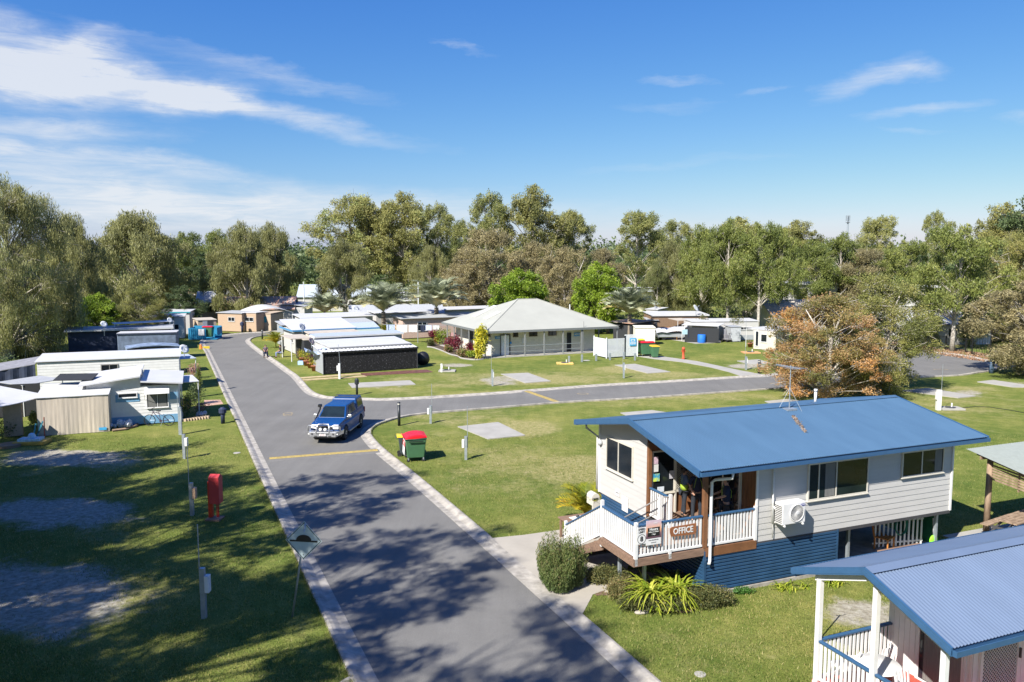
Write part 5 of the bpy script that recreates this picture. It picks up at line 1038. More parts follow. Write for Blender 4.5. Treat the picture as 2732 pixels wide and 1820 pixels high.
s1 = tb_rect(*z6(1440, 692), *z6(1492, 722), 'mens_sign', M_SB, pad=.09); a = TB.on_y(*z6(1466, 707), wy); text_mesh('MENS', .3, 'lettering', M_WHITE, s1, (a.x, wy - .095, a.z - .0), sx=.8, bold=.008)
s1 = tb_rect(*z6(665, 728), *z6(712, 748), 'ladies_sign', M_SB, pad=.09); a = TB.on_y(*z6(690, 738), wy); text_mesh('LADIES', .19, 'lettering', M_WHITE, s1, (a.x, wy - .095, a.z), sx=.8, bold=.004)
s1 = tb_rect(*z6(808, 780), *z6(824, 798), 'access_sign', M_SB, pad=.09); tb_rect(*z6(930, 740), *z6(970, 795), 'notice_board', M_WHITE, pad=.05); tb_rect(*z6(1145, 733), *z6(1165, 765), 'yellow_notice', M_CREAM, pad=.05)
# left end openings (faces -x)
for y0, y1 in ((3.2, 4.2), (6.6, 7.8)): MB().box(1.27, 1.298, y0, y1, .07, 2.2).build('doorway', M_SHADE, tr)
M_ANT = M_GALV; MB().tube([(11.3, .0, 2.7), (11.3, 0, 3.4)], .02, 4).build('mast', M_DGREY, tr)
# ---- privacy screen
M_SCR = mat('pale_screen', (.60, .62, .63), rough=.5, var=.05)
ps = thing('privacy_screen', 'pale grey slatted privacy screen with a blue and white sign beside the toilet block', 'screen', (0, 0, 0))
cs = [(P(*z6(1634, 917)), 2.05), (P(*z6(1757, 945)), 1.95), (P(*z6(1938, 932)), 2.2), (P(*z6(2060, 926)), 2.1)]
for i in range(3):
    A, ha = cs[i]; B, hb = cs[i + 1]; h = 1.95 if i < 2 else 2.25; m = MB(); d = (B - A).normalized(); nrm = Vector((d.y, -d.x, 0)) * .015; zs = np.arange(.12, h, .085)
    for z in zs: m.hexa([A + nrm + Vector((0, 0, z)), B + nrm + Vector((0, 0, z)), B - nrm + Vector((0, 0, z)), A - nrm + Vector((0, 0, z))], [A + nrm * .6 + Vector((0, 0, z + .07)), B + nrm * .6 + Vector((0, 0, z + .07)), B - nrm * .6 + Vector((0, 0, z + .07)), A - nrm * .6 + Vector((0, 0, z + .07))])
    m.build('panel', M_SCR, ps)
m = MB()
for (A, h) in cs: m.box(A.x - .05, A.x + .05, A.y - .05, A.y + .05, 0, max(h, 2.1))
m.box(cs[2][0].x - .05, cs[2][0].x + .05, cs[2][0].y - .05, cs[2][0].y + .05, 0, 2.3); m.build('post', M_SCR, ps)
A, B = cs[2][0], cs[3][0]; d = (B - A); ang = math.atan2(d.y, d.x); ctr = A.lerp(B, .62); s_ = thing('campground_sign', 'blue sign with white caravan symbols on the privacy screen', 'sign', (ctr.x + .05 * math.sin(ang), ctr.y - .08 * math.cos(ang), 1.55), ang)
MB().box(-.37, .37, -.01, .01, -.38, .38).build('panel', mat('sign_cyan', (.02, .36, .66)), s_); MB().box(-.27, -.02 + .25, -.016, -.011, .05, .28).box(-.3, -.02, -.016, -.011, -.25, -.02).box(.04, .28, -.016, -.011, -.25, -.02).build('symbols', M_WHITE, s_); MB().box(-.18, .12, -.021, -.017, .12, .22).box(-.22, -.1, -.021, -.017, -.16, -.08).box(.1, .2, -.021, -.017, -.16, -.08).build('symbol_windows', MATS['sign_cyan'], s_)
# ================================================================ BINS
M_BING = mat('bin_green', (.055, .145, .07), rough=.5, var=.08); M_BIND = mat('bin_dark_green', (.03, .075, .05), rough=.5); M_LR = mat('bin_red_lid', (.62, .012, .018), rough=.35, var=.06); M_LY = mat('bin_yellow_lid', (.70, .52, .03), rough=.4, var=.06); M_RUB = mat('rubber', (.015, .015, .015), rough=.8)
def big_bin(label, loc, rz, lid=M_LR, w=1.3, d=1.0, h=1.25, name='wheelie_bin', group=None):
    b = thing(name, label, 'bin', loc, rz, group); z0 = .2; t = .12
    MB().hexa([(-w / 2 + t, -d / 2 + t * .8, z0), (w / 2 - t, -d / 2 + t * .8, z0), (w / 2 - t, d / 2 - t * .8, z0), (-w / 2 + t, d / 2 - t * .8, z0)], [(-w / 2, -d / 2, h), (w / 2, -d / 2, h), (w / 2, d / 2, h), (-w / 2, d / 2, h)]).build('body', M_BING, b, bevel=.04)
    MB().box(-w / 2 - .03, w / 2 + .03, -d / 2 - .03, d / 2 + .03, h, h + .05).build('rim', M_BIND, b, bevel=.015)
    l = MB(); o = 0; n = 6
    for i in range(n + 1):
        y = -d / 2 - .03 + (d + .06) * i / n; z = h + .06 + .16 * math.sin(math.pi * (.12 + .88 * i / n)) ** .7 * (1 if i < n else .6); l.v += [(-w / 2 - .02, y, z - .05), (-w / 2 + .08, y, z), (w / 2 - .08, y, z), (w / 2 + .02, y, z - .05)]
    for i in range(n):
        for j in range(3): a = i * 4 + j; l.f.append((a, a + 1, a + 5, a + 4))
    l.f += [(0, 4 * n, 4 * n + 3, 3)[::-1]]; l.f.append((0, 1, 2, 3)[::-1]); l.f.append((4 * n, 4 * n + 1, 4 * n + 2, 4 * n + 3)); 
    l.f.append(tuple(4 * i for i in range(n, -1, -1))); l.f.append(tuple(4 * i + 3 for i in range(n + 1)))
    lo = l.build('lid', lid, b); MB().bar((-w / 2 + .1, d / 2 + .05, h + .12), (-w / 2 + .1, d / 2 + .12, h + .16), .05).tube([(-w / 2 + .1, d / 2 + .07, h + .1), (w / 2 - .1, d / 2 + .07, h + .1)], .025, 6).build('hinge', lid, lo)
    for x in (-1, 1):
        for y in (-1, 1):
            wx_ = x * (w / 2 - t - .04); wy_ = y * (d / 2 - t - .02); wl = MB().tube([(wx_ - .025, wy_, .08), (wx_ + .025, wy_, .08)], .08, 12).build('wheel', M_RUB, b); MB().bar((wx_, wy_, .1), (wx_, wy_, .22), .06).build('bracket', M_GALV, wl)
    MB().bar((-w / 2 - .06, -d / 2 + .15, h - .08), (-w / 2 - .06, d / 2 - .15, h - .08), .04).bar((w / 2 + .06, -d / 2 + .15, h - .08), (w / 2 + .06, d / 2 - .15, h - .08), .04).build('handle', M_BLACK, b)
    return b
def small_bin(label, loc, rz, lid=M_LY, body=M_BIND, h=1.0, name='wheelie_bin', group=None):
    b = thing(name, label, 'bin', loc, rz, group); MB().hexa([(-.2, -.24, .06), (.2, -.24, .06), (.2, .2, .06), (-.2, .2, .06)], [(-.28, -.33, h), (.28, -.33, h), (.28, .3, h), (-.28, .3, h)]).build('body', body, b, bevel=.03)
    MB().hexa([(-.3, -.36, h), (.3, -.36, h), (.3, .36, h), (-.3, .36, h)], [(-.26, -.3, h + .06), (.26, -.3, h + .06), (.27, .38, h + .1), (-.27, .38, h + .1)]).build('lid', lid, b, bevel=.015); MB().tube([(-.27, .42, h - .02), (.27, .42, h - .02)], .02, 6).build('handle', body, b)
    for x in (-.25, .25): MB().tube([(x - .03, .26, .1), (x + .03, .26, .1)], .1, 12).build('wheel', M_RUB, b)
    return b
a = P(1110, 1230); bb = big_bin('large green wheeled bin with bright red lid standing on the grass beside the ute', (a.x - .1, a.y + .30, 0), math.radians(104), w=1.25, d=1.02, h=1.14)
mlab = MB().box(-.42, .42, -.01, .0, -.38, .32); o_ = mlab.build('label_sticker', M_WHITE, bb); o_.location = (0, .53, .72); o_.rotation_euler = (math.radians(-4), 0, math.pi)
o2 = MB().box(-.40, .40, -.015, -.011, .02, .28).build('red_print', mat('print_red', (.65, .05, .04), var=.4, scale=9), o_); text_mesh('BIN', .2, 'lettering', M_WHITE, o_, (0, -.02, .15), bold=.008)
a = P(1071, 1219); small_bin('narrow dark bin with yellow lid hidden partly behind the large red-lidded bin', (a.x + .1, a.y + .35, 0), math.radians(100), h=.98, body=mat('bin_grey', (.04, .055, .06)))
gb = 'bins beside the privacy screen'
a = P(*z7([(340, 985)])[0]); big_bin('large green bin with red lid beside the privacy screen', (a.x, a.y + .4, .03), math.radians(10), w=1.45, d=1.0, h=1.3, group=gb)
a = P(*z7([(262, 975)])[0]); big_bin('large green bin with yellow lid right behind the privacy screen end', (a.x, a.y + 1.6, .03), math.radians(10), lid=M_LY, w=1.3, d=1.0, h=1.35, group=gb)
a = P(*z7([(418, 998)])[0]); small_bin('narrow green bin with orange-yellow lid at the path end beside the red-lidded bin', (a.x, a.y + .1, .03), math.radians(10), lid=mat('bin_orange_lid', (.72, .38, .02)), body=M_BING, group=gb).scale = (1.35, 1.35, 1.12)
# ================================================================ STREET FURNITURE
M_BOL = mat('black_bollard', (.02, .024, .028), rough=.45, var=.2)
def bollard(px, py, h, r, label, m=M_BOL, head=False, glow=True):
    b = thing('bollard_light', label, 'bollard', P(px, py)); MB().cyl((0, 0, 0), r, h * .9, 14).build('post', m, b, smooth=True)
    if head: MB().lathe([(r, h * .62), (r * 1.9, h * .66), (r * 1.9, h * .9), (r * 1.3, h * .94), (r * .9, h)], n=14).build('head', m, b)
    else: MB().cyl((0, 0, h * .9), r * .92, h * .06, 14).build('lens', mat('frosted_lens', (.65, .63, .58)), b, smooth=True); MB().cyl((0, 0, h * .96), r * 1.05, h * .05, 14).build('cap', m, b, smooth=True)
    return b
bollard(1065, 1136, 1.42, .085, 'black bollard light with pale lens band on the lawn corner right of the ute')
bollard(952.5, 1054, 1.25, .085, 'black bollard with a thick boxy head on the lawn behind the ute', head=True)
bollard(2025, 997, 1.15, .12, 'dark bollard light beside the far end of the footpath')
bollard(2645, 996, 1.25, .2, 'stout blue-grey bollard with pale top at the right road bend', m=mat('blue_grey_bollard', (.06, .10, .16)))
bollard(595, 1130, 1.0, .12, 'short dark blue-black bollard on the grass beside the left kerb', m=mat('navy_bollard', (.02, .03, .07)), head=True)
bollard(700, 905.5, 1.2, .1, 'small dark bollard on the corner grass by the far road bend')
bollard(646.5, 888, 1.5, .14, 'dark blue bollard in front of the tan caravans far left', m=MATS['navy_bollard'], head=True)
def power_post(px, py, h, pole, label, side=1, m=M_GALV, w=.13, dx=0.0, box=M_WHITE, bw=.13):
    b = thing('power_post', label, 'power post', P(px, py)); MB().box(-w / 2, w / 2, -w / 2, w / 2, 0, h).build('post', m, b); MB().box(side * w / 2 if side > 0 else -w / 2 - bw, side * w / 2 + bw if side > 0 else -w / 2, -.1, .1, h * .52, h * .86).build('meter_box', box, b, bevel=.02)
    if pole: MB().tube([(-side * (w / 2 + .02), 0, h * .5), (-side * (w / 2 + .02) + dx, 0, h + pole)], .016, 5).build('thin_pole', M_GALV, b)
    return b
M_PB = mat('beige_box', (.55, .35, .22))
power_post(545, 1649, 1.45, 1.25, 'grey power post with pale box nearest to the camera on the left lawn')
power_post(513, 1375, 1.3, 1.6, 'grey power post with pinkish box beside the red hose cabinet', box=M_PB)
power_post(492.5, 1224, 1.25, 1.3, 'grey power post with white box on the left lawn below the bicycle')
power_post(1243, 1227, 1.2, 1.5, 'grey power post with white box beside the concrete pad right of the red-lidded bin', side=-1)
power_post(1149, 1130, 1.1, 1.35, 'grey power post with thin pole at the grass edge right of the black bollard', side=-1)
power_post(906, 1011, 1.3, 1.6, 'white-grey power post with leaning pole in front of the black annexe', side=-1, m=mat('pale_post', (.62, .63, .62)), w=.16, dx=-.15)
power_post(1314, 1030, 1.3, 1.6, 'grey power post beside the concrete pad in front of the toilet block door', w=.14, bw=.05)
power_post(1664, 1009, 1.3, 1.6, 'grey power post beside the concrete pad in front of the privacy screen', w=.14, bw=.05)
power_post(1990, 987, 1.2, 3.3, 'grey power post with a very tall thin pole beside the far pad', w=.16, bw=.05)
power_post(2503, 1094, 1.35, 1.7, 'stout white power post with thin pole right of the dark blue roof', side=-1, m=M_WHITE, w=.26, bw=.08)
power_post(482, 1160, 1.6, 1.0, 'slim grey post with a cap at the corner of the blue and white caravan', side=1, w=.16, bw=.02)
gp = 'low posts on the lawn in front of the privacy screen'
for px, py, lb in ((1518, 970, 'short post directly beside the yellow-edged drain'), (1552.5, 966, 'short post left of the round lid in the lawn'), (1590.5, 963, 'short post in front of the left corner of the privacy screen'), (1627, 961, 'short post in front of the middle of the privacy screen'), (1664.5, 958, 'short post in front of the middle-right of the privacy screen'), (1694, 962, 'short post at the right end of the privacy screen')):
    single(MB().box(-.09, .09, -.09, .09, 0, .72), 'marker_post', M_GALV, lb, 'post', P(px, py), .2, gp, bevel=.02)
def drain(px, py, r, label, m=M_PAD):
    d = thing('drain_surround', label, 'drain', P(px, py)); MB().box(-r, r, -r * .7, r * .7, 0, .12).build('collar', m, d, bevel=.02); MB().cyl((0, 0, .12), r * .45, .03, 14).build('grate', M_DGREY, d); MB().tube([(.2 * r, .1, .12), (.2 * r, .1, .4)], .05, 8).build('riser', M_WHITE, d)
drain(1507, 971, .8, 'yellow-edged concrete drain surround on the lawn in front of the toilet block', mat('yellow_edge', (.62, .42, .12), var=.2))
drain(1193, 991, .75, 'pale concrete drain surround near the end of the black annexe'); drain(2535, 1092, .75, 'concrete drain surround beside the stout white power post'); drain(2003, 942, .9, 'orange timber-edged drain near the right caravans', mat('orange_edge', (.55, .30, .13)))
power_post(1178, 993, .75, 0, 'short white tap post near the end of the black annexe', m=M_WHITE, w=.16, bw=.03)
# red hose cabinet
a = P(572, 1386); hb = thing('fire_hose_cabinet', 'tall red fire hose cabinet on a red post on the left lawn', 'hose cabinet', (a.x, a.y, 0), math.radians(-4)); M_FR = mat('fire_red', (.50, .045, .05), rough=.5, var=.06); M_FR2 = mat('fire_red_post', (.55, .035, .012), rough=.5)
MB().box(-.26, .30, -.26, .26, 0, .07).build('footing', M_DECK, hb); MB().box(-.2, -.05, -.06, .08, .1, 1.5).build('post', M_FR2, hb); MB().tube([(.12, 0, .1), (.12, 0, .8)], .022, 6).tube([(.18, 0, .1), (.18, 0, .8)], .022, 6).build('pipe', M_FR2, hb)
k = MB(); k.add([(-.10, -.18, .66), (.30, -.18, .66), (.30, .18, .66), (-.10, .18, .66), (-.10, -.18, 1.70), (.30, -.18, 1.70), (.30, .18, 1.70), (-.10, .18, 1.70), (-.10, 0, 1.80), (.30, 0, 1.80)], [(0, 3, 2, 1), (0, 1, 5, 4), (3, 7, 6, 2), (0, 4, 8, 7, 3), (1, 2, 6, 9, 5), (4, 5, 9, 8), (8, 9, 6, 7)]); k.build('cabinet', M_FR, hb, bevel=.012)
hd = thing('fire_hydrant', 'orange-red round-topped hydrant post on the lawn beside the footpath', 'hydrant', P(1823, 958)); MB().lathe([(.16, 0), (.16, .1), (.12, .12), (.12, .95), (.17, .97), (.17, 1.05), (.12, 1.16), (.04, 1.22)], n=14).build('body', mat('hydrant_red', (.55, .08, .03)), hd, smooth=True); MB().tube([(-.2, 0, .8), (.2, 0, .8)], .05, 8).build('outlet', M_FR2, hd)
# speed hump sign
a = P(780, 1646); sg = thing('speed_hump_sign', 'silver-white diamond warning sign with a black hump symbol by the left kerb', 'sign', (a.x, a.y, 0), math.radians(-8)); top = PY(811, 1440, a.y); 
lx = (top.x - a.x) * .9
MB().tube([(0, 0, 0), (lx * .92 + .14, .0, 2.72)], .03, 8).build('pole', M_GALV, sg, smooth=True); D_ = Matrix.Translation((lx * .92 + .10, -.05, 2.25)) @ Matrix.Rotation(math.radians(-7), 4, 'X'); s = .53
M_SF = mat('sign_face', (.42, .50, .50), rough=.35, var=.06)
pl = MB().prism([(0, -s), (s, 0), (0, s), (-s, 0)], -.004, .004).tf(D_ @ Matrix.Rotation(math.pi / 2, 4, 'X')).build('panel', M_SF, sg)
def diam(r0, r1, y): 
    o = MB(); a = [(0, -r0), (r0, 0), (0, r0), (-r0, 0)]; b = [(0, -r1), (r1, 0), (0, r1), (-r1, 0)]
    for i in range(4): j = (i + 1) % 4; o.add([(a[i][0], y, a[i][1]), (a[j][0], y, a[j][1]), (b[j][0], y, b[j][1]), (b[i][0], y, b[i][1])], [(0, 1, 2, 3)])
    return o
diam(.505, .48, -.007).tf(D_).build('border', M_BLACK, pl); hm = MB(); n = 14
ar = [(-.40, -.035), (.40, -.035), (.40, .01), (.26, .01)] + [(.22 * math.cos(t), .01 + .15 * math.sin(t)) for t in np.linspace(.0, math.pi, n)] + [(-.26, .01), (-.40, .01)]
hm.prism(ar, -.002, .002); hm.tf(D_ @ Matrix.Translation((0, -.009, 0)) @ Matrix.Rotation(math.pi / 2, 4, 'X')).build('hump_symbol', M_BLACK, pl); MB().box(-.012, .012, -.012, -.008, .33, .355).box(-.012, .012, -.012, -.008, -.40, -.375).tf(D_).build('bolt', M_DGREY, pl)
# shepherd hook by the cabin
a = P(2188, 1705); hk = single(MB().tube([(0, 0, 0), (0, 0, 1.6)], .02, 6).tube([(0, 0, 1.58), (.1, 0, 1.62), (.14, 0, 1.7)], .012, 5).tube([(0, 0, 1.58), (-.08, 0, 1.58), (-.1, 0, 1.64)], .012, 5), 'garden_stake', M_BLACK, 'thin black hooked garden stake on the grass left of the cabin porch', 'stake', (a.x, a.y, 0))
# round lids in the grass
for px, py, r, lb in ((1565, 962, .35, 'round metal lid in the lawn in front of the toilet block'), (632, 1209, .18, 'small round lid in the grass near the left kerb'), (1868, 1800, .14, 'pale stepping stone in the grass at the bottom of the photo')):
    single(MB().cyl((0, 0, 0), r, .02, 16), 'drain_cover', M_PAD, lb, 'lid', P(px, py))
# telecommunication tower and poles
a = PY(2263, 575, 330); tw = thing('phone_tower', 'tall grey phone tower rising above the trees on the right', 'tower', (a.x, a.y, 0)); MB().tube([(0, 0, 0), (0, 0, a.z)], [.5, .3], 8).build('mast', M_GALV, tw); k = MB()
for i in range(9): t = i * 2 * math.pi / 9; k.box(.75 * math.cos(t) - .07, .75 * math.cos(t) + .07, .75 * math.sin(t) - .07, .75 * math.sin(t) + .07, a.z - 2.6 + (i % 2) * .5, a.z)
k.build('antenna_panel', M_GALV, tw); MB().lathe([(.85, a.z - 3.0), (.85, a.z - 2.85), (.3, a.z - 2.85)], n=12).build('platform', M_DGREY, tw)
for px, py, top, lb in ((812, 835, 752, 'white light pole behind the caravans left of the palms'), (1520, 880, 812, 'white pipe pole behind the ridge of the toilet block'), (1117, 858, 752, 'thin grey pole among the trees behind the laundry line'), (1217, 858, 760, 'thin pale pole in front of the brown paperbark')):
    b = P(px, py); h = PY(px, top, b.y).z; single(MB().tube([(0, 0, 0), (0, 0, h)], [.13, .09], 7), 'light_pole', M_SCR, lb, 'pole', b)
# ================================================================ UTE
M_CAR = mat('blue_car_paint', (.006, .052, .185), rough=.38, var=.05, coat=.15, spec=.35); M_CARG = glass('car_glass', (.012, .02, .025), .04); M_ALU = mat('polished_aluminium', (.55, .56, .57), rough=.35, metal=.7, var=.05); M_LAMP = mat('lamp_glass', (.75, .74, .70), rough=.15, var=.1, scale=20)
def ute():
    c = P((836 + 911) / 2, 1177); rz = math.radians(-4.5); u = thing('utility_vehicle', 'blue dual-cab utility with matching canopy, silver bull bar and black snorkel turning on the road', 'ute', (c.x, c.y - .55, 0), rz)
    def arch(yc, r=.47, zb=.42):
        a0 = math.asin(min(1, (zb - .40) / r)); return [(yc + r * math.cos(t), .40 + r * math.sin(t)) for t in np.linspace(a0, math.pi - a0, 9)]
    prof = [(.10, .55), (.02, .70), (.04, .98), (.22, 1.06), (1.30, 1.17), (5.08, 1.17), (5.12, .95), (5.10, .52)] + arch(4.10) + arch(1.0)
    m = MB(); m.prism(prof, -.89, .89)
    m.v = [(z, x, y) for x, y, z in m.v]   # prism axis -> x
    v2 = []
    for x, y, z in m.v:
        s = 1 - .07 * max(0, z - .75) / .4; s *= 1 - .13 * max(0, (.75 - y) / .75) ** 2; s *= 1 - .04 * max(0, (y - 4.4) / .7); v2.append((x * s, y, z))
    m.v = v2; m.f = [f[::-1] for f in m.f]; m.build('body', M_CAR, u, bevel=.045)
    MB().box(-.8, .8, .3, 4.9, .32, .62).box(-.55, .55, .1, 4.9, .25, .4).build('underbody', M_BLACK, u)
    def gh(y0, y1, yt0, yt1, zb, zt, hb, ht, name, bev=.05): 
        b = [(-hb, y0, zb), (hb, y0, zb), (hb, y1, zb), (-hb, y1, zb)]; t = [(-ht, yt0, zt), (ht, yt0, zt), (ht, yt1, zt), (-ht, yt1, zt)]
        o = MB().hexa(b, t).build(name, M_CAR, u, bevel=bev); return b, t, o
    def patch(b, t, i, j, u0, u1, v0, v1, name, m, par, off=.012):
        A, B, C_, D = [Vector(q) for q in (b[i], b[j], t[j], t[i])]; n = (B - A).cross(D - A).normalized()
        f = lambda a, c: (A.lerp(B, a)).lerp(D.lerp(C_, a), c) + n * off
        k = MB().add([f(u0, v0), f(u1, v0), f(u1, v1), f(u0, v1)] + [f(u0, v0) - n * off * 1.5, f(u1, v0) - n * off * 1.5, f(u1, v1) - n * off * 1.5, f(u0, v1) - n * off * 1.5], [(0, 1, 2, 3), (0, 4, 5, 1), (1, 5, 6, 2), (2, 6, 7, 3), (3, 7, 4, 0)]); return k.build(name, m, par)
    b, t, cab = gh(1.28, 3.62, 2.02, 3.55, 1.15, 1.74, .80, .63, 'cabin')
    patch(b, t, 0, 1, .06, .94, .06, .90, 'windscreen', M_CARG, cab)
    for i, j in ((1, 2), (3, 0)):
        for (a0, a1) in (((.24, .50), (.54, .86)) if i == 1 else ((.14, .46), (.50, .76))): patch(b, t, i, j, a0, a1, .14, .84, 'side_window', M_CARG, cab)
    b, t, cn = gh(3.66, 5.06, 3.72, 4.92, 1.16, 1.83, .80, .70, 'canopy', .06)
    for i, j in ((1, 2), (3, 0)): patch(b, t, i, j, .12, .86, .24, .84, 'canopy_window', M_CARG, cn)
    patch(b, t, 2, 3, .12, .88, .24, .84, 'rear_window', M_CARG, cn)
    k = MB()
    for y in (3.95, 4.55): k.bar((-.74, y, 1.90), (.74, y, 1.90), .04, .03).bar((-.6, y, 1.82), (-.6, y, 1.9), .04).bar((.6, y, 1.82), (.6, y, 1.9), .04)
    k.build('roof_rack', M_DGREY, cn)
    for x in (-.77, .77):
        for y in (1.0, 4.10):
            w = MB(); w.lathe([(.23, -.13), (.36, -.125), (.395, -.09), (.395, .09), (.36, .125), (.23, .13)], (0, 0, 0), 22, Matrix.Translation((x, y, .395)) @ Matrix.Rotation(math.pi / 2, 4, 'Y')); wo = w.build('wheel', M_RUB, u, smooth=False)
            s = 1 if x > 0 else -1; r = MB().lathe([(.02, 0), (.08, .02), (.21, .0), (.24, .015), (.24, -.03)], (0, 0, 0), 18, Matrix.Translation((x + s * .115, y, .395)) @ Matrix.Rotation(s * math.pi / 2, 4, 'Y')); r.build('rim', M_ALU, wo)
    # front end
    for x in (-.60, .60): MB().hexa([(x - .17, -.03, .80), (x + .17, -.03, .80), (x + .15, .2, .8), (x - .15, .2, .8)], [(x - .15, .02, 1.01), (x + .16, .02, 1.01), (x + .14, .28, 1.03), (x - .13, .28, 1.03)]).build('headlight', M_LAMP, u, bevel=.02)
    MB().box(-.40, .40, -.0, .1, .76, .98).build('grille', M_DGREY, u)
    bb = MB().hexa([(-.70, -.36, .42), (.70, -.36, .42), (.93, .42, .46), (-.93, .42, .46)], [(-.76, -.40, .70), (.76, -.40, .70), (.96, .45, .72), (-.96, .45, .72)]); bo = bb.build('bull_bar', M_ALU, u, bevel=.03)
    h = MB()
    for s in (-1, 1): h.tube([(s * .36, -.38, .66), (s * .34, -.30, .95), (s * .28, -.20, 1.09), (0, -.19, 1.10)], .042, 8).tube([(s * .36, -.36, 1.0), (s * .80, -.22, 1.02), (s * .88, -.12, .95), (s * .89, -.1, .70)], .036, 8)
    h.build('hoop', M_ALU, bo, smooth=True)
    k = MB()
    for x in (-.26, 0, .26): k.box(x - .09, x + .09, -.405, -.37, .60, .63)
    k.box(-.46, -.30, -.40, -.35, .47, .50).box(.30, .46, -.40, -.35, .47, .50).box(-.22, .22, -.41, -.36, .42, .48); k.build('vent', M_BLACK, bo)
    pl_ = MB().box(-.18, .18, -.42, -.405, .50, .60).build('number_plate', M_WHITE, bo); text_mesh('831 KTM', .075, 'lettering', mat('plate_red', (.3, .02, .02)), pl_, (0, -.424, .55), sx=.85)
    for x in (-.13, .13): MB().lathe([(.03, 0), (.085, .01), (.09, .05), (.05, .09)], (0, 0, 0), 16, Matrix.Translation((x, -.36, .83)) @ Matrix.Rotation(-math.pi / 2, 4, 'X')).build('driving_lamp', M_LAMP, bo, smooth=True)
    for x in (-.58, .58): MB().lathe([(.055, 0), (.055, .03), (.03, .03)], (0, 0, 0), 12, Matrix.Translation((x, -.37, .60)) @ Matrix.Rotation(math.pi / 2, 4, 'X')).build('fog_lamp', M_DGREY, bo)
    for x in (-.75, .75): MB().box(x - .07, x + .07, -.35, -.30, .56, .62).build('indicator', M_LAMP, bo)
    MB().tube([(-.86, 1.05, 1.08), (-.88, 1.35, 1.18), (-.80, 1.75, 1.55), (-.80, 1.78, 1.72)], .045, 8).box(-.89, -.72, 1.64, 1.86, 1.68, 1.82).build('snorkel', M_BLACK, u)
    for s in (-1, 1): MB().box(s * .98 - .10, s * .98 + .10, 1.42, 1.52, 1.16, 1.33).bar((s * .8, 1.5, 1.2), (s * .95, 1.48, 1.22), .05).build('mirror', M_ALU, u, bevel=.03)
    for s in (-1, 1): MB().box(s * .90 - .06, s * .90 + .06, 1.5, 3.55, .36, .42).build('side_step', M_ALU, u)
    MB().box(-.75, .75, 5.1, 5.25, .45, .6).build('rear_bumper', M_ALU, u)
    for s in (-1, 1): MB().box(s * .80 - .06, s * .80 + .06, 5.06, 5.135, .8, 1.1).build('tail_light', mat('tail_red', (.4, .01, .01)), u)
    MB().tube([(-.5, -.15, 1.0), (-.5, -.12, 1.6)], .006, 4).build('aerial', M_BLACK, u); MB().bar((-.5, 1.38, 1.22), (-.05, 1.50, 1.30), .012).bar((.05, 1.36, 1.21), (.5, 1.48, 1.29), .012).build('wiper', M_BLACK, u)
    k = MB()
    for x in (-.81, .81):
        for y in (2.55, 3.35): k.box(x - .02, x + .02, y, y + .14, 1.02, 1.05)
    k.build('door_handle', M_ALU, u); MB().box(-.835, -.825, 1.45, 3.5, .5, 1.1).build('door_seam', M_CAR, u) if False else None
ute()
# ================================================================ PEOPLE
M_SKIN = mat('skin', (.45, .25, .17), rough=.6, var=.08); M_HAIRD = mat('dark_hair', (.02, .013, .01), rough=.6); M_NAVY = mat('navy_cloth', (.012, .018, .045), rough=.85, var=.2); M_BLUG = mat('blue_grey_cloth', (.10, .15, .25), rough=.85, var=.2); M_HIVIS = mat('yellow_green_trim', (.30, .42, .04), rough=.7); M_TROU = mat('dark_trousers', (.02, .025, .035), rough=.85, var=.2); M_SHOE = mat('dark_shoes', (.015, .013, .012))
def skin(vs, es, rs, name, m, parent, extra=None, sub=1):
    me = bpy.data.meshes.new(name); me.from_pydata(vs, es, []); o = bpy.data.objects.new(name, me); COL.objects.link(o); md = o.modifiers.new('s', 'SKIN')
    for i, r in enumerate(rs): sv = me.skin_vertices[0].data[i]; sv.radius = (r, r) if not isinstance(r, tuple) else r; sv.use_root = (i == 0)
    md.use_smooth_shade = True; s = o.modifiers.new('u', 'SUBSURF'); s.levels = sub; s.render_levels = sub
    bpy.context.view_layer.update(); n = bpy.data.meshes.new_from_object(o.evaluated_get(bpy.context.evaluated_depsgraph_get())); bpy.data.objects.remove(o)
    if extra:
        bm = bmesh.new(); bm.from_mesh(n); t = bpy.data.meshes.new('t'); t.from_pydata(extra.v, [], extra.f); bm.from_mesh(t); bm.to_mesh(n); bm.free(); bpy.data.meshes.remove(t)
    n.polygons.foreach_set('use_smooth', [True] * len(n.polygons)); n.materials.clear(); n.materials.append(m); q = bpy.data.objects.new(name, n); COL.objects.link(q); q.parent = parent; return q
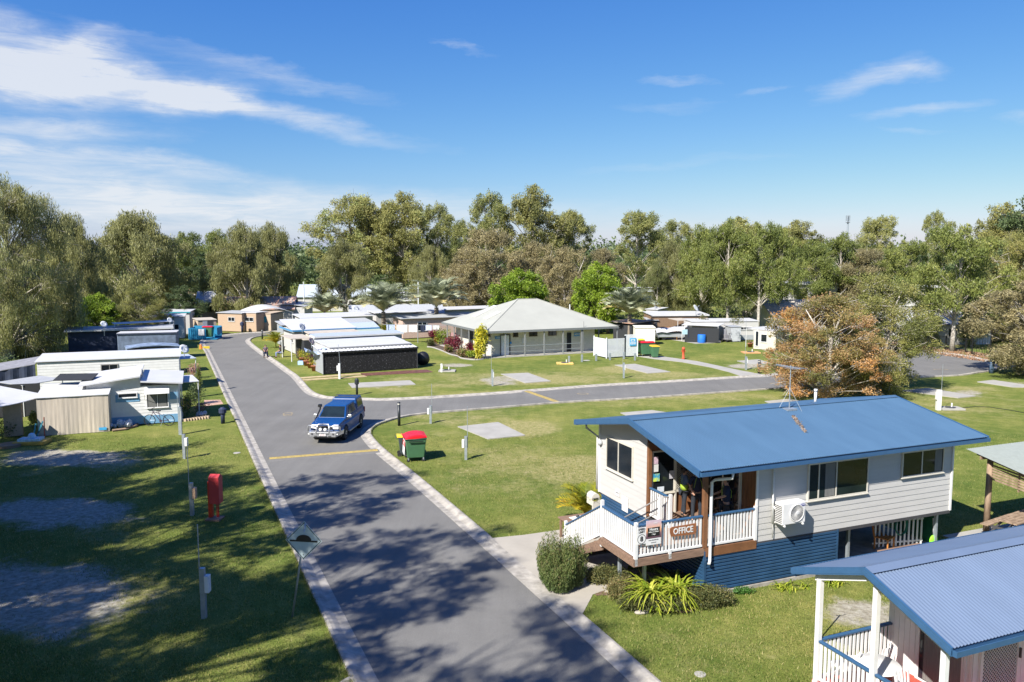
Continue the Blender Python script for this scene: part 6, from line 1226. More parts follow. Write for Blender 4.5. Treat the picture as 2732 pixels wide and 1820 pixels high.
def person(label, loc, rz, top, trou, hand_l, hand_r, el_l=None, el_r=None, sit=False, H=1.0, hair='short', collar=None, hem=None, skirt=False, wide=1.0):
    p = thing('person', label, 'person', loc, rz, scale=(H,) * 3); w = wide
    if sit: pel = (0, 0, .50); kn = [(s * .11, -.43, .50) for s in (-1, 1)]; an = [(s * .13, -.42, .09) for s in (-1, 1)]; hip = [(s * .10, -.05, .49) for s in (-1, 1)]; dz = -.45
    else: pel = (0, 0, .95); kn = [(s * .11, -.03 * s, .50) for s in (-1, 1)]; an = [(s * .12, .02, .09) for s in (-1, 1)]; hip = [(s * .10, 0, .88) for s in (-1, 1)]; dz = 0
    ch = (0, -.01, 1.33 + dz); nb = (0, 0, 1.45 + dz); nk = (0, -.01, 1.51 + dz); hd = (0, -.03, 1.62 + dz); ht = (0, -.02, 1.70 + dz)
    sh = [(s * .19 * w, 0, 1.42 + dz) for s in (-1, 1)]; hl, hr = Vector(hand_l), Vector(hand_r); hl.z += dz; hr.z += dz
    def elbow(s, h, e): 
        if e: v = Vector(e); v.z += dz; return tuple(v)
        S_ = Vector(s); m = S_.lerp(h, .5); return (m.x * 1.25, m.y + .10, m.z - .04)
    el = [elbow(sh[0], hl, el_l), elbow(sh[1], hr, el_r)]; hn = [tuple(hl), tuple(hr)]
    vs = [pel, (0, 0, pel[2] + .17), ch, nb, nk, hd, ht, sh[0], el[0], hn[0], sh[1], el[1], hn[1], hip[0], kn[0], an[0], hip[1], kn[1], an[1]]
    toe = [(a[0], a[1] - .15, .045) for a in an]; vs += toe
    es = [(0, 1), (1, 2), (2, 3), (3, 4), (4, 5), (5, 6), (3, 7), (7, 8), (8, 9), (3, 10), (10, 11), (11, 12), (0, 13), (13, 14), (14, 15), (0, 16), (16, 17), (17, 18), (15, 19), (18, 20)]
    rs = [(.14 * w, .10), (.13 * w, .095), (.15 * w, .11), (.09, .07), .052, (.078, .095), (.062, .075), .055, .042, .026, .055, .042, .026, .085, .058, .038, .085, .058, .038, .03, .03]
    ex = MB().ball((0, -.13, hd[2] - .01), .016, (.8, 1.3, 1.4), 6, 4)
    for s in (-1, 1): ex.ball((s * .082, -.02, hd[2] - .005), .02, (.5, .8, 1.3), 6, 4)
    for k, h in enumerate(hn):
        e = Vector(el[k]); h = Vector(h); d = (h - e).normalized(); sd = d.cross(Vector((0, 0, 1))); sd = sd.normalized() if sd.length > .1 else Vector((1, 0, 0)); ex.ball(h + d * .04, .035, (1, 1, .8), 7, 5)
        for i, L in enumerate((.055, .065, .06, .05)):
            b0 = h + d * .06 + sd * (i - 1.5) * .017; b1 = b0 + d * L * .5; b2 = b1 + (d * .6 + Vector((0, -.1, -.8))).normalized() * L * .5; ex.tube([b0, b1, b2], [.009, .008, .006], 5)
        b0 = h + d * .02 + sd * (.03 if k == 0 else -.03); ex.tube([b0, b0 + (d + sd * (.8 if k == 0 else -.8)).normalized() * .05], [.011, .007], 5)
    body = skin(vs, es, rs, 'body', M_SKIN, p, ex)
    # shirt
    def lerp(a, b, t): return tuple(Vector(a).lerp(Vector(b), t))
    sv = [pel, (0, 0, pel[2] + .17), ch, nb, sh[0], lerp(sh[0], el[0], .95), sh[1], lerp(sh[1], el[1], .95)]
    skin(sv, [(0, 1), (1, 2), (2, 3), (3, 4), (4, 5), (3, 6), (6, 7)], [(.17 * w, .135), (.165 * w, .13), (.18 * w, .14), (.10, .085), .075, .062, .075, .062], 'shirt', top, p)
    tv = [(0, 0, pel[2] - .01), hip[0], kn[0], lerp(kn[0], an[0], .95), hip[1], kn[1], lerp(kn[1], an[1], .95)]
    skin(tv, [(0, 1), (1, 2), (2, 3), (0, 4), (4, 5), (5, 6)], [(.16 * w, .12), .10, .072, .058, .10, .072, .058], 'trousers', trou, p)
    sm = MB()
    for a in an: sm.ball((a[0], a[1] - .06, .05), .06, (.8, 2.0, .8), 8, 5)
    sm.build('shoes', M_SHOE, p, smooth=True)
    hm = MB().ball((0, .005, hd[2] + .035), .105, (.88, 1.08, .98), 12, 8)
    if hair == 'bun': hm.ball((0, .11, hd[2] + .08), .05, (1, 1, 1), 8, 6)
    o_ = len(hm.v); hm.v = [(x, (max(y, -.085) if z > hd[2] + .02 else max(y, -.0)), z) for x, y, z in hm.v]
    hm.build('hair', M_HAIRD, p, smooth=True)
    if hem: MB().lathe([(.175 * w, pel[2] + .02), (.18 * w, pel[2] + .12), (.172 * w, pel[2] + .22)], (0, 0, 0), 14, Matrix.Diagonal((1, .78, 1, 1))).build('hem_band', hem, p, smooth=True)
    if collar:
        k = MB()
        for s in (-1, 1): k.tube([(s * .05, -.09, nb[2] + .02), (s * .10, -.13, ch[2]), (s * .13, -.12, pel[2] + .2)], .007, 5).tube([(s * .05, .07, nb[2] + .02), (s * .11, .125, ch[2]), (s * .12, .12, pel[2] + .2)], .007, 5)
        k.build('trim', collar, p)
    return p
def onf(px, py, z, dx=0, dy=0): a = OF.g(px, py, z); return OF.w(a.x + dx, a.y + dy, ZD)
person('dark-haired person in a blue-grey shirt with yellow-green hem on the office deck', onf(1824, 1378, ZD), TH + math.radians(75), M_BLUG, M_TROU, (-.12, -.33, 1.12), (.14, -.34, 1.10), hair='bun', collar=M_HIVIS, hem=M_HIVIS, H=.95)
person('person in a black polo shirt standing in shade between the two others on deck', OF.w(1.15, 2.05, ZD), TH + math.radians(-20), M_NAVY, M_TROU, (-.2, -.25, 1.05), (.22, -.2, .98), collar=M_HIVIS, H=1.02)
person('heavily built person in a dark navy polo shirt seen from behind on the deck', OF.w(1.28, .72, ZD), TH + math.radians(-120), M_NAVY, M_TROU, (-.14, -.36, 1.15), (.16, -.34, 1.12), collar=M_HIVIS, H=1.06, wide=1.25)
a = P(*((500 + 745 / 3.564), (640 + 1118 / 3.564))); M_PLAID = mat('brownish_shirt', (.10, .07, .09), var=.5, scale=30)
cc = chair('dark folding chair under the person seated at the road edge', (a.x, a.y, 0), math.radians(20), M_DGREY, .5, .9, 'folding_chair'); person('person in a brownish patterned top sitting on a folding chair at the road edge', (a.x, a.y, 0), math.radians(20), M_PLAID, M_NAVY, (-.12, -.35, 1.15), (.12, -.35, 1.15), sit=True)
a = P(*((500 + 885 / 3.564), (640 + 1116 / 3.564))); cc = chair('dark high-backed chair on the lawn under the second seated person', (a.x + .05, a.y, 0), math.radians(-60), M_DGREY, .55, 1.1, 'garden_chair'); person('person in a black top and blue patterned trousers sitting on the lawn beside caravans', (a.x, a.y, 0), math.radians(-60), M_SHADE, mat('blue_pattern', (.16, .2, .32), var=.6, scale=30), (-.12, -.3, 1.05), (.12, -.3, 1.05), sit=True)
# ================================================================ BICYCLE
def bicycle(px0, px1, py):
    A, B = P(px0, py), P(px1, py); d = B - A; L = d.length; b = thing('bicycle', 'dark bicycle leaning on its stand in front of the blue and white cottage wall', 'bicycle', (A.x, A.y, 0), math.atan2(d.y, d.x)); r = .34; s = (L - 2 * r) / 1.05
    f0, f1 = Vector((r, 0, r)), Vector((L - r, 0, r)); 
    for c in (f0, f1):
        w = MB(); n = 24
        w.tube([c + Vector((r * .97 * math.cos(t), 0, r * .97 * math.sin(t))) for t in np.linspace(0, 2 * math.pi, n)], .024, 6, cap=False); wo = w.build('wheel', M_RUB, b); q = MB()
        for i in range(10): t = i * .628; q.tube([c, c + Vector((r * .95 * math.cos(t), 0, r * .95 * math.sin(t)))], .004, 3)
        q.build('spokes', M_GALV, wo)
    bbk = f1 + Vector((-.44 * s, 0, -.05)); seat = f1 + Vector((-.52 * s - .02, 0, .52)); hdt = f0 + Vector((.22, 0, .5)); M_BF = mat('bike_frame', (.05, .02, .06), rough=.3)
    MB().tube([hdt, bbk], .02, 6).tube([hdt + Vector((0, 0, .03)), seat + Vector((.03, 0, -.12))], .018, 6).tube([bbk, seat], .017, 6).tube([bbk, f1], .014, 6).tube([seat + Vector((.03, 0, -.1)), f1], .012, 6).tube([hdt + Vector((-.03, 0, .12)), hdt, f0], .016, 6).build('frame', M_BF, b)
    MB().tube([hdt + Vector((-.03, 0, .12)), hdt + Vector((-.06, 0, .2))], .014, 6).tube([hdt + Vector((-.02, -.28, .22)), hdt + Vector((-.08, 0, .2)), hdt + Vector((-.02, .28, .22))], .014, 6).build('handlebar', M_BLACK, b)
    MB().hexa([seat + Vector((-.14, -.02, .02)), seat + Vector((.12, -.07, .02)), seat + Vector((.12, .07, .02)), seat + Vector((-.14, .02, .02))], [seat + Vector((-.14, -.02, .06)), seat + Vector((.12, -.07, .08)), seat + Vector((.12, .07, .08)), seat + Vector((-.14, .02, .06))]).build('saddle', M_BLACK, b, bevel=.01); MB().lathe([(.09, -.01), (.09, .01)], (0, 0, 0), 14, Matrix.Translation(bbk) @ Matrix.Rotation(math.pi / 2, 4, 'X')).tube([bbk + Vector((0, -.05, 0)), bbk + Vector((.08, -.06, -.15))], .01, 4).build('crank', M_DGREY, b); MB().tube([bbk + Vector((.1, -.02, 0)), bbk + Vector((.05, -.16, -r + .06))], .012, 5).build('stand', M_GALV, b)
bicycle(385, 466, 1136)
# ================================================================ CARAVANS AND ANNEXES
M_ROOFW = mat('white_roof', (.52, .52, .52), rough=.45, var=.05, scale=1.2); M_ROOFG = mat('grey_roof', (.36, .37, .38), rough=.6, var=.12); M_ROOFC = mat('cream_roof', (.44, .39, .32), rough=.7, var=.12, scale=2); M_ROOFB = mat('pale_blue_roof', (.38, .43, .49), rough=.5, var=.1)
M_TAN = mat('tan_wall', (.40, .29, .20), rough=.8, var=.08); M_TANR = mat('beige_wall', (.42, .33, .24), rough=.8, var=.1); M_CANV = mat('beige_canvas', (.47, .41, .33), rough=.9, var=.14, scale=1.2, stretch=(6, 6, .5)); M_NAVYC = mat('navy_canvas', (.02, .03, .06), rough=.8, var=.3, scale=2); M_GREYC = mat('grey_canvas', (.20, .20, .22), rough=.85, var=.2, scale=3); M_BLK = mat('black_shadecloth', (.012, .012, .014), rough=.85, var=.6, scale=9, c2=(.10, .10, .11), thr=(.56, .70), bump=.5, bscale=25)
M_LBW = mat('blue_lower_wall', (.16, .33, .50), rough=.5); M_GS = mat('grey_sheet_wall', (.40, .42, .44), rough=.5, metal=.3, var=.1); M_TEAL = mat('teal', (.02, .25, .30)); M_BROWN = mat('brown_wall', (.20, .13, .08), var=.1)
def hut(label, p0, p1, zref, depth, h, wall, roof, cat='caravan', name='caravan', rise=.15, over=.15, ov_f=None, wins=(), sidewins=(), rh=.07, lap=False, fascia=None, corrd=False, round_=False, skirt=None, doors=(), z0=0.05, group=None, curved=0.0, gap=0.06):
    A, B = P(*p0, zref), P(*p1, zref); d = B - A; d.z = 0; L = d.length; c = thing(name, label, cat, (A.x, A.y, 0), math.atan2(d.y, d.x), group); ov_f = over if ov_f is None else ov_f
    if wall is not None:
        w = MB().box(0, L, 0, depth, z0, h); wo = w.build('wall', wall, c, bevel=.08 if round_ else 0)
        if lap: boards(MB(), 0, L, z0, h, -.003, .2).build('cladding', wall, wo) if False else None; k = boards(MB(), .02, L - .02, .12, h - .02, -.003, .2); k.build('cladding', wall, c)
    if roof is not None:
        n = 10 if curved else 1; m = MB(); za, zb = h + gap, h + gap + rise
        if corrd: corr(m, -over, L + over, -ov_f, za, depth + over, zb, pitch=.36, amp=.045, seg=4); m.build('roof', roof, c); MB().box(-over, L + over, -ov_f - .03, -ov_f, za - .14, za + .02).build('fascia', fascia or roof, c)
        else:
            for i in range(n):
                x0, x1 = -over + (L + 2 * over) * i / n, -over + (L + 2 * over) * (i + 1) / n; q = lambda x: curved * math.sin(math.pi * (x + over) / (L + 2 * over))
                m.hexa([(x0, -ov_f, za + q(x0)), (x1, -ov_f, za + q(x1)), (x1, depth + over, zb + q(x1)), (x0, depth + over, zb + q(x0))], [(x0, -ov_f, za + rh + q(x0)), (x1, -ov_f, za + rh + q(x1)), (x1, depth + over, zb + rh + q(x1)), (x0, depth + over, zb + rh + q(x0))])
            ro = m.build('roof', roof, c)
            if fascia: MB().box(-over, L + over, -ov_f - .03, -ov_f - .002, za - .1, za + rh - .01).build('fascia', fascia, c)
    if skirt: MB().box(.02, L - .02, -.03, -.004, z0, .62).build('skirting', skirt, c)
    for (x0, x1, a, b) in wins: window(c, x0 * L, x1 * L, a, b, -.03, (.5,) if (x1 - x0) * L > 1 else (), G_, fw=.04, mats=M_WHITE)
    for (x0, x1, m_) in doors: MB().box(x0 * L, x1 * L, -.04, -.004, .1, 2.05).build('door', m_, c)
    for (y0, y1, a, b) in sidewins: window(c, -y1, -y0, a, b, -.03, (.5,), G_, fw=.04, mats=M_WHITE, face='x')
    c['L'] = L; return c
def hz(label, p0, p1, z, depth, m, name='awning', cat='awning', posts=True, rise=.1, th=.04, thing_=None, slack=0.0):
    """canopy given by the two front corners (seen at height z)"""
    A, B = P(*p0, z), P(*p1, z); d = B - A; L = d.length; c = thing(name, label, cat, (A.x, A.y, 0), math.atan2(d.y, d.x)); n = 8; mb = MB()
    for i in range(n):
        x0, x1 = L * i / n, L * (i + 1) / n; s = lambda x: -slack * math.sin(math.pi * x / L); mb.hexa([(x0, 0, z + s(x0)), (x1, 0, z + s(x1)), (x1, depth, z + rise + s(x1)), (x0, depth, z + rise + s(x0))], [(x0, 0, z + th + s(x0)), (x1, 0, z + th + s(x1)), (x1, depth, z + th + rise + s(x1)), (x0, depth, z + th + rise + s(x0))])
    mb.build('roof', m, c)
    if posts:
        for x in (.05, L - .05): MB().cyl((x, .06, 0), .03, z, 6).build('post', M_WHITE, c)
    return c
# -- left: cottage with blue base
ct = hut('white weatherboard cottage with a blue base, awning window and bicycle in front', (297, 1139), (480.6, 1126.4), 0, 3.4, 2.35, M_WHITE, None, cat='cottage', name='cottage', lap=True)
L = ct['L']; ra = math.atan2(*(P(480.6, 1126.4) - P(297, 1139)).yx)
CT = Fr(P(297, 1139), ra); M_CW2 = M_WHITE
MB().box(0.02, L - .02, -.03, -.016, .05, .55).build('blue_base', M_LBW, ct)
MB().box(.3, L * .42, -.032, -.016, 1.45, 1.9).build('blue_panel', M_LBW, ct); MB().box(L * .78, L - .05, -.032, -.016, 1.45, 1.9).build('blue_panel', M_LBW, ct)
window(ct, L * .53, L * .83, 1.05, 2.0, -.05, (.5,), G_, fw=.05, mats=M_WHITE, curtain=((.05, .45), (.55, .95))); MB().add([(L * .5, -.05, 2.25), (L * .86, -.05, 2.25), (L * .86, -.42, 1.92), (L * .5, -.42, 1.92), (L * .5, -.05, 2.22), (L * .86, -.05, 2.22), (L * .86, -.42, 1.89), (L * .5, -.42, 1.89)], [(0, 3, 2, 1), (4, 5, 6, 7), (3, 7, 6, 2)]).bar((L * .5, -.42, 1.9), (L * .5, -.03, 1.5), .02).bar((L * .86, -.42, 1.9), (L * .86, -.03, 1.5), .02).build('window_awning', M_WHITE, ct)
window(ct, L * .13, L * .38, 1.75, 1.95, -.05, (), G_, fw=.05, mats=M_WHITE)
x_r = lambda px, py, z: CT.g(px, py, z).x
rf = MB(); rf.hexa([(-1.6, -.35, 2.55), (L * .45, -.35, 2.95), (L * .45, 3.6, 3.15), (-1.6, 3.6, 2.75)], [(-1.6, -.35, 2.63), (L * .45, -.35, 3.03), (L * .45, 3.6, 3.23), (-1.6, 3.6, 2.83)]); rf.hexa([(L * .45, -.35, 2.62), (L + .25, -.35, 2.42), (L + .25, 3.6, 2.62), (L * .45, 3.6, 2.82)], [(L * .45, -.35, 2.70), (L + .25, -.35, 2.50), (L + .25, 3.6, 2.70), (L * .45, 3.6, 2.90)]); rf.build('roof', M_ROOFW, ct)
MB().box(-1.2, L * .44, -.02, 3.2, 2.3, 2.56).add([(-1.2, -.02, 2.56), (L * .44, -.02, 2.56), (L * .44, -.02, 2.94), (-1.2, 3.2, 2.56), (L * .44, 3.2, 2.56), (L * .44, 3.2, 2.94)], [(0, 1, 2), (1, 4, 5, 2), (4, 3, 5)]).build('upper_wall', M_WHITE, ct)
MB().tube([(L * .46, .2, 2.8), (L * .47, .2, 3.4)], .02, 4).tube([(L * .44, .2, 2.85), (L * .47, .2, 3.2), (L * .5, .2, 2.85)], .015, 4).build('roof_tripod', M_GREYP, ct)
MB().cyl((L - .35, -.3, 0), .06, 2.0, 8).build('white_pipe', M_WHITE, ct) if False else None
an1 = hut('beige canvas annexe standing against the left side of the blue and white cottage', (102.5, 1164.7), (293, 1151), 0, 3.0, 2.15, None, M_ROOFW, cat='annexe', name='canvas_annexe', rise=.35, over=.06, gap=.03, rh=.03); La = an1['L']
k = MB(); n = 60
for i in range(n):
    x0, x1 = La * i / n, La * (i + 1) / n; y0, y1 = [.008 * math.sin(j * 1.7) * (.4 + .6 * math.sin(j * .31) ** 2) + .03 * math.sin(j * .23) for j in (i, i + 1)]; k.add([(x0, y0 - .06, .02), (x1, y1 - .06, .02), (x1, y1 * .3, 2.15), (x0, y0 * .3, 2.15)], [(0, 1, 2, 3)])
k.add([(La, 0, 0), (La, 3, 0), (La, 3, 2.3), (La, 0, 2.15), (0, 0, 0), (0, 3, 0), (0, 3, 2.3), (0, 0, 2.15)], [(0, 1, 2, 3), (4, 7, 6, 5)]); k.build('canvas_wall', M_CANV, an1)
MB().box(La - .55, La - .15, -.085, -.075, .12, .28).build('label_patch', mat('patch_blue', (.05, .35, .65)), an1)
aw = hz('white shade roof sloping over the open sitting area at the far left', (-40, 1092), (125, 1055), 2.1, 3.6, M_ROOFW, rise=.5, slack=.1)
k = hut('tan canvas wall panel of the open sitting area at the left edge', (12, 1168), (62, 1164), 0, .3, 2.0, M_TANR, None, name='canvas_screen', cat='screen')
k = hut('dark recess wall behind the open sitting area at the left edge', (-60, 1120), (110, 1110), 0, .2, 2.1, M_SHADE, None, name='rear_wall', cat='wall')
# -- left: long white van
c = hut('long white weatherboard van with a plain white roof behind the cottage', (98, 969), (477.5, 953.5), 2.6, 2.9, 2.6, M_WHITE, M_ROOFW, cat='mobile home', name='mobile_home', lap=True, rise=.25, over=.12, rh=.06); L2 = c['L']
window(c, L2 * .44, L2 * .55, 1.55, 2.25, -.03, (.5,), G_, fw=.06, mats=M_GREYP)
k = thing('canvas_lean_to', 'grey and navy canvas lean-to at the left end of the long white van', 'annexe', c.location, c.rotation_euler.z); MB().add([(-.1, 0, 2.55), (-4.2, -.3, 1.9), (-4.2, 2.9, 2.2), (-.1, 2.9, 2.8), (-.1, 0, 2.5), (-4.2, -.3, 1.85), (-4.2, 2.9, 2.15), (-.1, 2.9, 2.75)], [(0, 1, 2, 3), (4, 7, 6, 5), (0, 4, 5, 1)]).build('roof_sheet', M_GREYC, k)
m = MB(); n = 24
for i in range(n):
    f = lambda q: (-.1 - 4.1 * q / n, -.05 + .08 * math.sin(q * 1.3) - .3 * q / n); zt = lambda q: 2.5 - .65 * q / n; x0, y0 = f(i); x1, y1 = f(i + 1); m.add([(x0, y0, .05), (x1, y1, .05), (x1, y1 * .6, zt(i + 1)), (x0, y0 * .6, zt(i))], [(0, 1, 2, 3)])
m.build('side_sheet', M_NAVYC, k)
hz('grey-white flat awning roof between the long van and the cottage', (60, 1030), (170, 1012), 2.0, 2.2, M_ROOFG, name='flat_awning', rise=.1)
k = single(MB().box(-1.1, 1.1, -.5, .5, 0, .05), 'solar_panel', M_SHADE, 'dark solar panel frame lying on the roof behind the cottage', 'solar panel', P(203, 1007, 2.9), .15); k.rotation_euler = (.25, 0, .1)
hz('small white porch roof at the road end of the cottage', (482, 1022), (531, 1018.3), 2.2, 2.4, M_ROOFW, rise=.1, name='porch_roof', cat='porch')
hz('small blue-white porch roof at the road end of the long white van', (476, 960), (524, 956.5), 2.2, 2.4, M_ROOFB, rise=.1, name='porch_roof', cat='porch')
def dish(px, py, z, r, label, rz, base=True, m=M_SCR, h=.8):
    r *= .58
    a = P(px, py, z); d = thing('satellite_dish', label, 'satellite dish', (a.x, a.y, a.z - h), 0); R = Matrix.Translation((0, 0, h)) @ Matrix.Rotation(rz, 4, 'Z') @ Matrix.Rotation(math.radians(55), 4, 'X')
    MB().lathe([(.01, -.10 * r * 2), (.5 * r, -.07 * r * 2), (r, .02), (r, .04), (.5 * r, -.05 * r * 2), (.01, -.08 * r * 2)], n=20).tf(R).build('bowl', m, d, smooth=True); MB().tube([(0, 0, 0), (0, 0, h)], .03, 6).build('mast', M_GALV, d); MB().tube([(0, 0, 0), (0, 0, r * 1.0)], .02, 5).ball((0, 0, r), .06).tf(R).build('feed_arm', M_GALV, d)
dish(491, 931, 3.4, .62, 'large satellite dish at the road end of the long white van', math.radians(60), h=.6); dish(277, 865, 3.4, .6, 'satellite dish above the dark annexes at upper left', math.radians(55), h=1.2); dish(453, 854, 3.2, .55, 'satellite dish on the low white roofs left of the road bend', math.radians(60), h=.5)
dish(806, 872, 3.4, .62, 'dark mesh-grey satellite dish on the cream caravan roof by the road', math.radians(60), m=M_GS, h=.6); dish(831, 910, 2.9, .55, 'pinkish satellite dish at the corner of the black annexe', math.radians(70), m=mat('pinkish', (.35, .27, .27)), h=.6)
dish(949, 824, 3.2, .9, 'white satellite dish behind the broad white roof between the palms', math.radians(50), h=.8); dish(1013, 775, 3.2, 1.0, 'small far satellite dish above the palms', math.radians(60), h=.6); dish(1748, 816, 3.6, .75, 'white satellite dish at the left end of the brown caravan', math.radians(60)); dish(1857, 822, 3.6, .85, 'white satellite dish on a stand on the brown caravan roof', math.radians(50), h=.9)
# -- left rows behind
hut('dark navy annexe with a white-edged roof behind the long white van', (180, 885), (455, 876), 2.4, 3.2, 2.4, M_NAVYC, M_ROOFG, rise=.1, over=.3, rh=.06, fascia=M_ROOFW, cat='annexe', name='annexe')
hut('caravan with pale top rails parked in front of the navy annexe', (312, 893), (470, 889), 2.6, 2.3, 2.6, mat('navy_van_roof', (.10, .13, .19), var=.4, scale=1.5), M_ROOFW, round_=True, rise=.0, over=.05, fascia=M_NAVYC, name='caravan', rh=.06)
hut('caravan with a blotchy blue-grey rounded roof just behind the long white van', (338, 934), (480, 927), 2.3, 2.3, 2.3, mat('bluish_vinyl', (.22, .28, .38), var=.5, scale=1.5, rough=.4), mat('bluish_vinyl', (0, 0, 0)), round_=True, curved=.18, rise=.0, over=.05)
hz('long white awning strip with cream edge across the navy annexe', (305, 866), (465, 858), 2.9, 1.2, M_ROOFW, name='awning', rise=.1)
hut('low white-roofed caravan left of the olive bush', (395, 848), (490, 846), 2.7, 3.0, 2.7, M_GS, M_ROOFW, rise=.15, wins=((.6, .85, 1.2, 1.8),))
hut('green-edged white roof behind the low white-roofed caravan', (420, 835), (505, 834), 2.9, 3.5, 2.9, M_WALL, M_ROOFW, fascia=M_TEAL, name='mobile_home', cat='mobile home')
k = thing('ladder', 'pale step ladder leaning against the navy annexe', 'ladder', P(268, 938)); m = MB()
for x in (-.25, .25): m.bar((x, 0, 0), (x * .8, .7, 2.6), .06)
for i in range(8): m.bar((-.24, .08 + i * .08, .3 + i * .3), (.24, .08 + i * .08, .3 + i * .3), .05)
m.build('frame', M_SCR, k)
k = chair('white plastic outdoor chair in front of the navy annexe', P(213, 936), .4, M_WHITE, .6, .95, 'garden_chair')
hut('narrow tan shed with a sliding door beside the blue skip bin', (528, 857), (577, 855), 2.0, 3.0, 2.0, M_TANR, M_ROOFC, cat='shed', name='shed', rise=.1, over=.08, doors=((.25, .5, M_GS), (.55, .8, M_DGREY)))
hut('long tan caravan with propped brown window flaps at the far road bend', (580, 836), (645, 838), 2.5, 3.0, 2.5, M_TAN, M_ROOFG, round_=True, rise=.1, over=.15, wins=((.45, .7, 1.5, 2.0),))
hut('tan caravan with rounded corner and brown awning window next to the white marquee', (645, 836), (683, 837), 2.55, 2.6, 2.55, M_TAN, M_ROOFW, round_=True, rise=.05, over=.06, wins=((.25, .8, 1.5, 2.0),))
k = hut('tan annexe with a teal window joined to the tan caravan at the far road bend', (683, 838), (722, 839), 2.35, 3.0, 2.35, M_TANR, M_TANR, cat='annexe', name='annexe', rise=.15, over=.03); Lk = k['L']; MB().box(Lk * .2, Lk * .72, -.05, -.01, 1.2, 2.0).build('teal_window', M_TEAL, k)
k = hut('white fabric carport marquee behind the tan annexe', (668, 840), (781, 836), 2.2, 5.5, 2.2, None, M_ROOFW, cat='marquee', name='carport_marquee', curved=.75, rise=.25, over=.1, rh=.03); Lk = k['L']
MB().add([(0, 5.4, .2), (Lk, 5.4, .2), (Lk, 5.4, 2.4), (0, 5.4, 2.4)], [(0, 1, 2, 3)]).build('rear_sheet', M_ROOFW, k)
for x in (0.05, Lk * .5, Lk - .05): MB().cyl((x, .05, 0), .05, 2.2, 6).build('post', M_WHITE, k)
v = thing('parked_van', 'pale four-wheel drive parked under the white carport marquee', 'four-wheel drive', P(742, 868) + Vector((0, 1.2, 0)), .35); MB().box(-1.0, 1.0, 0, 4.4, .45, 1.2).hexa([(-.95, .9, 1.2), (.95, .9, 1.2), (.95, 4.3, 1.2), (-.95, 4.3, 1.2)], [(-.8, 1.3, 1.85), (.8, 1.3, 1.85), (.8, 4.2, 1.85), (-.8, 4.2, 1.85)]).build('body', M_WALL, v, bevel=.06); MB().add([(-.85, 1.0, 1.25), (.85, 1.0, 1.25), (.74, 1.24, 1.8), (-.74, 1.24, 1.8)], [(0, 1, 2, 3)]).build('windscreen', G_, v)
for x, y in ((-.9, .9), (.9, .9), (-.9, 3.5), (.9, 3.5)): MB().tube([(x - .12, y, .38), (x + .12, y, .38)], .38, 14).build('wheel', M_RUB, v)
# skip bin
sk_ = thing('skip_bin', 'blue ribbed steel skip with bins inside at the far road bend', 'skip bin', P(503, 907.5), math.radians(4)); M_SKB = mat('skip_blue', (.01, .20, .36), var=.1); m = MB(); Lb = 3.4
m.box(0, Lb * .62, 0, .08, .1, 1.45).box(0, .08, .1, 2.2, .1, 1.45).box(Lb, Lb + .08, .0, 2.2, .6, 1.5).box(0, Lb, 2.2, 2.28, .1, 1.6).box(0, Lb, 0, 2.2, .05, .12)
for i in range(9): m.box(.1 + i * .23, .16 + i * .23, -.05, 0, .1, 1.4)
m.build('body', M_SKB, sk_)
big_bin('red-lidded bin standing in the blue steel skip', tuple(sk_.matrix_basis @ Vector((2.2, .7, .12))), math.radians(4), w=1.2, d=1.0, h=1.35); k = single(MB().box(-.35, .35, -.01, .01, -.4, .4), 'bin_notice', M_WHITE, 'white notice on the front of the blue steel skip', 'notice', tuple(sk_.matrix_basis @ Vector((1.6, -.08, .95))), math.radians(4))
cn_ = thing('hazard_marker', 'orange and yellow hazard marker on the kerb below the blue skip', 'marker', P(536, 931), .5); MB().cyl((0, 0, 0), .2, .5, 8, .08).build('cone', mat('cone_orange', (.8, .2, .02)), cn_); MB().box(.2, .9, -.15, .1, 0, .25).build('block', mat('block_yellow', (.8, .6, .03)), cn_)
# far left buildings
def gabled(label, px, py, zref, Wd, Dp, hw, hr, wall, roof, rz=0.3, name='house', cat='house'):
    a = P(px, py, zref); g = thing(name, label, cat, (a.x, a.y, 0), rz); MB().box(.3, Wd - .3, .3, Dp - .3, 0, hw).build('wall', wall, g); m = MB()
    m.add([(0, 0, hw - .05), (Wd, 0, hw - .05), (Wd, Dp / 2, hr), (0, Dp / 2, hr), (0, Dp, hw - .05), (Wd, Dp, hw - .05)], [(0, 1, 2, 3), (3, 2, 5, 4)]); m.add([(0, 0, hw - .15), (Wd, 0, hw - .15), (Wd, Dp / 2, hr - .1), (0, Dp / 2, hr - .1), (0, Dp, hw - .15), (Wd, Dp, hw - .15)], [(0, 3, 2, 1), (3, 4, 5, 2)]); m.build('roof', roof, g); MB().add([(.3, .3, hw), (.3, Dp - .3, hw), (.3, Dp / 2, hr - .15), (Wd - .3, .3, hw), (Wd - .3, Dp - .3, hw), (Wd - .3, Dp / 2, hr - .15)], [(0, 2, 1), (3, 4, 5)]).build('gable', wall, g)
    k = MB()
    for q in range(3): x = Wd * (.2 + .25 * q); k.box(x, x + .9, .27, .295, 1.0, 1.9)
    k.build('window', G_, g); return g
M_RUST = mat('rusty_roof', (.42, .36, .32), var=.25, scale=2.0, stretch=(3, .1, 1), c2=(.45, .22, .14), thr=(.45, .62))
gabled('grey gabled roof house on the far left behind the tan shed', 520, 808, 2.6, 8.5, 7, 2.6, 4.4, M_TANR, M_ROOFG, .25)
gabled('pale blue gabled cottage behind the rusty striped roof', 560, 800, 2.6, 7, 6, 2.8, 4.3, mat('pale_blue_wall', (.30, .45, .58)), M_ROOFC, -.2)
gabled('roof streaked with rust behind the tan caravans at the far bend', 585, 826, 2.4, 11, 6, 2.4, 4.2, M_WALL, M_RUST, .15)
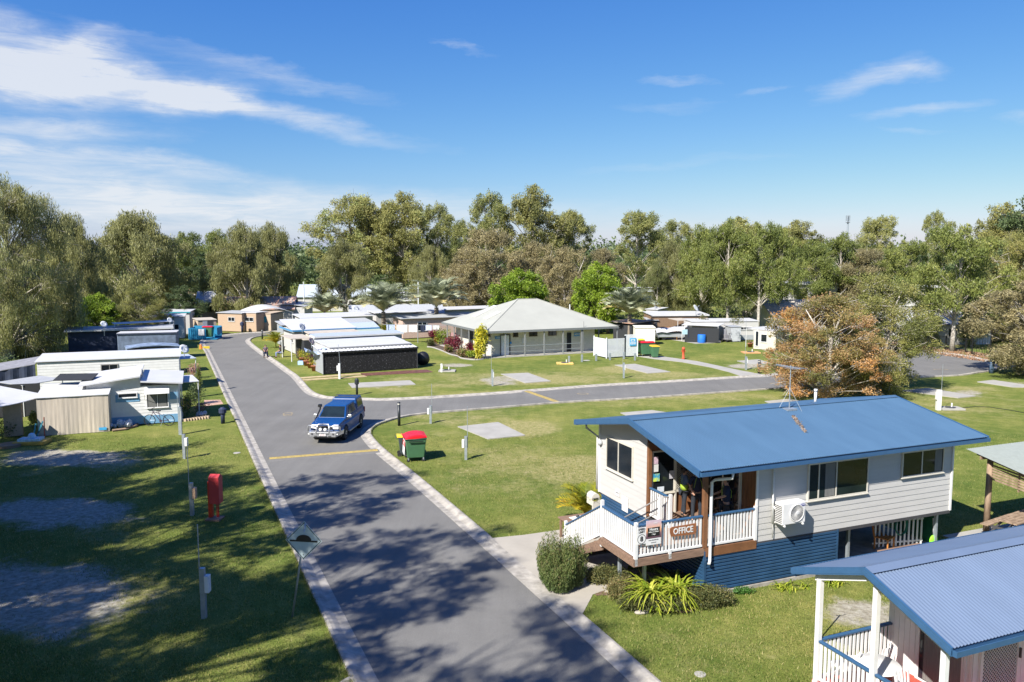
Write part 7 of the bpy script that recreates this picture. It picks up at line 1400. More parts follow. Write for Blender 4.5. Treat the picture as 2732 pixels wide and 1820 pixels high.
hut('low curved dark grey roof right of the white marquee', (715, 820), (812, 820), 2.6, 5, 2.6, M_WALL, M_ROOFG, curved=.35, rise=.2, name='annexe', cat='annexe')
gabled('blue-white gabled roof house behind the light pole left of centre', 790, 792, 2.8, 14, 9, 2.8, 5.0, M_WALL, M_ROOFB, .12)
gabled('white roofed house behind the left golden gum trunks', 1050, 802, 2.6, 16, 8, 2.6, 4.0, M_WALL, M_ROOFW, .1); gabled('long dark veranda house behind the middle left palm', 930, 838, 2.6, 13, 7, 2.6, 3.6, M_TAN, M_ROOFG, .2)
far = 'far caravans seen in glimpses between the tree trunks'
for i, (px, py, L_, w_, r_) in enumerate([(470, 790, 9, M_WALL, M_ROOFC), (380, 775, 12, M_TAN, mat('orange_roof', (.5, .25, .12))), (640, 770, 10, M_WALL, M_ROOFW), (840, 768, 11, M_WALL, M_ROOFW), (960, 775, 10, M_GS, M_ROOFW), (1110, 780, 9, M_WALL, M_ROOFG), (1180, 775, 10, M_WALL, M_ROOFW), (1650, 770, 9, M_WALL, M_ROOFW), (1720, 780, 9, M_GS, M_ROOFW), (1530, 775, 9, M_WALL, M_ROOFW)]):
    a = P(px, py, 2.4); g = thing('caravan', 'far pale caravan glimpsed between the tree trunks near the horizon', 'caravan', (a.x, a.y, 0), .1 + .1 * (i % 3), far); MB().box(0, L_, 0, 3, .2, 2.5).build('body', w_, g, bevel=.1); MB().box(-.3, L_ + .3, -.3, 3.3, 2.52, 2.62).build('roof', r_, g); [MB().box(L_ * q, L_ * (q + .15), -.02, -.005, 1.2, 1.8).build('window', G_, g) for q in (.3, .6)]
# -- middle block
z2 = lambda a, b: (500 + a / 3.564, 640 + b / 3.564)
ba = hut('long black shadecloth annexe with a white corrugated front roof', (863, 1000.6), (1113, 983), 0, 3.2, 1.92, None, M_ROOFW, cat='annexe', name='shadecloth_annexe', corrd=True, rise=.28, over=.1, fascia=M_BLACK, gap=.05); Lb = ba['L']
m = MB(); n = 80
for i in range(n): x0, x1 = Lb * i / n, Lb * (i + 1) / n; m.add([(x0, -.02 + .004 * math.sin(i * 2.1), .06), (x1, -.02 + .004 * math.sin((i + 1) * 2.1), .06), (x1, 0, 1.9), (x0, 0, 1.9)], [(0, 1, 2, 3)])
m.build('shadecloth_wall', M_BLK, ba); MB().add([(0, 0, .05), (0, 3.2, .05), (0, 3.2, 2.2), (0, 0, 1.92), (Lb, 0, .05), (Lb, 3.2, .05), (Lb, 3.2, 2.2), (Lb, 0, 1.92)], [(0, 3, 2, 1), (4, 5, 6, 7)]).build('end_wall', M_GS, ba)
k = MB()
for i in (0, 4): k.box(Lb * i / 4 - .03, Lb * i / 4 + .03, -.07, -.03, 0, 1.95)
k.build('post', M_DGREY, ba)
BA = Fr(P(863, 1000.6), ba.rotation_euler.z)
def rel(fr, x, y, z=0): return fr.w(x, y, z)
def hutR(label, fr, x0, x1, y0, y1, h, wall, roof, rise=.1, rh=.07, over=.12, name='caravan', cat='caravan', fascia=None, wins=(), swins=(), round_=False, curved=0, corrd=False, gable=False):
    c = thing(name, label, cat, fr.w(x0, y0), fr.th); L, D = x1 - x0, y1 - y0
    MB().box(0, L, 0, D, .1, h).build('wall', wall, c, bevel=.08 if round_ else 0); za, zb = h + .03, h + .03 + rise; m = MB(); n = 10 if curved else 1
    if gable:
        zr_ = h + rise; m.hexa([(-over, -over, h), (L + over, -over, h), (L + over, D / 2, zr_), (-over, D / 2, zr_)], [(-over, -over, h + rh), (L + over, -over, h + rh), (L + over, D / 2, zr_ + rh), (-over, D / 2, zr_ + rh)]); m.hexa([(-over, D / 2, zr_), (L + over, D / 2, zr_), (L + over, D + over, h), (-over, D + over, h)], [(-over, D / 2, zr_ + rh), (L + over, D / 2, zr_ + rh), (L + over, D + over, h + rh), (-over, D + over, h + rh)]); MB().add([(.01, 0, h), (.01, D, h), (.01, D / 2, zr_)], [(0, 2, 1)]).build('gable', wall, c)
    else:
        for i in range(n):
            a, b = -over + (L + 2 * over) * i / n, -over + (L + 2 * over) * (i + 1) / n; q = lambda x: curved * math.sin(math.pi * (x + over) / (L + 2 * over)); m.hexa([(a, -over, za + q(a)), (b, -over, za + q(b)), (b, D + over, zb + q(b)), (a, D + over, zb + q(a))], [(a, -over, za + rh + q(a)), (b, -over, za + rh + q(b)), (b, D + over, zb + rh + q(b)), (a, D + over, zb + rh + q(a))])
    m.build('roof', roof, c)
    if fascia: MB().box(-over, L + over, -over - .04, -over - .002, za - .1, za + rh).box(-over - .04, -over - .002, -over, D + over, za - .1, za + rh).build('fascia', fascia, c)
    for (a, b, u, v_) in wins: window(c, a, b, u, v_, -.03, (.5,), G_, fw=.04, mats=M_WHITE)
    for (a, b, u, v_) in swins: window(c, -b, -a, u, v_, -.03, (.5,), G_, fw=.04, mats=M_WHITE, face='x')
    return c
hutR('caravan with an off-white panelled roof joined onto the black annexe', BA, .9, 8.4, 1.0, 3.4, 2.18, M_WALL, mat('offwhite_roof', (.47, .47, .46), var=.04), rise=.12, rh=.05, over=.08)
hutR('low grey roof between the off-white panelled roof and the long blue-grey one', BA, 1.2, 9.0, 4.2, 7.0, 2.1, M_WALL, M_ROOFW, rise=.15, over=.1, name='annexe', cat='annexe')
hutR('long pale blue-grey roofed caravan second behind the black annexe', BA, 1.6, 10.4, 8.4, 10.2, 2.45, M_GS, M_ROOFB, rise=.1, over=.15, fascia=M_WHITE, swins=((.3, .9, 1.4, 2.0),))
hutR('cream roofed caravan third behind the black annexe', BA, 1.9, 6.9, 10.6, 13.4, 2.35, mat('cream_wall', (.52, .48, .40)), M_ROOFC, rise=.2, over=.12)
hutR('pale green roofed section beside the cream roofed caravan', BA, 7.1, 9.6, 10.9, 13.0, 2.4, M_WALL, mat('pale_green_sheet', (.36, .41, .34)), rise=.1, over=.1, name='annexe', cat='annexe')
hutR('white walled home with broad white roof and blue trim at the road side', BA, 1.4, 7.6, 15.9, 21.0, 2.5, M_WALL, M_ROOFW, rise=.75, over=.35, fascia=mat('blue_trim', (.05, .22, .42)), name='mobile_home', cat='mobile home', swins=((.6, 1.6, 1.2, 2.0),))
hutR('pale blue roofed extension at the right end of the blue-trimmed home', BA, 8.0, 11.0, 17.2, 21.0, 2.3, M_LBW, M_ROOFB, rise=.5, over=.1, fascia=MATS['blue_trim'], name='extension', cat='extension', gable=True)
hutR('grey walled caravan hidden behind the broad white roof', BA, 2.0, 12.5, 24.0, 27.0, 2.4, M_GS, M_ROOFG, rise=.25, over=.2)
hutR('low white caravan behind the leftmost palm', BA, 6.0, 15.0, 31.0, 35.0, 2.6, M_WALL, M_ROOFW, rise=.25, over=.3); hutR('grey-white caravan between the two left palms', BA, 16.5, 25.0, 34.0, 38.0, 2.7, M_WALL, M_ROOFW, rise=.2, over=.3); hutR('pale van with pink side wall behind the washing line', BA, 17.0, 28.5, 25.5, 29.0, 2.5, mat('pink_wall', (.50, .36, .30)), M_ROOFG, rise=.2, over=.3, wins=((2, 3.2, 1, 2),)); hutR('white caravan peeping over the left slope of the toilet block roof', BA, 27.0, 36.0, 36.0, 39.0, 2.7, M_WALL, M_ROOFW, rise=.2, over=.2)
hutR('dark open entry with cream wall at the road side of the cream caravan', BA, .7, 1.7, 9.2, 12.6, 2.1, M_SHADE, M_ROOFC, rise=.05, over=.02, name='carport', cat='carport')
k = thing('awning_poles', 'white veranda posts holding the cream roof at the road side', 'veranda frame', BA.w(-.3, 10.2), BA.th); MB().cyl((0, 0, 0), .05, 2.2, 6).build('post', M_WHITE, k); MB().cyl((0, 4, 0), .05, 2.2, 6).build('post', M_WHITE, k); MB().box(-.1, 2.1, -.2, 4.2, 2.2, 2.27).build('roof', M_ROOFC, k)
k = thing('blue_tarpaulin', 'crumpled blue tarpaulin sagging from the corner of the black annexe roof', 'tarpaulin', BA.w(-.9, .9, 0), BA.th); m = MB(); n = 7
for i in range(n + 1):
    for j in range(n + 1): m.v.append((1.5 * i / n, 2.0 * j / n, 2.0 + .2 * math.sin(i * 1.3 + j) * (1 - i / n) - .35 * math.sin(math.pi * i / n) + .2 * i / n))
for i in range(n):
    for j in range(n): q = i * (n + 1) + j; m.f.append((q, q + n + 1, q + n + 2, q + 1))
m.build('sheet', mat('tarp_blue', (.22, .36, .60), rough=.5, var=.5, scale=3, c2=(.60, .66, .74)), k, smooth=True)
# covered item at the right end of the annexe
k = single(MB().ball((0, 0, .62), .66, (1.0, .8, 1.0), 14, 9, jit=.04), 'covered_barbecue', M_BLACK, 'black covered barbecue on the lawn at the right end of the black annexe', 'barbecue', P(1126, 976) + Vector((0, .6, 0)), 0, smooth=True)
# flower pots along the road side of the annexe
M_TC = mat('terracotta', (.38, .14, .07), var=.15); M_FLY = leafmat('yellow_flowers', [(.08, .12, .02), (.25, .28, .03), (.75, .60, .03), (.8, .7, .2)]); M_FLP = leafmat('pinkish_flowers', [(.05, .09, .02), (.15, .16, .05), (.5, .2, .2), (.6, .5, .4)])
def pot(px, py, label, leaf, r=.3, h=.45, ph=.95, cat='potted plant'):
    k = thing('potted_plant', label, cat, P(px, py)); MB().lathe([(r * .7, 0), (r, h), (r * 1.1, h), (r * 1.1, h + .04), (r * .9, h + .04)], n=12).build('pot', M_TC, k, smooth=True); s = shrub('foliage', None, px, py, r * 1.8, ph, leaf, 220, .12, .05, nb=4, cat=None, xyz=(0, 0, 0)); s.parent = k; s.location = (0, 0, h - .05); return k
for px, py, lb, lf in ((839, 990, 'potted yellow-green plant nearest the black annexe corner', M_FLY), (828, 982, 'potted red plant second from the black annexe corner', M_RED), (818, 976, 'potted yellow plant third from the black annexe corner', M_FLY), (808, 968, 'potted yellow plant fourth from the annexe corner beside the pale box', M_FLY)): pot(px, py, lb, lf)
shrub('tall_flowering_plant', 'tall pale yellow leafy plants among the pots at the black annexe corner', 815, 950, .8, 1.7, M_FLY, 700, .2, .07, cat='plant'); shrub('flower_bush', 'red and green flowering bush beside the cream caravan entry', 780, 935, .9, 1.6, M_FLP, 700, .18, .07, cat='plant'); shrub('red_shrub', 'dark red cordyline at the corner of the blue-trimmed home', 748, 895, .5, 1.8, M_RED, 300, .25, .07); shrub('flower_bush', 'dark green vine beside the white posts', 800, 962, .6, 1.3, M_MIX, 500, .16, .06, cat='plant')
single(MB().box(-.25, .25, -.2, .2, 0, .35), 'storage_tub', mat('tub_blue', (.35, .5, .75)), 'pale blue tub at the end of the flower pots', 'tub', P(803, 973)); single(MB().ball((0, 0, .3), .28, (1, 1, 1.3)).cyl((0, 0, .5), .1, .4), 'garden_ornament', M_WHITE, 'white urn ornament beside the annexe corner', 'ornament', P(822, 963), smooth=True)
# washing line
wl = thing('clothes_line', 'washing line with white sheets and clothes between the palms', 'washing line', P(1115, 915)); MB().cyl((0, 0, 0), .05, 2.2, 6).cyl((-3.6, .5, 0), .05, 2.2, 6).build('post', M_GALV, wl); MB().tube([(-4.2, .6, 2.15), (3.4, -.5, 2.15)], .02, 4).build('line', M_GALV, wl)
for i, (x, w, h, m_) in enumerate([(-3.3, 1.0, 1.9, mat('blue_check', (.35, .42, .6), var=.4, scale=9)), (-1.9, 1.3, .9, M_WHITE), (-.6, 1.0, .85, M_WHITE), (.6, .5, .8, M_NAVY), (1.3, .7, .6, mat('washed_blue', (.5, .55, .75))), (2.2, .8, .5, M_ROOFW)]):
    m = MB(); n = 8
    for q in range(n): a, b = x - w / 2 + w * q / n, x - w / 2 + w * (q + 1) / n; f = lambda t: -.15 * t + .04 * math.sin(t * 14); m.add([(a, f(a) + .02, 2.14 - h), (b, f(b) + .02, 2.14 - h), (b, -.145 * b, 2.14), (a, -.145 * a, 2.14)], [(0, 1, 2, 3)])
    nmz = ['sheet', 'sheet', 'sheet', 'trousers', 'shirt', 'towel'][i]; o = m.build('laundry_' + nmz, m_); o.location = P(1115, 915); tag(o, ['blue checked sheet hanging at the left end of the washing line', 'large white sheet on the washing line next to the checked one', 'white sheet in the middle of the washing line', 'dark clothes hanging on the washing line', 'pale blue shirt on the washing line', 'white towel at the right end of the washing line'][i], 'laundry')
# garden bed left of toilet block
zb6 = lambda a, b: (1140 + a / 3.678, 700 + b / 3.678)
for (a, b, r, h, lf, nm, lb) in ((70, 745, .9, 1.0, M_RED, 'red_shrub', 'dark red shrub at the left end of the garden bed beside the toilet block'), (155, 800, 1.2, 2.0, M_LIME, 'green_shrub', 'bright lime-green round shrub in the toilet block garden bed'), (235, 860, 1.1, 1.5, M_RED, 'red_shrub', 'dark red shrub behind the small plaque in the toilet block garden bed'), (300, 880, 1.0, 1.9, M_RED, 'red_shrub', 'tallest dark red shrub in the middle of the toilet block garden bed'), (425, 900, .9, 1.4, M_RED, 'red_shrub', 'dark red shrub left of the yellow-leaved plant at the toilet block'), (205, 885, .6, .9, mat and M_MIX, 'lavender_bush', 'purple-grey low bush at the kerb of the toilet block garden bed'), (35, 820, .8, .8, M_OLV, 'low_bush', 'pale yellowish low bush at the far left of the garden bed'), (350, 925, 1.0, .9, M_MIX, 'mixed_flowers', 'mixed flowers at the edge of the garden bed in front of the red shrubs'), (450, 940, 1.0, .8, M_LIME, 'low_green_bush', 'low bright green bush under the yellow-leaved plant'), (90, 790, .6, .8, mat and leafmat('orange_leaves', [(.1, .08, .02), (.3, .15, .03), (.55, .25, .05)]), 'orange_bush', 'orange-leaved bush beside the lime-green shrub')):
    q = zb6(a, b); shrub(nm, lb, q[0], q[1], r, h, lf, 700, .2, .09, cat='shrub')
q = zb6(525, 950); shrub('yellow_cordyline', 'tall yellow and green spiky plant at the corner post of the toilet block', q[0], q[1], 1.0, 3.6, M_FLY, 900, .55, .10, cat='plant', nb=5)
m = MB(); kp = [P(*zb6(a, b)) for a, b in ((0, 835), (60, 843), (150, 875), (230, 910), (300, 925), (330, 945), (400, 957), (480, 962), (550, 955))]; m.tube([p + Vector((0, 0, .05)) for p in smooth_line(kp)], .08, 5); single(m, 'garden_edging', M_PAD, 'curved pale concrete edging around the toilet block garden bed', 'edging')
gpoly([zb6(a, b) for a, b in ((0, 800), (0, 835), (60, 843), (150, 875), (230, 910), (330, 945), (480, 960), (550, 953), (560, 935), (420, 830), (200, 740), (60, 730))], .012, 'garden_soil', mat('garden_soil', (.09, .065, .045), var=.3, scale=5))
q = zb6(255, 815); k = thing('garden_plaque', 'small pinkish plaque on a post among the red shrubs', 'plaque', P(q[0], 925)); MB().box(-.04, .04, -.04, .04, 0, .8).build('post', M_DGREY, k); MB().box(-.35, .35, -.05, .05, 1.2, 1.6).box(-.03, .03, -.03, .03, .8, 1.2).build('panel', mat('plaque_pink', (.35, .2, .2)), k)
# -- right group of caravans
z7p = lambda a, b: (1640 + a / 3.92, 700 + b / 3.92)
hut('small cream corrugated garden shed behind the bins', z7p(215, 868), z7p(420, 868), 0, 1.8, 1.95, mat('cream_steel', (.68, .65, .55), var=.06), mat('cream_steel', (0, 0, 0)), cat='shed', name='garden_shed', rise=.1, over=.06)
hut('long brown caravan annexe with a pale roof edge and two dishes', z7p(388, 560), z7p(975, 556), 2.6, 4.0, 2.6, M_BROWN, M_ROOFW, rise=.2, over=.15, fascia=M_ROOFW, cat='annexe', name='annexe')
cw = hut('long white caravan with grey-white roof behind the patio', z7p(805, 628), z7p(1505, 622), 2.25, 3.0, 2.25, M_WALL, M_ROOFW, rise=.12, over=.08, wins=((.50, .58, 1.2, 1.8), (.66, .9, 1.3, 1.6)), skirt=M_GS)
hz('cream-roofed section with posts at the left end of the long white caravan', z7p(660, 612), z7p(805, 608), 2.2, 2.5, M_ROOFC)
hz('flat white awning roof over the patio with hanging clothes', z7p(700, 655), z7p(1085, 672), 1.95, 2.6, M_ROOFW, rise=.2)
hut('small blue-grey ribbed shed left of the patio', z7p(455, 632), z7p(580, 632), 1.6, 1.6, 1.6, mat('bluegrey_steel', (.38, .43, .50), var=.1), M_ROOFB, cat='shed', name='garden_shed', rise=.1, over=.06)
hut('dark lattice-sided lean-to behind the right palm', z7p(350, 612), z7p(445, 612), 1.95, 2.5, 1.95, M_DGREY, M_ROOFG, cat='lean-to', name='lean_to', over=.2); hut('open dark annexe with a rusty roof left of the lattice lean-to', z7p(180, 632), z7p(350, 605), 2.2, 2.5, 2.0, M_SHADE, M_RUST, cat='annexe', name='annexe', over=.3)
hut('low pale roof with dish left of the brown annexe', z7p(330, 475), z7p(450, 480), 3.0, 3.0, 2.7, M_WALL, M_ROOFW)
gs = hut('tall grey ribbed steel shed in front of the long white caravan', z7p(1215, 835), z7p(1318, 832), 0, 1.6, 1.72, M_GS, M_GS, cat='shed', name='garden_shed', rise=.08, over=.04); m = MB(); Lg = gs['L']
for i in range(12): m.box(Lg * i / 12 + .02, Lg * i / 12 + .08, -.03, -.003, .1, 1.7)
m.build('ribs', mat('rib_light', (.55, .57, .6)), gs)
rb = hut('small cottage with white veranda roof and red flower pots beside the rust-coloured tree', z7p(1450, 908), z7p(1680, 925), 0, 4.0, 2.05, mat('cream_cottage', (.50, .46, .38)), None, name='cottage', cat='cottage', wins=((.1, .22, .4, 2.0), (.35, .6, .9, 1.7)))
hz('white veranda roof of the small cottage left of the rust-coloured tree', z7p(1370, 690), z7p(1700, 722), 2.1, 5.0, M_ROOFW, rise=.1); 
for i, (a, b) in enumerate(((1415, 888), (1483, 900), (1548, 906))): pot(*z7p(a, b), ['left', 'middle', 'right'][i] + ' red flower pot in front of the small cottage veranda', M_FLP, .3, .4, .5)
for i, (a, b, lb) in enumerate(((575, 795, 'left rust-brown timber sun lounger beside the covered boat'), (635, 795, 'right rust-brown timber sun lounger next to the patio'))):
    k = thing('sun_lounger', lb, 'lounger', P(*z7p(a, b)), .5); MB().obox((0, .5, .35), (.7, 1.2, .07), Matrix.Rotation(.15, 3, 'X')).build('seat', M_ORW, k); MB().obox((0, 1.25, .85), (.7, .07, 1.1), Matrix.Rotation(-.5, 3, 'X')).build('backrest', M_ORW, k); MB().box(-.33, -.27, .1, .16, 0, .4).box(.27, .33, .1, .16, 0, .4).box(-.33, -.27, 1.0, 1.06, 0, .4).box(.27, .33, 1.0, 1.06, 0, .4).build('leg', M_ORW, k)
k = chair('orange timber chair on the patio beside the rust-brown loungers', P(*z7p(665, 812)), .4, mat('orange_chair', (.5, .25, .07)), .8, 1.0)
single(MB().lathe([(.45, 0), (.48, .1), (.48, .95), (.42, 1.0)], n=16), 'plastic_drum', mat('drum_blue', (.01, .14, .52)), 'blue plastic drum in front of the patio plant', 'drum', P(*z7p(908, 842)), smooth=True)
shrub('patio_plant', 'green bushy plant growing above the blue drum on the patio', *z7p(915, 800), 1.2, 3.2, M_OLV, 900, .25, .09, cat='plant'); shrub('dry_vine', 'grey dry vine on the roof of the tall grey steel shed', *z7p(1265, 830), 1.2, 1.2, M_OLV, 400, .2, .05, xyz=P(*z7p(1260, 660), 2.2), cat='vine')
bt = thing('covered_boat', 'boat under a sagging white tarpaulin left of the patio', 'boat', P(*z7p(450, 818)), .12, scale=(.82, .82, .72)); MB().prism([(0, 0), (5.5, .1), (6.4, 1.0), (5.5, 1.9), (0, 2.0)], .5, 1.3).build('hull', M_GS, bt, bevel=.1); m = MB(); n = 9
for i in range(n + 1):
    for j in range(n + 1): x = -.3 + 7.2 * i / n; y = -.3 + 2.6 * j / n; m.v.append((x, y, 1.35 + .5 * (i / n) + .6 * math.sin(math.pi * j / n) + .1 * math.sin(i * 2.2 + j)))
for i in range(n):
    for j in range(n): q = i * (n + 1) + j; m.f.append((q, q + n + 1, q + n + 2, q + 1))
m.build('tarpaulin', M_ROOFW, bt, smooth=True); MB().tube([(1, .2, .3), (1, 1.8, .3)], .3, 10).build('wheel', M_RUB, bt)
for a, w, h, m_, lb in ((745, .9, 1.0, mat('laundry_teal', (.35, .5, .55)), 'pale towels hanging under the patio awning'), (805, .8, 1.6, M_NAVY, 'dark navy clothes hanging under the patio awning')): 
    q = P(*z7p(a, 702), 1.55); single(MB().box(-w / 2, w / 2, -.02, .02, -h * .6, 0), 'hanging_clothes', m_, lb, 'laundry', q, .1)
gpoly([z7p(455, 800), z7p(620, 815), z7p(850, 852), z7p(1110, 842), z7p(1110, 770), z7p(470, 760)], .02, 'patio', M_PAD, th=1)
hut('near-black sheet standing in for the shade under the flat white patio awning', z7p(735, 684), z7p(1090, 692), 1.75, .3, 1.75, M_SHADE, None, name='awning_shade_sheet', cat='wall')  # dark sheet added to imitate the shade under the awning
for i, (a, b, c) in enumerate(((870, 838, 'left'), (960, 838, 'middle'), (1040, 836, 'right'))):
    kk = thing('timber_crate', c + ' one of the orange-brown timber crates on the patio beside the blue drum', 'crate', P(*z7p(a, b)) + Vector((0, .5 + .3 * i, 0)), .2 * i); MB().box(-.35, .35, -.25, .25, 0, .6 + .15 * i).build('box', M_ORW, kk, bevel=.02); MB().box(-.37, .37, -.27, .27, .6 + .15 * i, .64 + .15 * i).build('lid', M_TIMB, kk)
pr = thing('mobility_scooter', 'grey covered mobility scooter beside the tall grey steel shed', 'scooter', P(*z7p(1175, 832)), .3); MB().box(-.3, .3, -.5, .6, .25, .5).box(-.25, .25, .1, .6, .5, .9).hexa([(-.25, .5, .9), (.25, .5, .9), (.25, .65, .9), (-.25, .65, .9)], [(-.22, .62, 1.5), (.22, .62, 1.5), (.22, .72, 1.5), (-.22, .72, 1.5)]).build('body', M_GREYC, pr, bevel=.03); MB().tube([(0, -.4, .5), (0, -.55, 1.1)], .03, 6).tube([(-.25, -.55, 1.1), (.25, -.55, 1.1)], .025, 6).build('tiller', M_DGREY, pr)
for x, y in ((-.3, -.4), (.3, -.4), (-.3, .5), (.3, .5)): MB().tube([(x - .05, y, .16), (x + .05, y, .16)], .16, 10).build('wheel', M_RUB, pr)
# fence strip and white houses behind the right trees
def fence(label, p0, p1, h, m, name='fence', post=2.5, solid=True):
    A, B = P(*p0), P(*p1); d = B - A; L = d.length; f = thing(name, label, 'fence', (A.x, A.y, 0), math.atan2(d.y, d.x))
    if solid:
        k = MB(); n = int(L / .3)
        for i in range(n): k.box(i * L / n + .01, (i + 1) * L / n - .01, 0, .04, .05, h * (1 + .0 * i))
        k.build('palings', m, f)
    else:
        k = MB(); n = int(L / .35)
        for i in range(n): k.box(i * L / n - .012, i * L / n + .012, -.01, .01, .05, h)
        k.box(0, L, -.015, .015, .15, .19).box(0, L, -.015, .015, h - .05, h); k.build('mesh', m, f)
    k = MB()
    for i in range(int(L / post) + 1): k.box(i * post - .05, i * post + .05, .041, .12, 0, h + .1)
    k.build('post', m, f); return f
fence('weathered timber paling fence behind the trees right of the long white caravan', (1980, 858), (2110, 866), 1.7, mat('old_palings', (.28, .24, .21), var=.25, scale=4)); fence('black metal pool-style fence along the verge of the road bend', (2425, 922), (2596, 944), 1.5, M_BLACK, name='metal_fence', solid=False); fence('tall black metal gate panel at the right road bend', (2591, 947), (2640, 955), 2.6, M_BLACK, name='metal_gate', solid=False)
def tall_house(label, px, py, top, w, d, rz, wall, roof):
    a = P(px, py); h = PY(px, top, a.y).z; g = thing('house', label, 'house', (a.x, a.y, 0), rz); MB().box(0, w, 0, d, 0, h - .6).build('wall', wall, g); MB().box(-.4, w + .4, -.4, d + .4, h - .6, h - .3).build('roof', roof, g); k = MB()
    for fl in range(2):
        for i in range(3): k.box(w * (.12 + .3 * i), w * (.12 + .3 * i) + w * .16, -.03, -.004, 1 + fl * h * .45, 2.2 + fl * h * .45)
    k.build('window', G_, g); MB().box(-.1, w + .1, -.12, -.031, h * .46, h * .49).build('trim', M_WHITE, g); return g
tall_house('white two-storey house glimpsed right of the rust and olive trees', 2402, 868, 758, 6, 8, .2, M_WALL, M_ROOFW); tall_house('white house with trellis glimpsed through the gums left of the rust-coloured tree', 2100, 850, 750, 12, 8, .1, M_WALL, M_ROOFW)
gabled('sand-coloured gabled garage behind the gums above the rust-coloured tree', 2055, 838, 2.4, 9, 7, 2.4, 4.2, M_CREAM, M_ROOFC, .1); gabled('pale roofed house at the far right behind the road bend trees', 2600, 840, 3, 14, 8, 2.8, 4.6, M_GS, M_ROOFW, .2); gabled('white-roofed house glimpsed left of the pale gum trunk at the road bend', 2440, 862, 2.6, 10, 7, 2.5, 3.8, M_WALL, M_ROOFW, .1)
# ================================================================ GARDEN AROUND THE OFFICE AND LEFT CARAVANS
def upright_bush():
    rng = np.random.default_rng(4); b = P(1497, 1565); Cs = []; Ts = []; N = 1100
    for i in range(N):
        a = rng.uniform(0, 6.28); q = math.sqrt(rng.uniform(0, 1)); x, y = [.60 * q * (1 + .14 * math.sin(3 * a + .6)) * f for f in (math.cos(a), math.sin(a))]; h = (1.42 + .22 * math.sin(2.3 * a + 1) + .16 * math.sin(5 * a)) * (1 - .42 * q ** 2) * rng.uniform(.72, 1.16); tl = .16 * q; n = 34; t = rng.uniform(.12, 1, n); 
        Cs.append(np.stack([x * (1 + .28 * t) + rng.normal(size=n) * .028, y * (1 + .28 * t) + rng.normal(size=n) * .022, h * t], 1)); Ts.append(np.clip(.2 + .45 * t + rng.normal(0, .1) + rng.normal(size=n) * .1 + (.35 if rng.uniform() < .12 else 0), 0, 1))
    me = leaf_mesh('upright_bush', np.concatenate(Cs), np.concatenate(Ts), .07, .022, M_PINE, droop=-1.2, rng=rng); o = bpy.data.objects.new('upright_bush', me); COL.objects.link(o); o.location = b; tag(o, 'tall dense bush of upright needle-like shoots on the driveway beside the office stairs', 'bush')
upright_bush()
for i, (px, py, r, rx, h, lb) in enumerate(((1612, 1552, .6, .85, .55, 'low grevillea mound under the deck behind the first steel post'), (1665, 1595, .6, .75, .6, 'low grevillea mound between the two steel deck posts'), (1705, 1628, .45, .7, .5, 'low grevillea mound at the lawn edge in front of the second steel post'), (1880, 1616, .55, .85, .6, 'low grevillea mound at the blue slatted corner, right of the strappy lilies'), (1790, 1625, .5, .8, .42, 'low grevillea mound under the strappy lilies'))): shrub('grevillea', lb, px, py, r, h, M_OLV, 7500, .075, .026, nb=22, cat='shrub', rx=rx)
shrub('ground_cover', 'dark leafy growth in the shade behind the deck posts', 1800, 1560, .35, .5, M_OLV, 1500, .08, .03, rx=.8)
spikes('strappy_lily', 'big clump of yellow-green strappy lily leaves left of the blue slatted corner', 1735, 1606, .4, 1.05, 170, M_LIME, 1, w=.03, z=.12); spikes('strappy_lily', 'second clump of yellow-green strappy lily leaves next to the big one', 1800, 1598, .4, 1.05, 170, M_LIME, 2, w=.03, z=.12)
spikes('lily_plant', 'small strappy plant along the office footing left of the cabin post', 2098, 1572, .5, .45, 46, M_LIME, 3, w=.02, curve=1.5); spikes('lily_plant', 'strappy plant along the office footing seen under the cabin roof', 2222, 1558, .45, .5, 60, M_LIME, 4, w=.022, curve=1.5); spikes('lily_plant', 'thin strappy plant between the two others along the office footing', 2145, 1566, .3, .3, 22, M_LIME, 6, w=.016, curve=1.5)
shrub('ground_cover', 'low bright green creeper along the concrete footing of the office', 1985, 1585, .14, .22, leafmat('creeper', [(.03, .09, .02), (.07, .18, .03), (.12, .25, .05)]), 900, .05, .035, rx=.5, nb=10)
for px, py, lb in ((1632, 1580, 'flat pale stone in the garden edge below the first deck post'), (1712, 1636, 'flat pale stone in the garden edge below the second deck post')): single(MB().ball((0, 0, .03), .16, (1.5, .7, .35), 10, 6, jit=.08), 'garden_stone', M_DRIVE, lb, 'stone', P(px, py), .2, smooth=True)
gpoly([(1575, 1555), (1590, 1590), (1640, 1588), (1710, 1632), (1830, 1636), (1900, 1612), (1910, 1590), (1880, 1560), (1700, 1520), (1600, 1520)], .01, 'mulch_bed', mat('mulch', (.16, .10, .07), var=.4, scale=12))
shrub('verge_shrub', 'dark leafy shrub with yellow flowers at the road corner of the cottage', 500, 1112, .7, 1.5, M_MIX, 1200, .12, .05); shrub('yellow_shrub', 'bright yellow-green shrub at the corner of the cottage', 503, 1100, .4, 1.5, M_LIME, 500, .1, .05); shrub('dark_shrub', 'dark green hedge plant between the cottage and the road', 520, 1080, .8, 1.6, LM['dark'], 1300, .12, .05); shrub('verge_shrub', 'low pinkish garden plants beside the white rock at the cottage corner', 537, 1100, .6, .7, M_FLP, 700, .1, .04)
shrub('tall_cypress', 'slim dark upright shrub at the road end of the cottage porch', 530, 1060, .3, 2.3, LM['green'], 1500, .12, .05, nb=16); shrub('flower_bush', 'loose flowering bush beside the porch of the long white van', 515, 1010, .8, 1.5, M_FLP, 700, .12, .05)
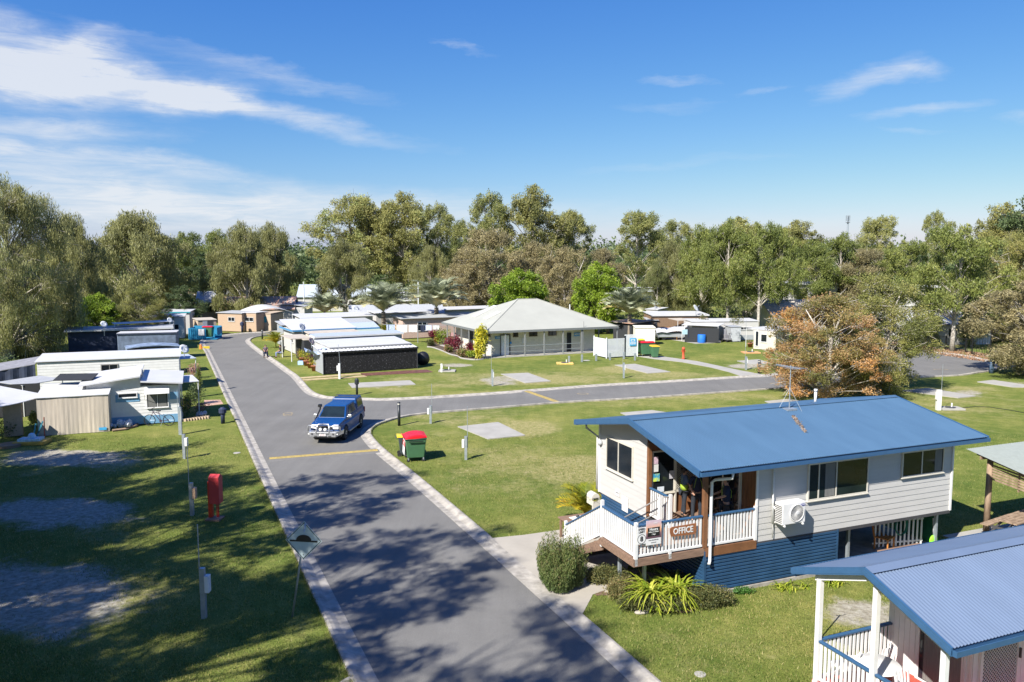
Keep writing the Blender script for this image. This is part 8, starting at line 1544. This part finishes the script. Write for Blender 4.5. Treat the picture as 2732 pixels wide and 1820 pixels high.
shrub('dark_shrub', 'dark shrub in the shade at the right end of the beige canvas annexe', 306, 1130, .5, 1.5, LM['dark'], 700, .12, .05); shrub('dark_shrub', 'round dark shrub left of the white rocks by the cottage', 318, 1133, .4, .9, LM['dark'], 500, .1, .04); shrub('dark_shrub', 'dark leafy bush in front of the tan canvas panel at the left edge', 14, 1165, .8, 1.2, LM['dark'], 900, .12, .05); shrub('palm_like_plant', 'green plant in the opening between the canvas panels at the far left', 90, 1140, .5, 1.0, LM['green'], 500, .2, .05); shrub('dark_shrub', 'dark tree-like shrub at the left edge beside the grey canvas lean-to', 12, 1015, 1.3, 2.2, LM['dark'], 1200, .16, .07)
m = MB(); rr = random.Random(2)
for i in range(16): m.ball((rr.uniform(-.5, .5), rr.uniform(-.3, .3), rr.uniform(.05, .3)), rr.uniform(.08, .2), (1, 1, 1.2), 6, 4, jit=.25)
single(m, 'white_rocks', mat('white_rock', (.6, .6, .62), var=.35, scale=8), 'pile of white rocks at the cottage wall left of the bicycle', 'rocks', P(325, 1140)); m = MB()
for i in range(7): m.ball((rr.uniform(-.3, .3), rr.uniform(-.2, .2), rr.uniform(.05, .25)), rr.uniform(.1, .22), (1, 1, 1), 6, 4, jit=.25)
single(m, 'grey_rocks', mat('grey_rock', (.33, .34, .36), var=.35, scale=8), 'grey rocks in the garden at the road end of the cottage', 'rocks', P(537, 1113)); m = MB().tube([P(a, b) + Vector((0, 0, .06)) for a, b in ((300, 1152), (335, 1148), (362, 1140), (368, 1133))], .09, 5); single(m, 'log_edging', mat('log', (.25, .17, .11), var=.3), 'curved brown garden edging around the white rocks', 'edging'); m = MB()
for i in range(9): q = P(492 + i * 7.5, 1124 - i * .9); m.box(q.x - .14, q.x + .14, q.y - .1, q.y + .1, 0, .16)
single(m, 'brick_edging', mat('sand_brick', (.5, .38, .26), var=.2), 'row of sand-coloured edging bricks in front of the cottage corner garden', 'edging')
gpoly([(543, 1080), (545, 1068), (588, 1067), (596, 1078), (548, 1084)], .012, 'paving', mat('pink_paving', (.48, .30, .22), var=.15)) 
k = thing('pool_toy_box', 'yellow and blue sandbox with a toy beside the beige canvas annexe', 'sandbox', P(86, 1184), .15); MB().box(-.8, .8, -.5, .5, 0, .2).build('box', mat('toy_yellow', (.45, .30, .06)), k, bevel=.03); MB().box(-.6, .5, -.35, .35, .2, .32).ball((0, 0, .4), .2).build('toy', mat('toy_blue', (.35, .55, .68), var=.3), k)
k = thing('garden_tray', 'round brown tray on the grass at the left edge', 'tray', P(24, 1192)); MB().cyl((0, 0, 0), .6, .15, 16).build('rim', mat('tray_brown', (.22, .15, .09)), k); k = single(MB().tube([(0, 0, 0), (.02, 0, 1.3)], .03, 5), 'garden_stake', mat('rust_stake', (.3, .08, .05)), 'thin rusty stake at the left corner of the beige canvas annexe', 'stake', P(120, 1175)); k = single(MB().bar((-.2, 0, 0), (.15, .1, .9), .25, .08).bar((-.35, 0, 0), (-.2, .05, .8), .15, .08), 'surfboard_stack', mat('teal_board', (.05, .25, .32), var=.5, scale=4), 'teal and blue boards leaning at the corner of the beige canvas annexe', 'boards', P(107, 1168), .2)
single(MB().tube([P(2560, 1090) + Vector((0, 0, .02)), P(2600, 1086) + Vector((0, 0, .02)), P(2640, 1087) + Vector((0, 0, .02)), P(2700, 1096) + Vector((0, 0, .02)), P(2760, 1108) + Vector((0, 0, .02))], .02, 4), 'power_cable', M_BLACK, 'thin dark cable lying on the lawn right of the stout white power post', 'cable')
# leaf litter on the office roof beside the antenna
def litter():
    rng = np.random.default_rng(8); n = 260; a = OF.g(2115, 1117, 4.5); b = OF.g(2150, 1150, 4.4); t = rng.uniform(0, 1, n); x = a.x + (b.x - a.x) * t + rng.normal(size=n) * .05; y = a.y + (b.y - a.y) * t; z = ZE + (ZR - ZE) * (y - RY0) / (YM - RY0) + .02
    me = leaf_mesh('leaf_litter', np.stack([x, y, z], 1), rng.uniform(0, 1, n), .08, .03, leafmat('litter', [(.2, .12, .07), (.4, .3, .22), (.5, .45, .4)]), rng=rng); o = bpy.data.objects.new('leaf_litter', me); COL.objects.link(o); o.location = OF.O; o.rotation_euler = (0, 0, TH); tag(o, 'brown leaf litter lying on the dark blue roof below the antenna', 'leaf litter', kind='stuff')
litter()
def verge_litter():
    rng = np.random.default_rng(9); n = 2500; C = []
    for _ in range(n): px = rng.uniform(2380, 2640); py = 908 + (px - 2400) * .16 + rng.uniform(0, 22); q = P(px, py); C.append((q.x, q.y, .04))
    me = leaf_mesh('bark_litter', np.array(C), rng.uniform(0, 1, n), .3, .12, leafmat('bark_litter', [(.25, .12, .06), (.42, .24, .13), (.5, .36, .25)]), rng=rng); o = bpy.data.objects.new('bark_litter', me); COL.objects.link(o); tag(o, 'orange-brown bark litter on the verge under the big gum at the road bend', 'bark litter', kind='stuff')
verge_litter()
# drop prototypes that were never placed
for k_, p_ in PR.items():
    if k_ not in USED:
        for ch in [c for c in bpy.data.objects if c.parent == p_]: bpy.data.objects.remove(ch)
        bpy.data.objects.remove(p_)
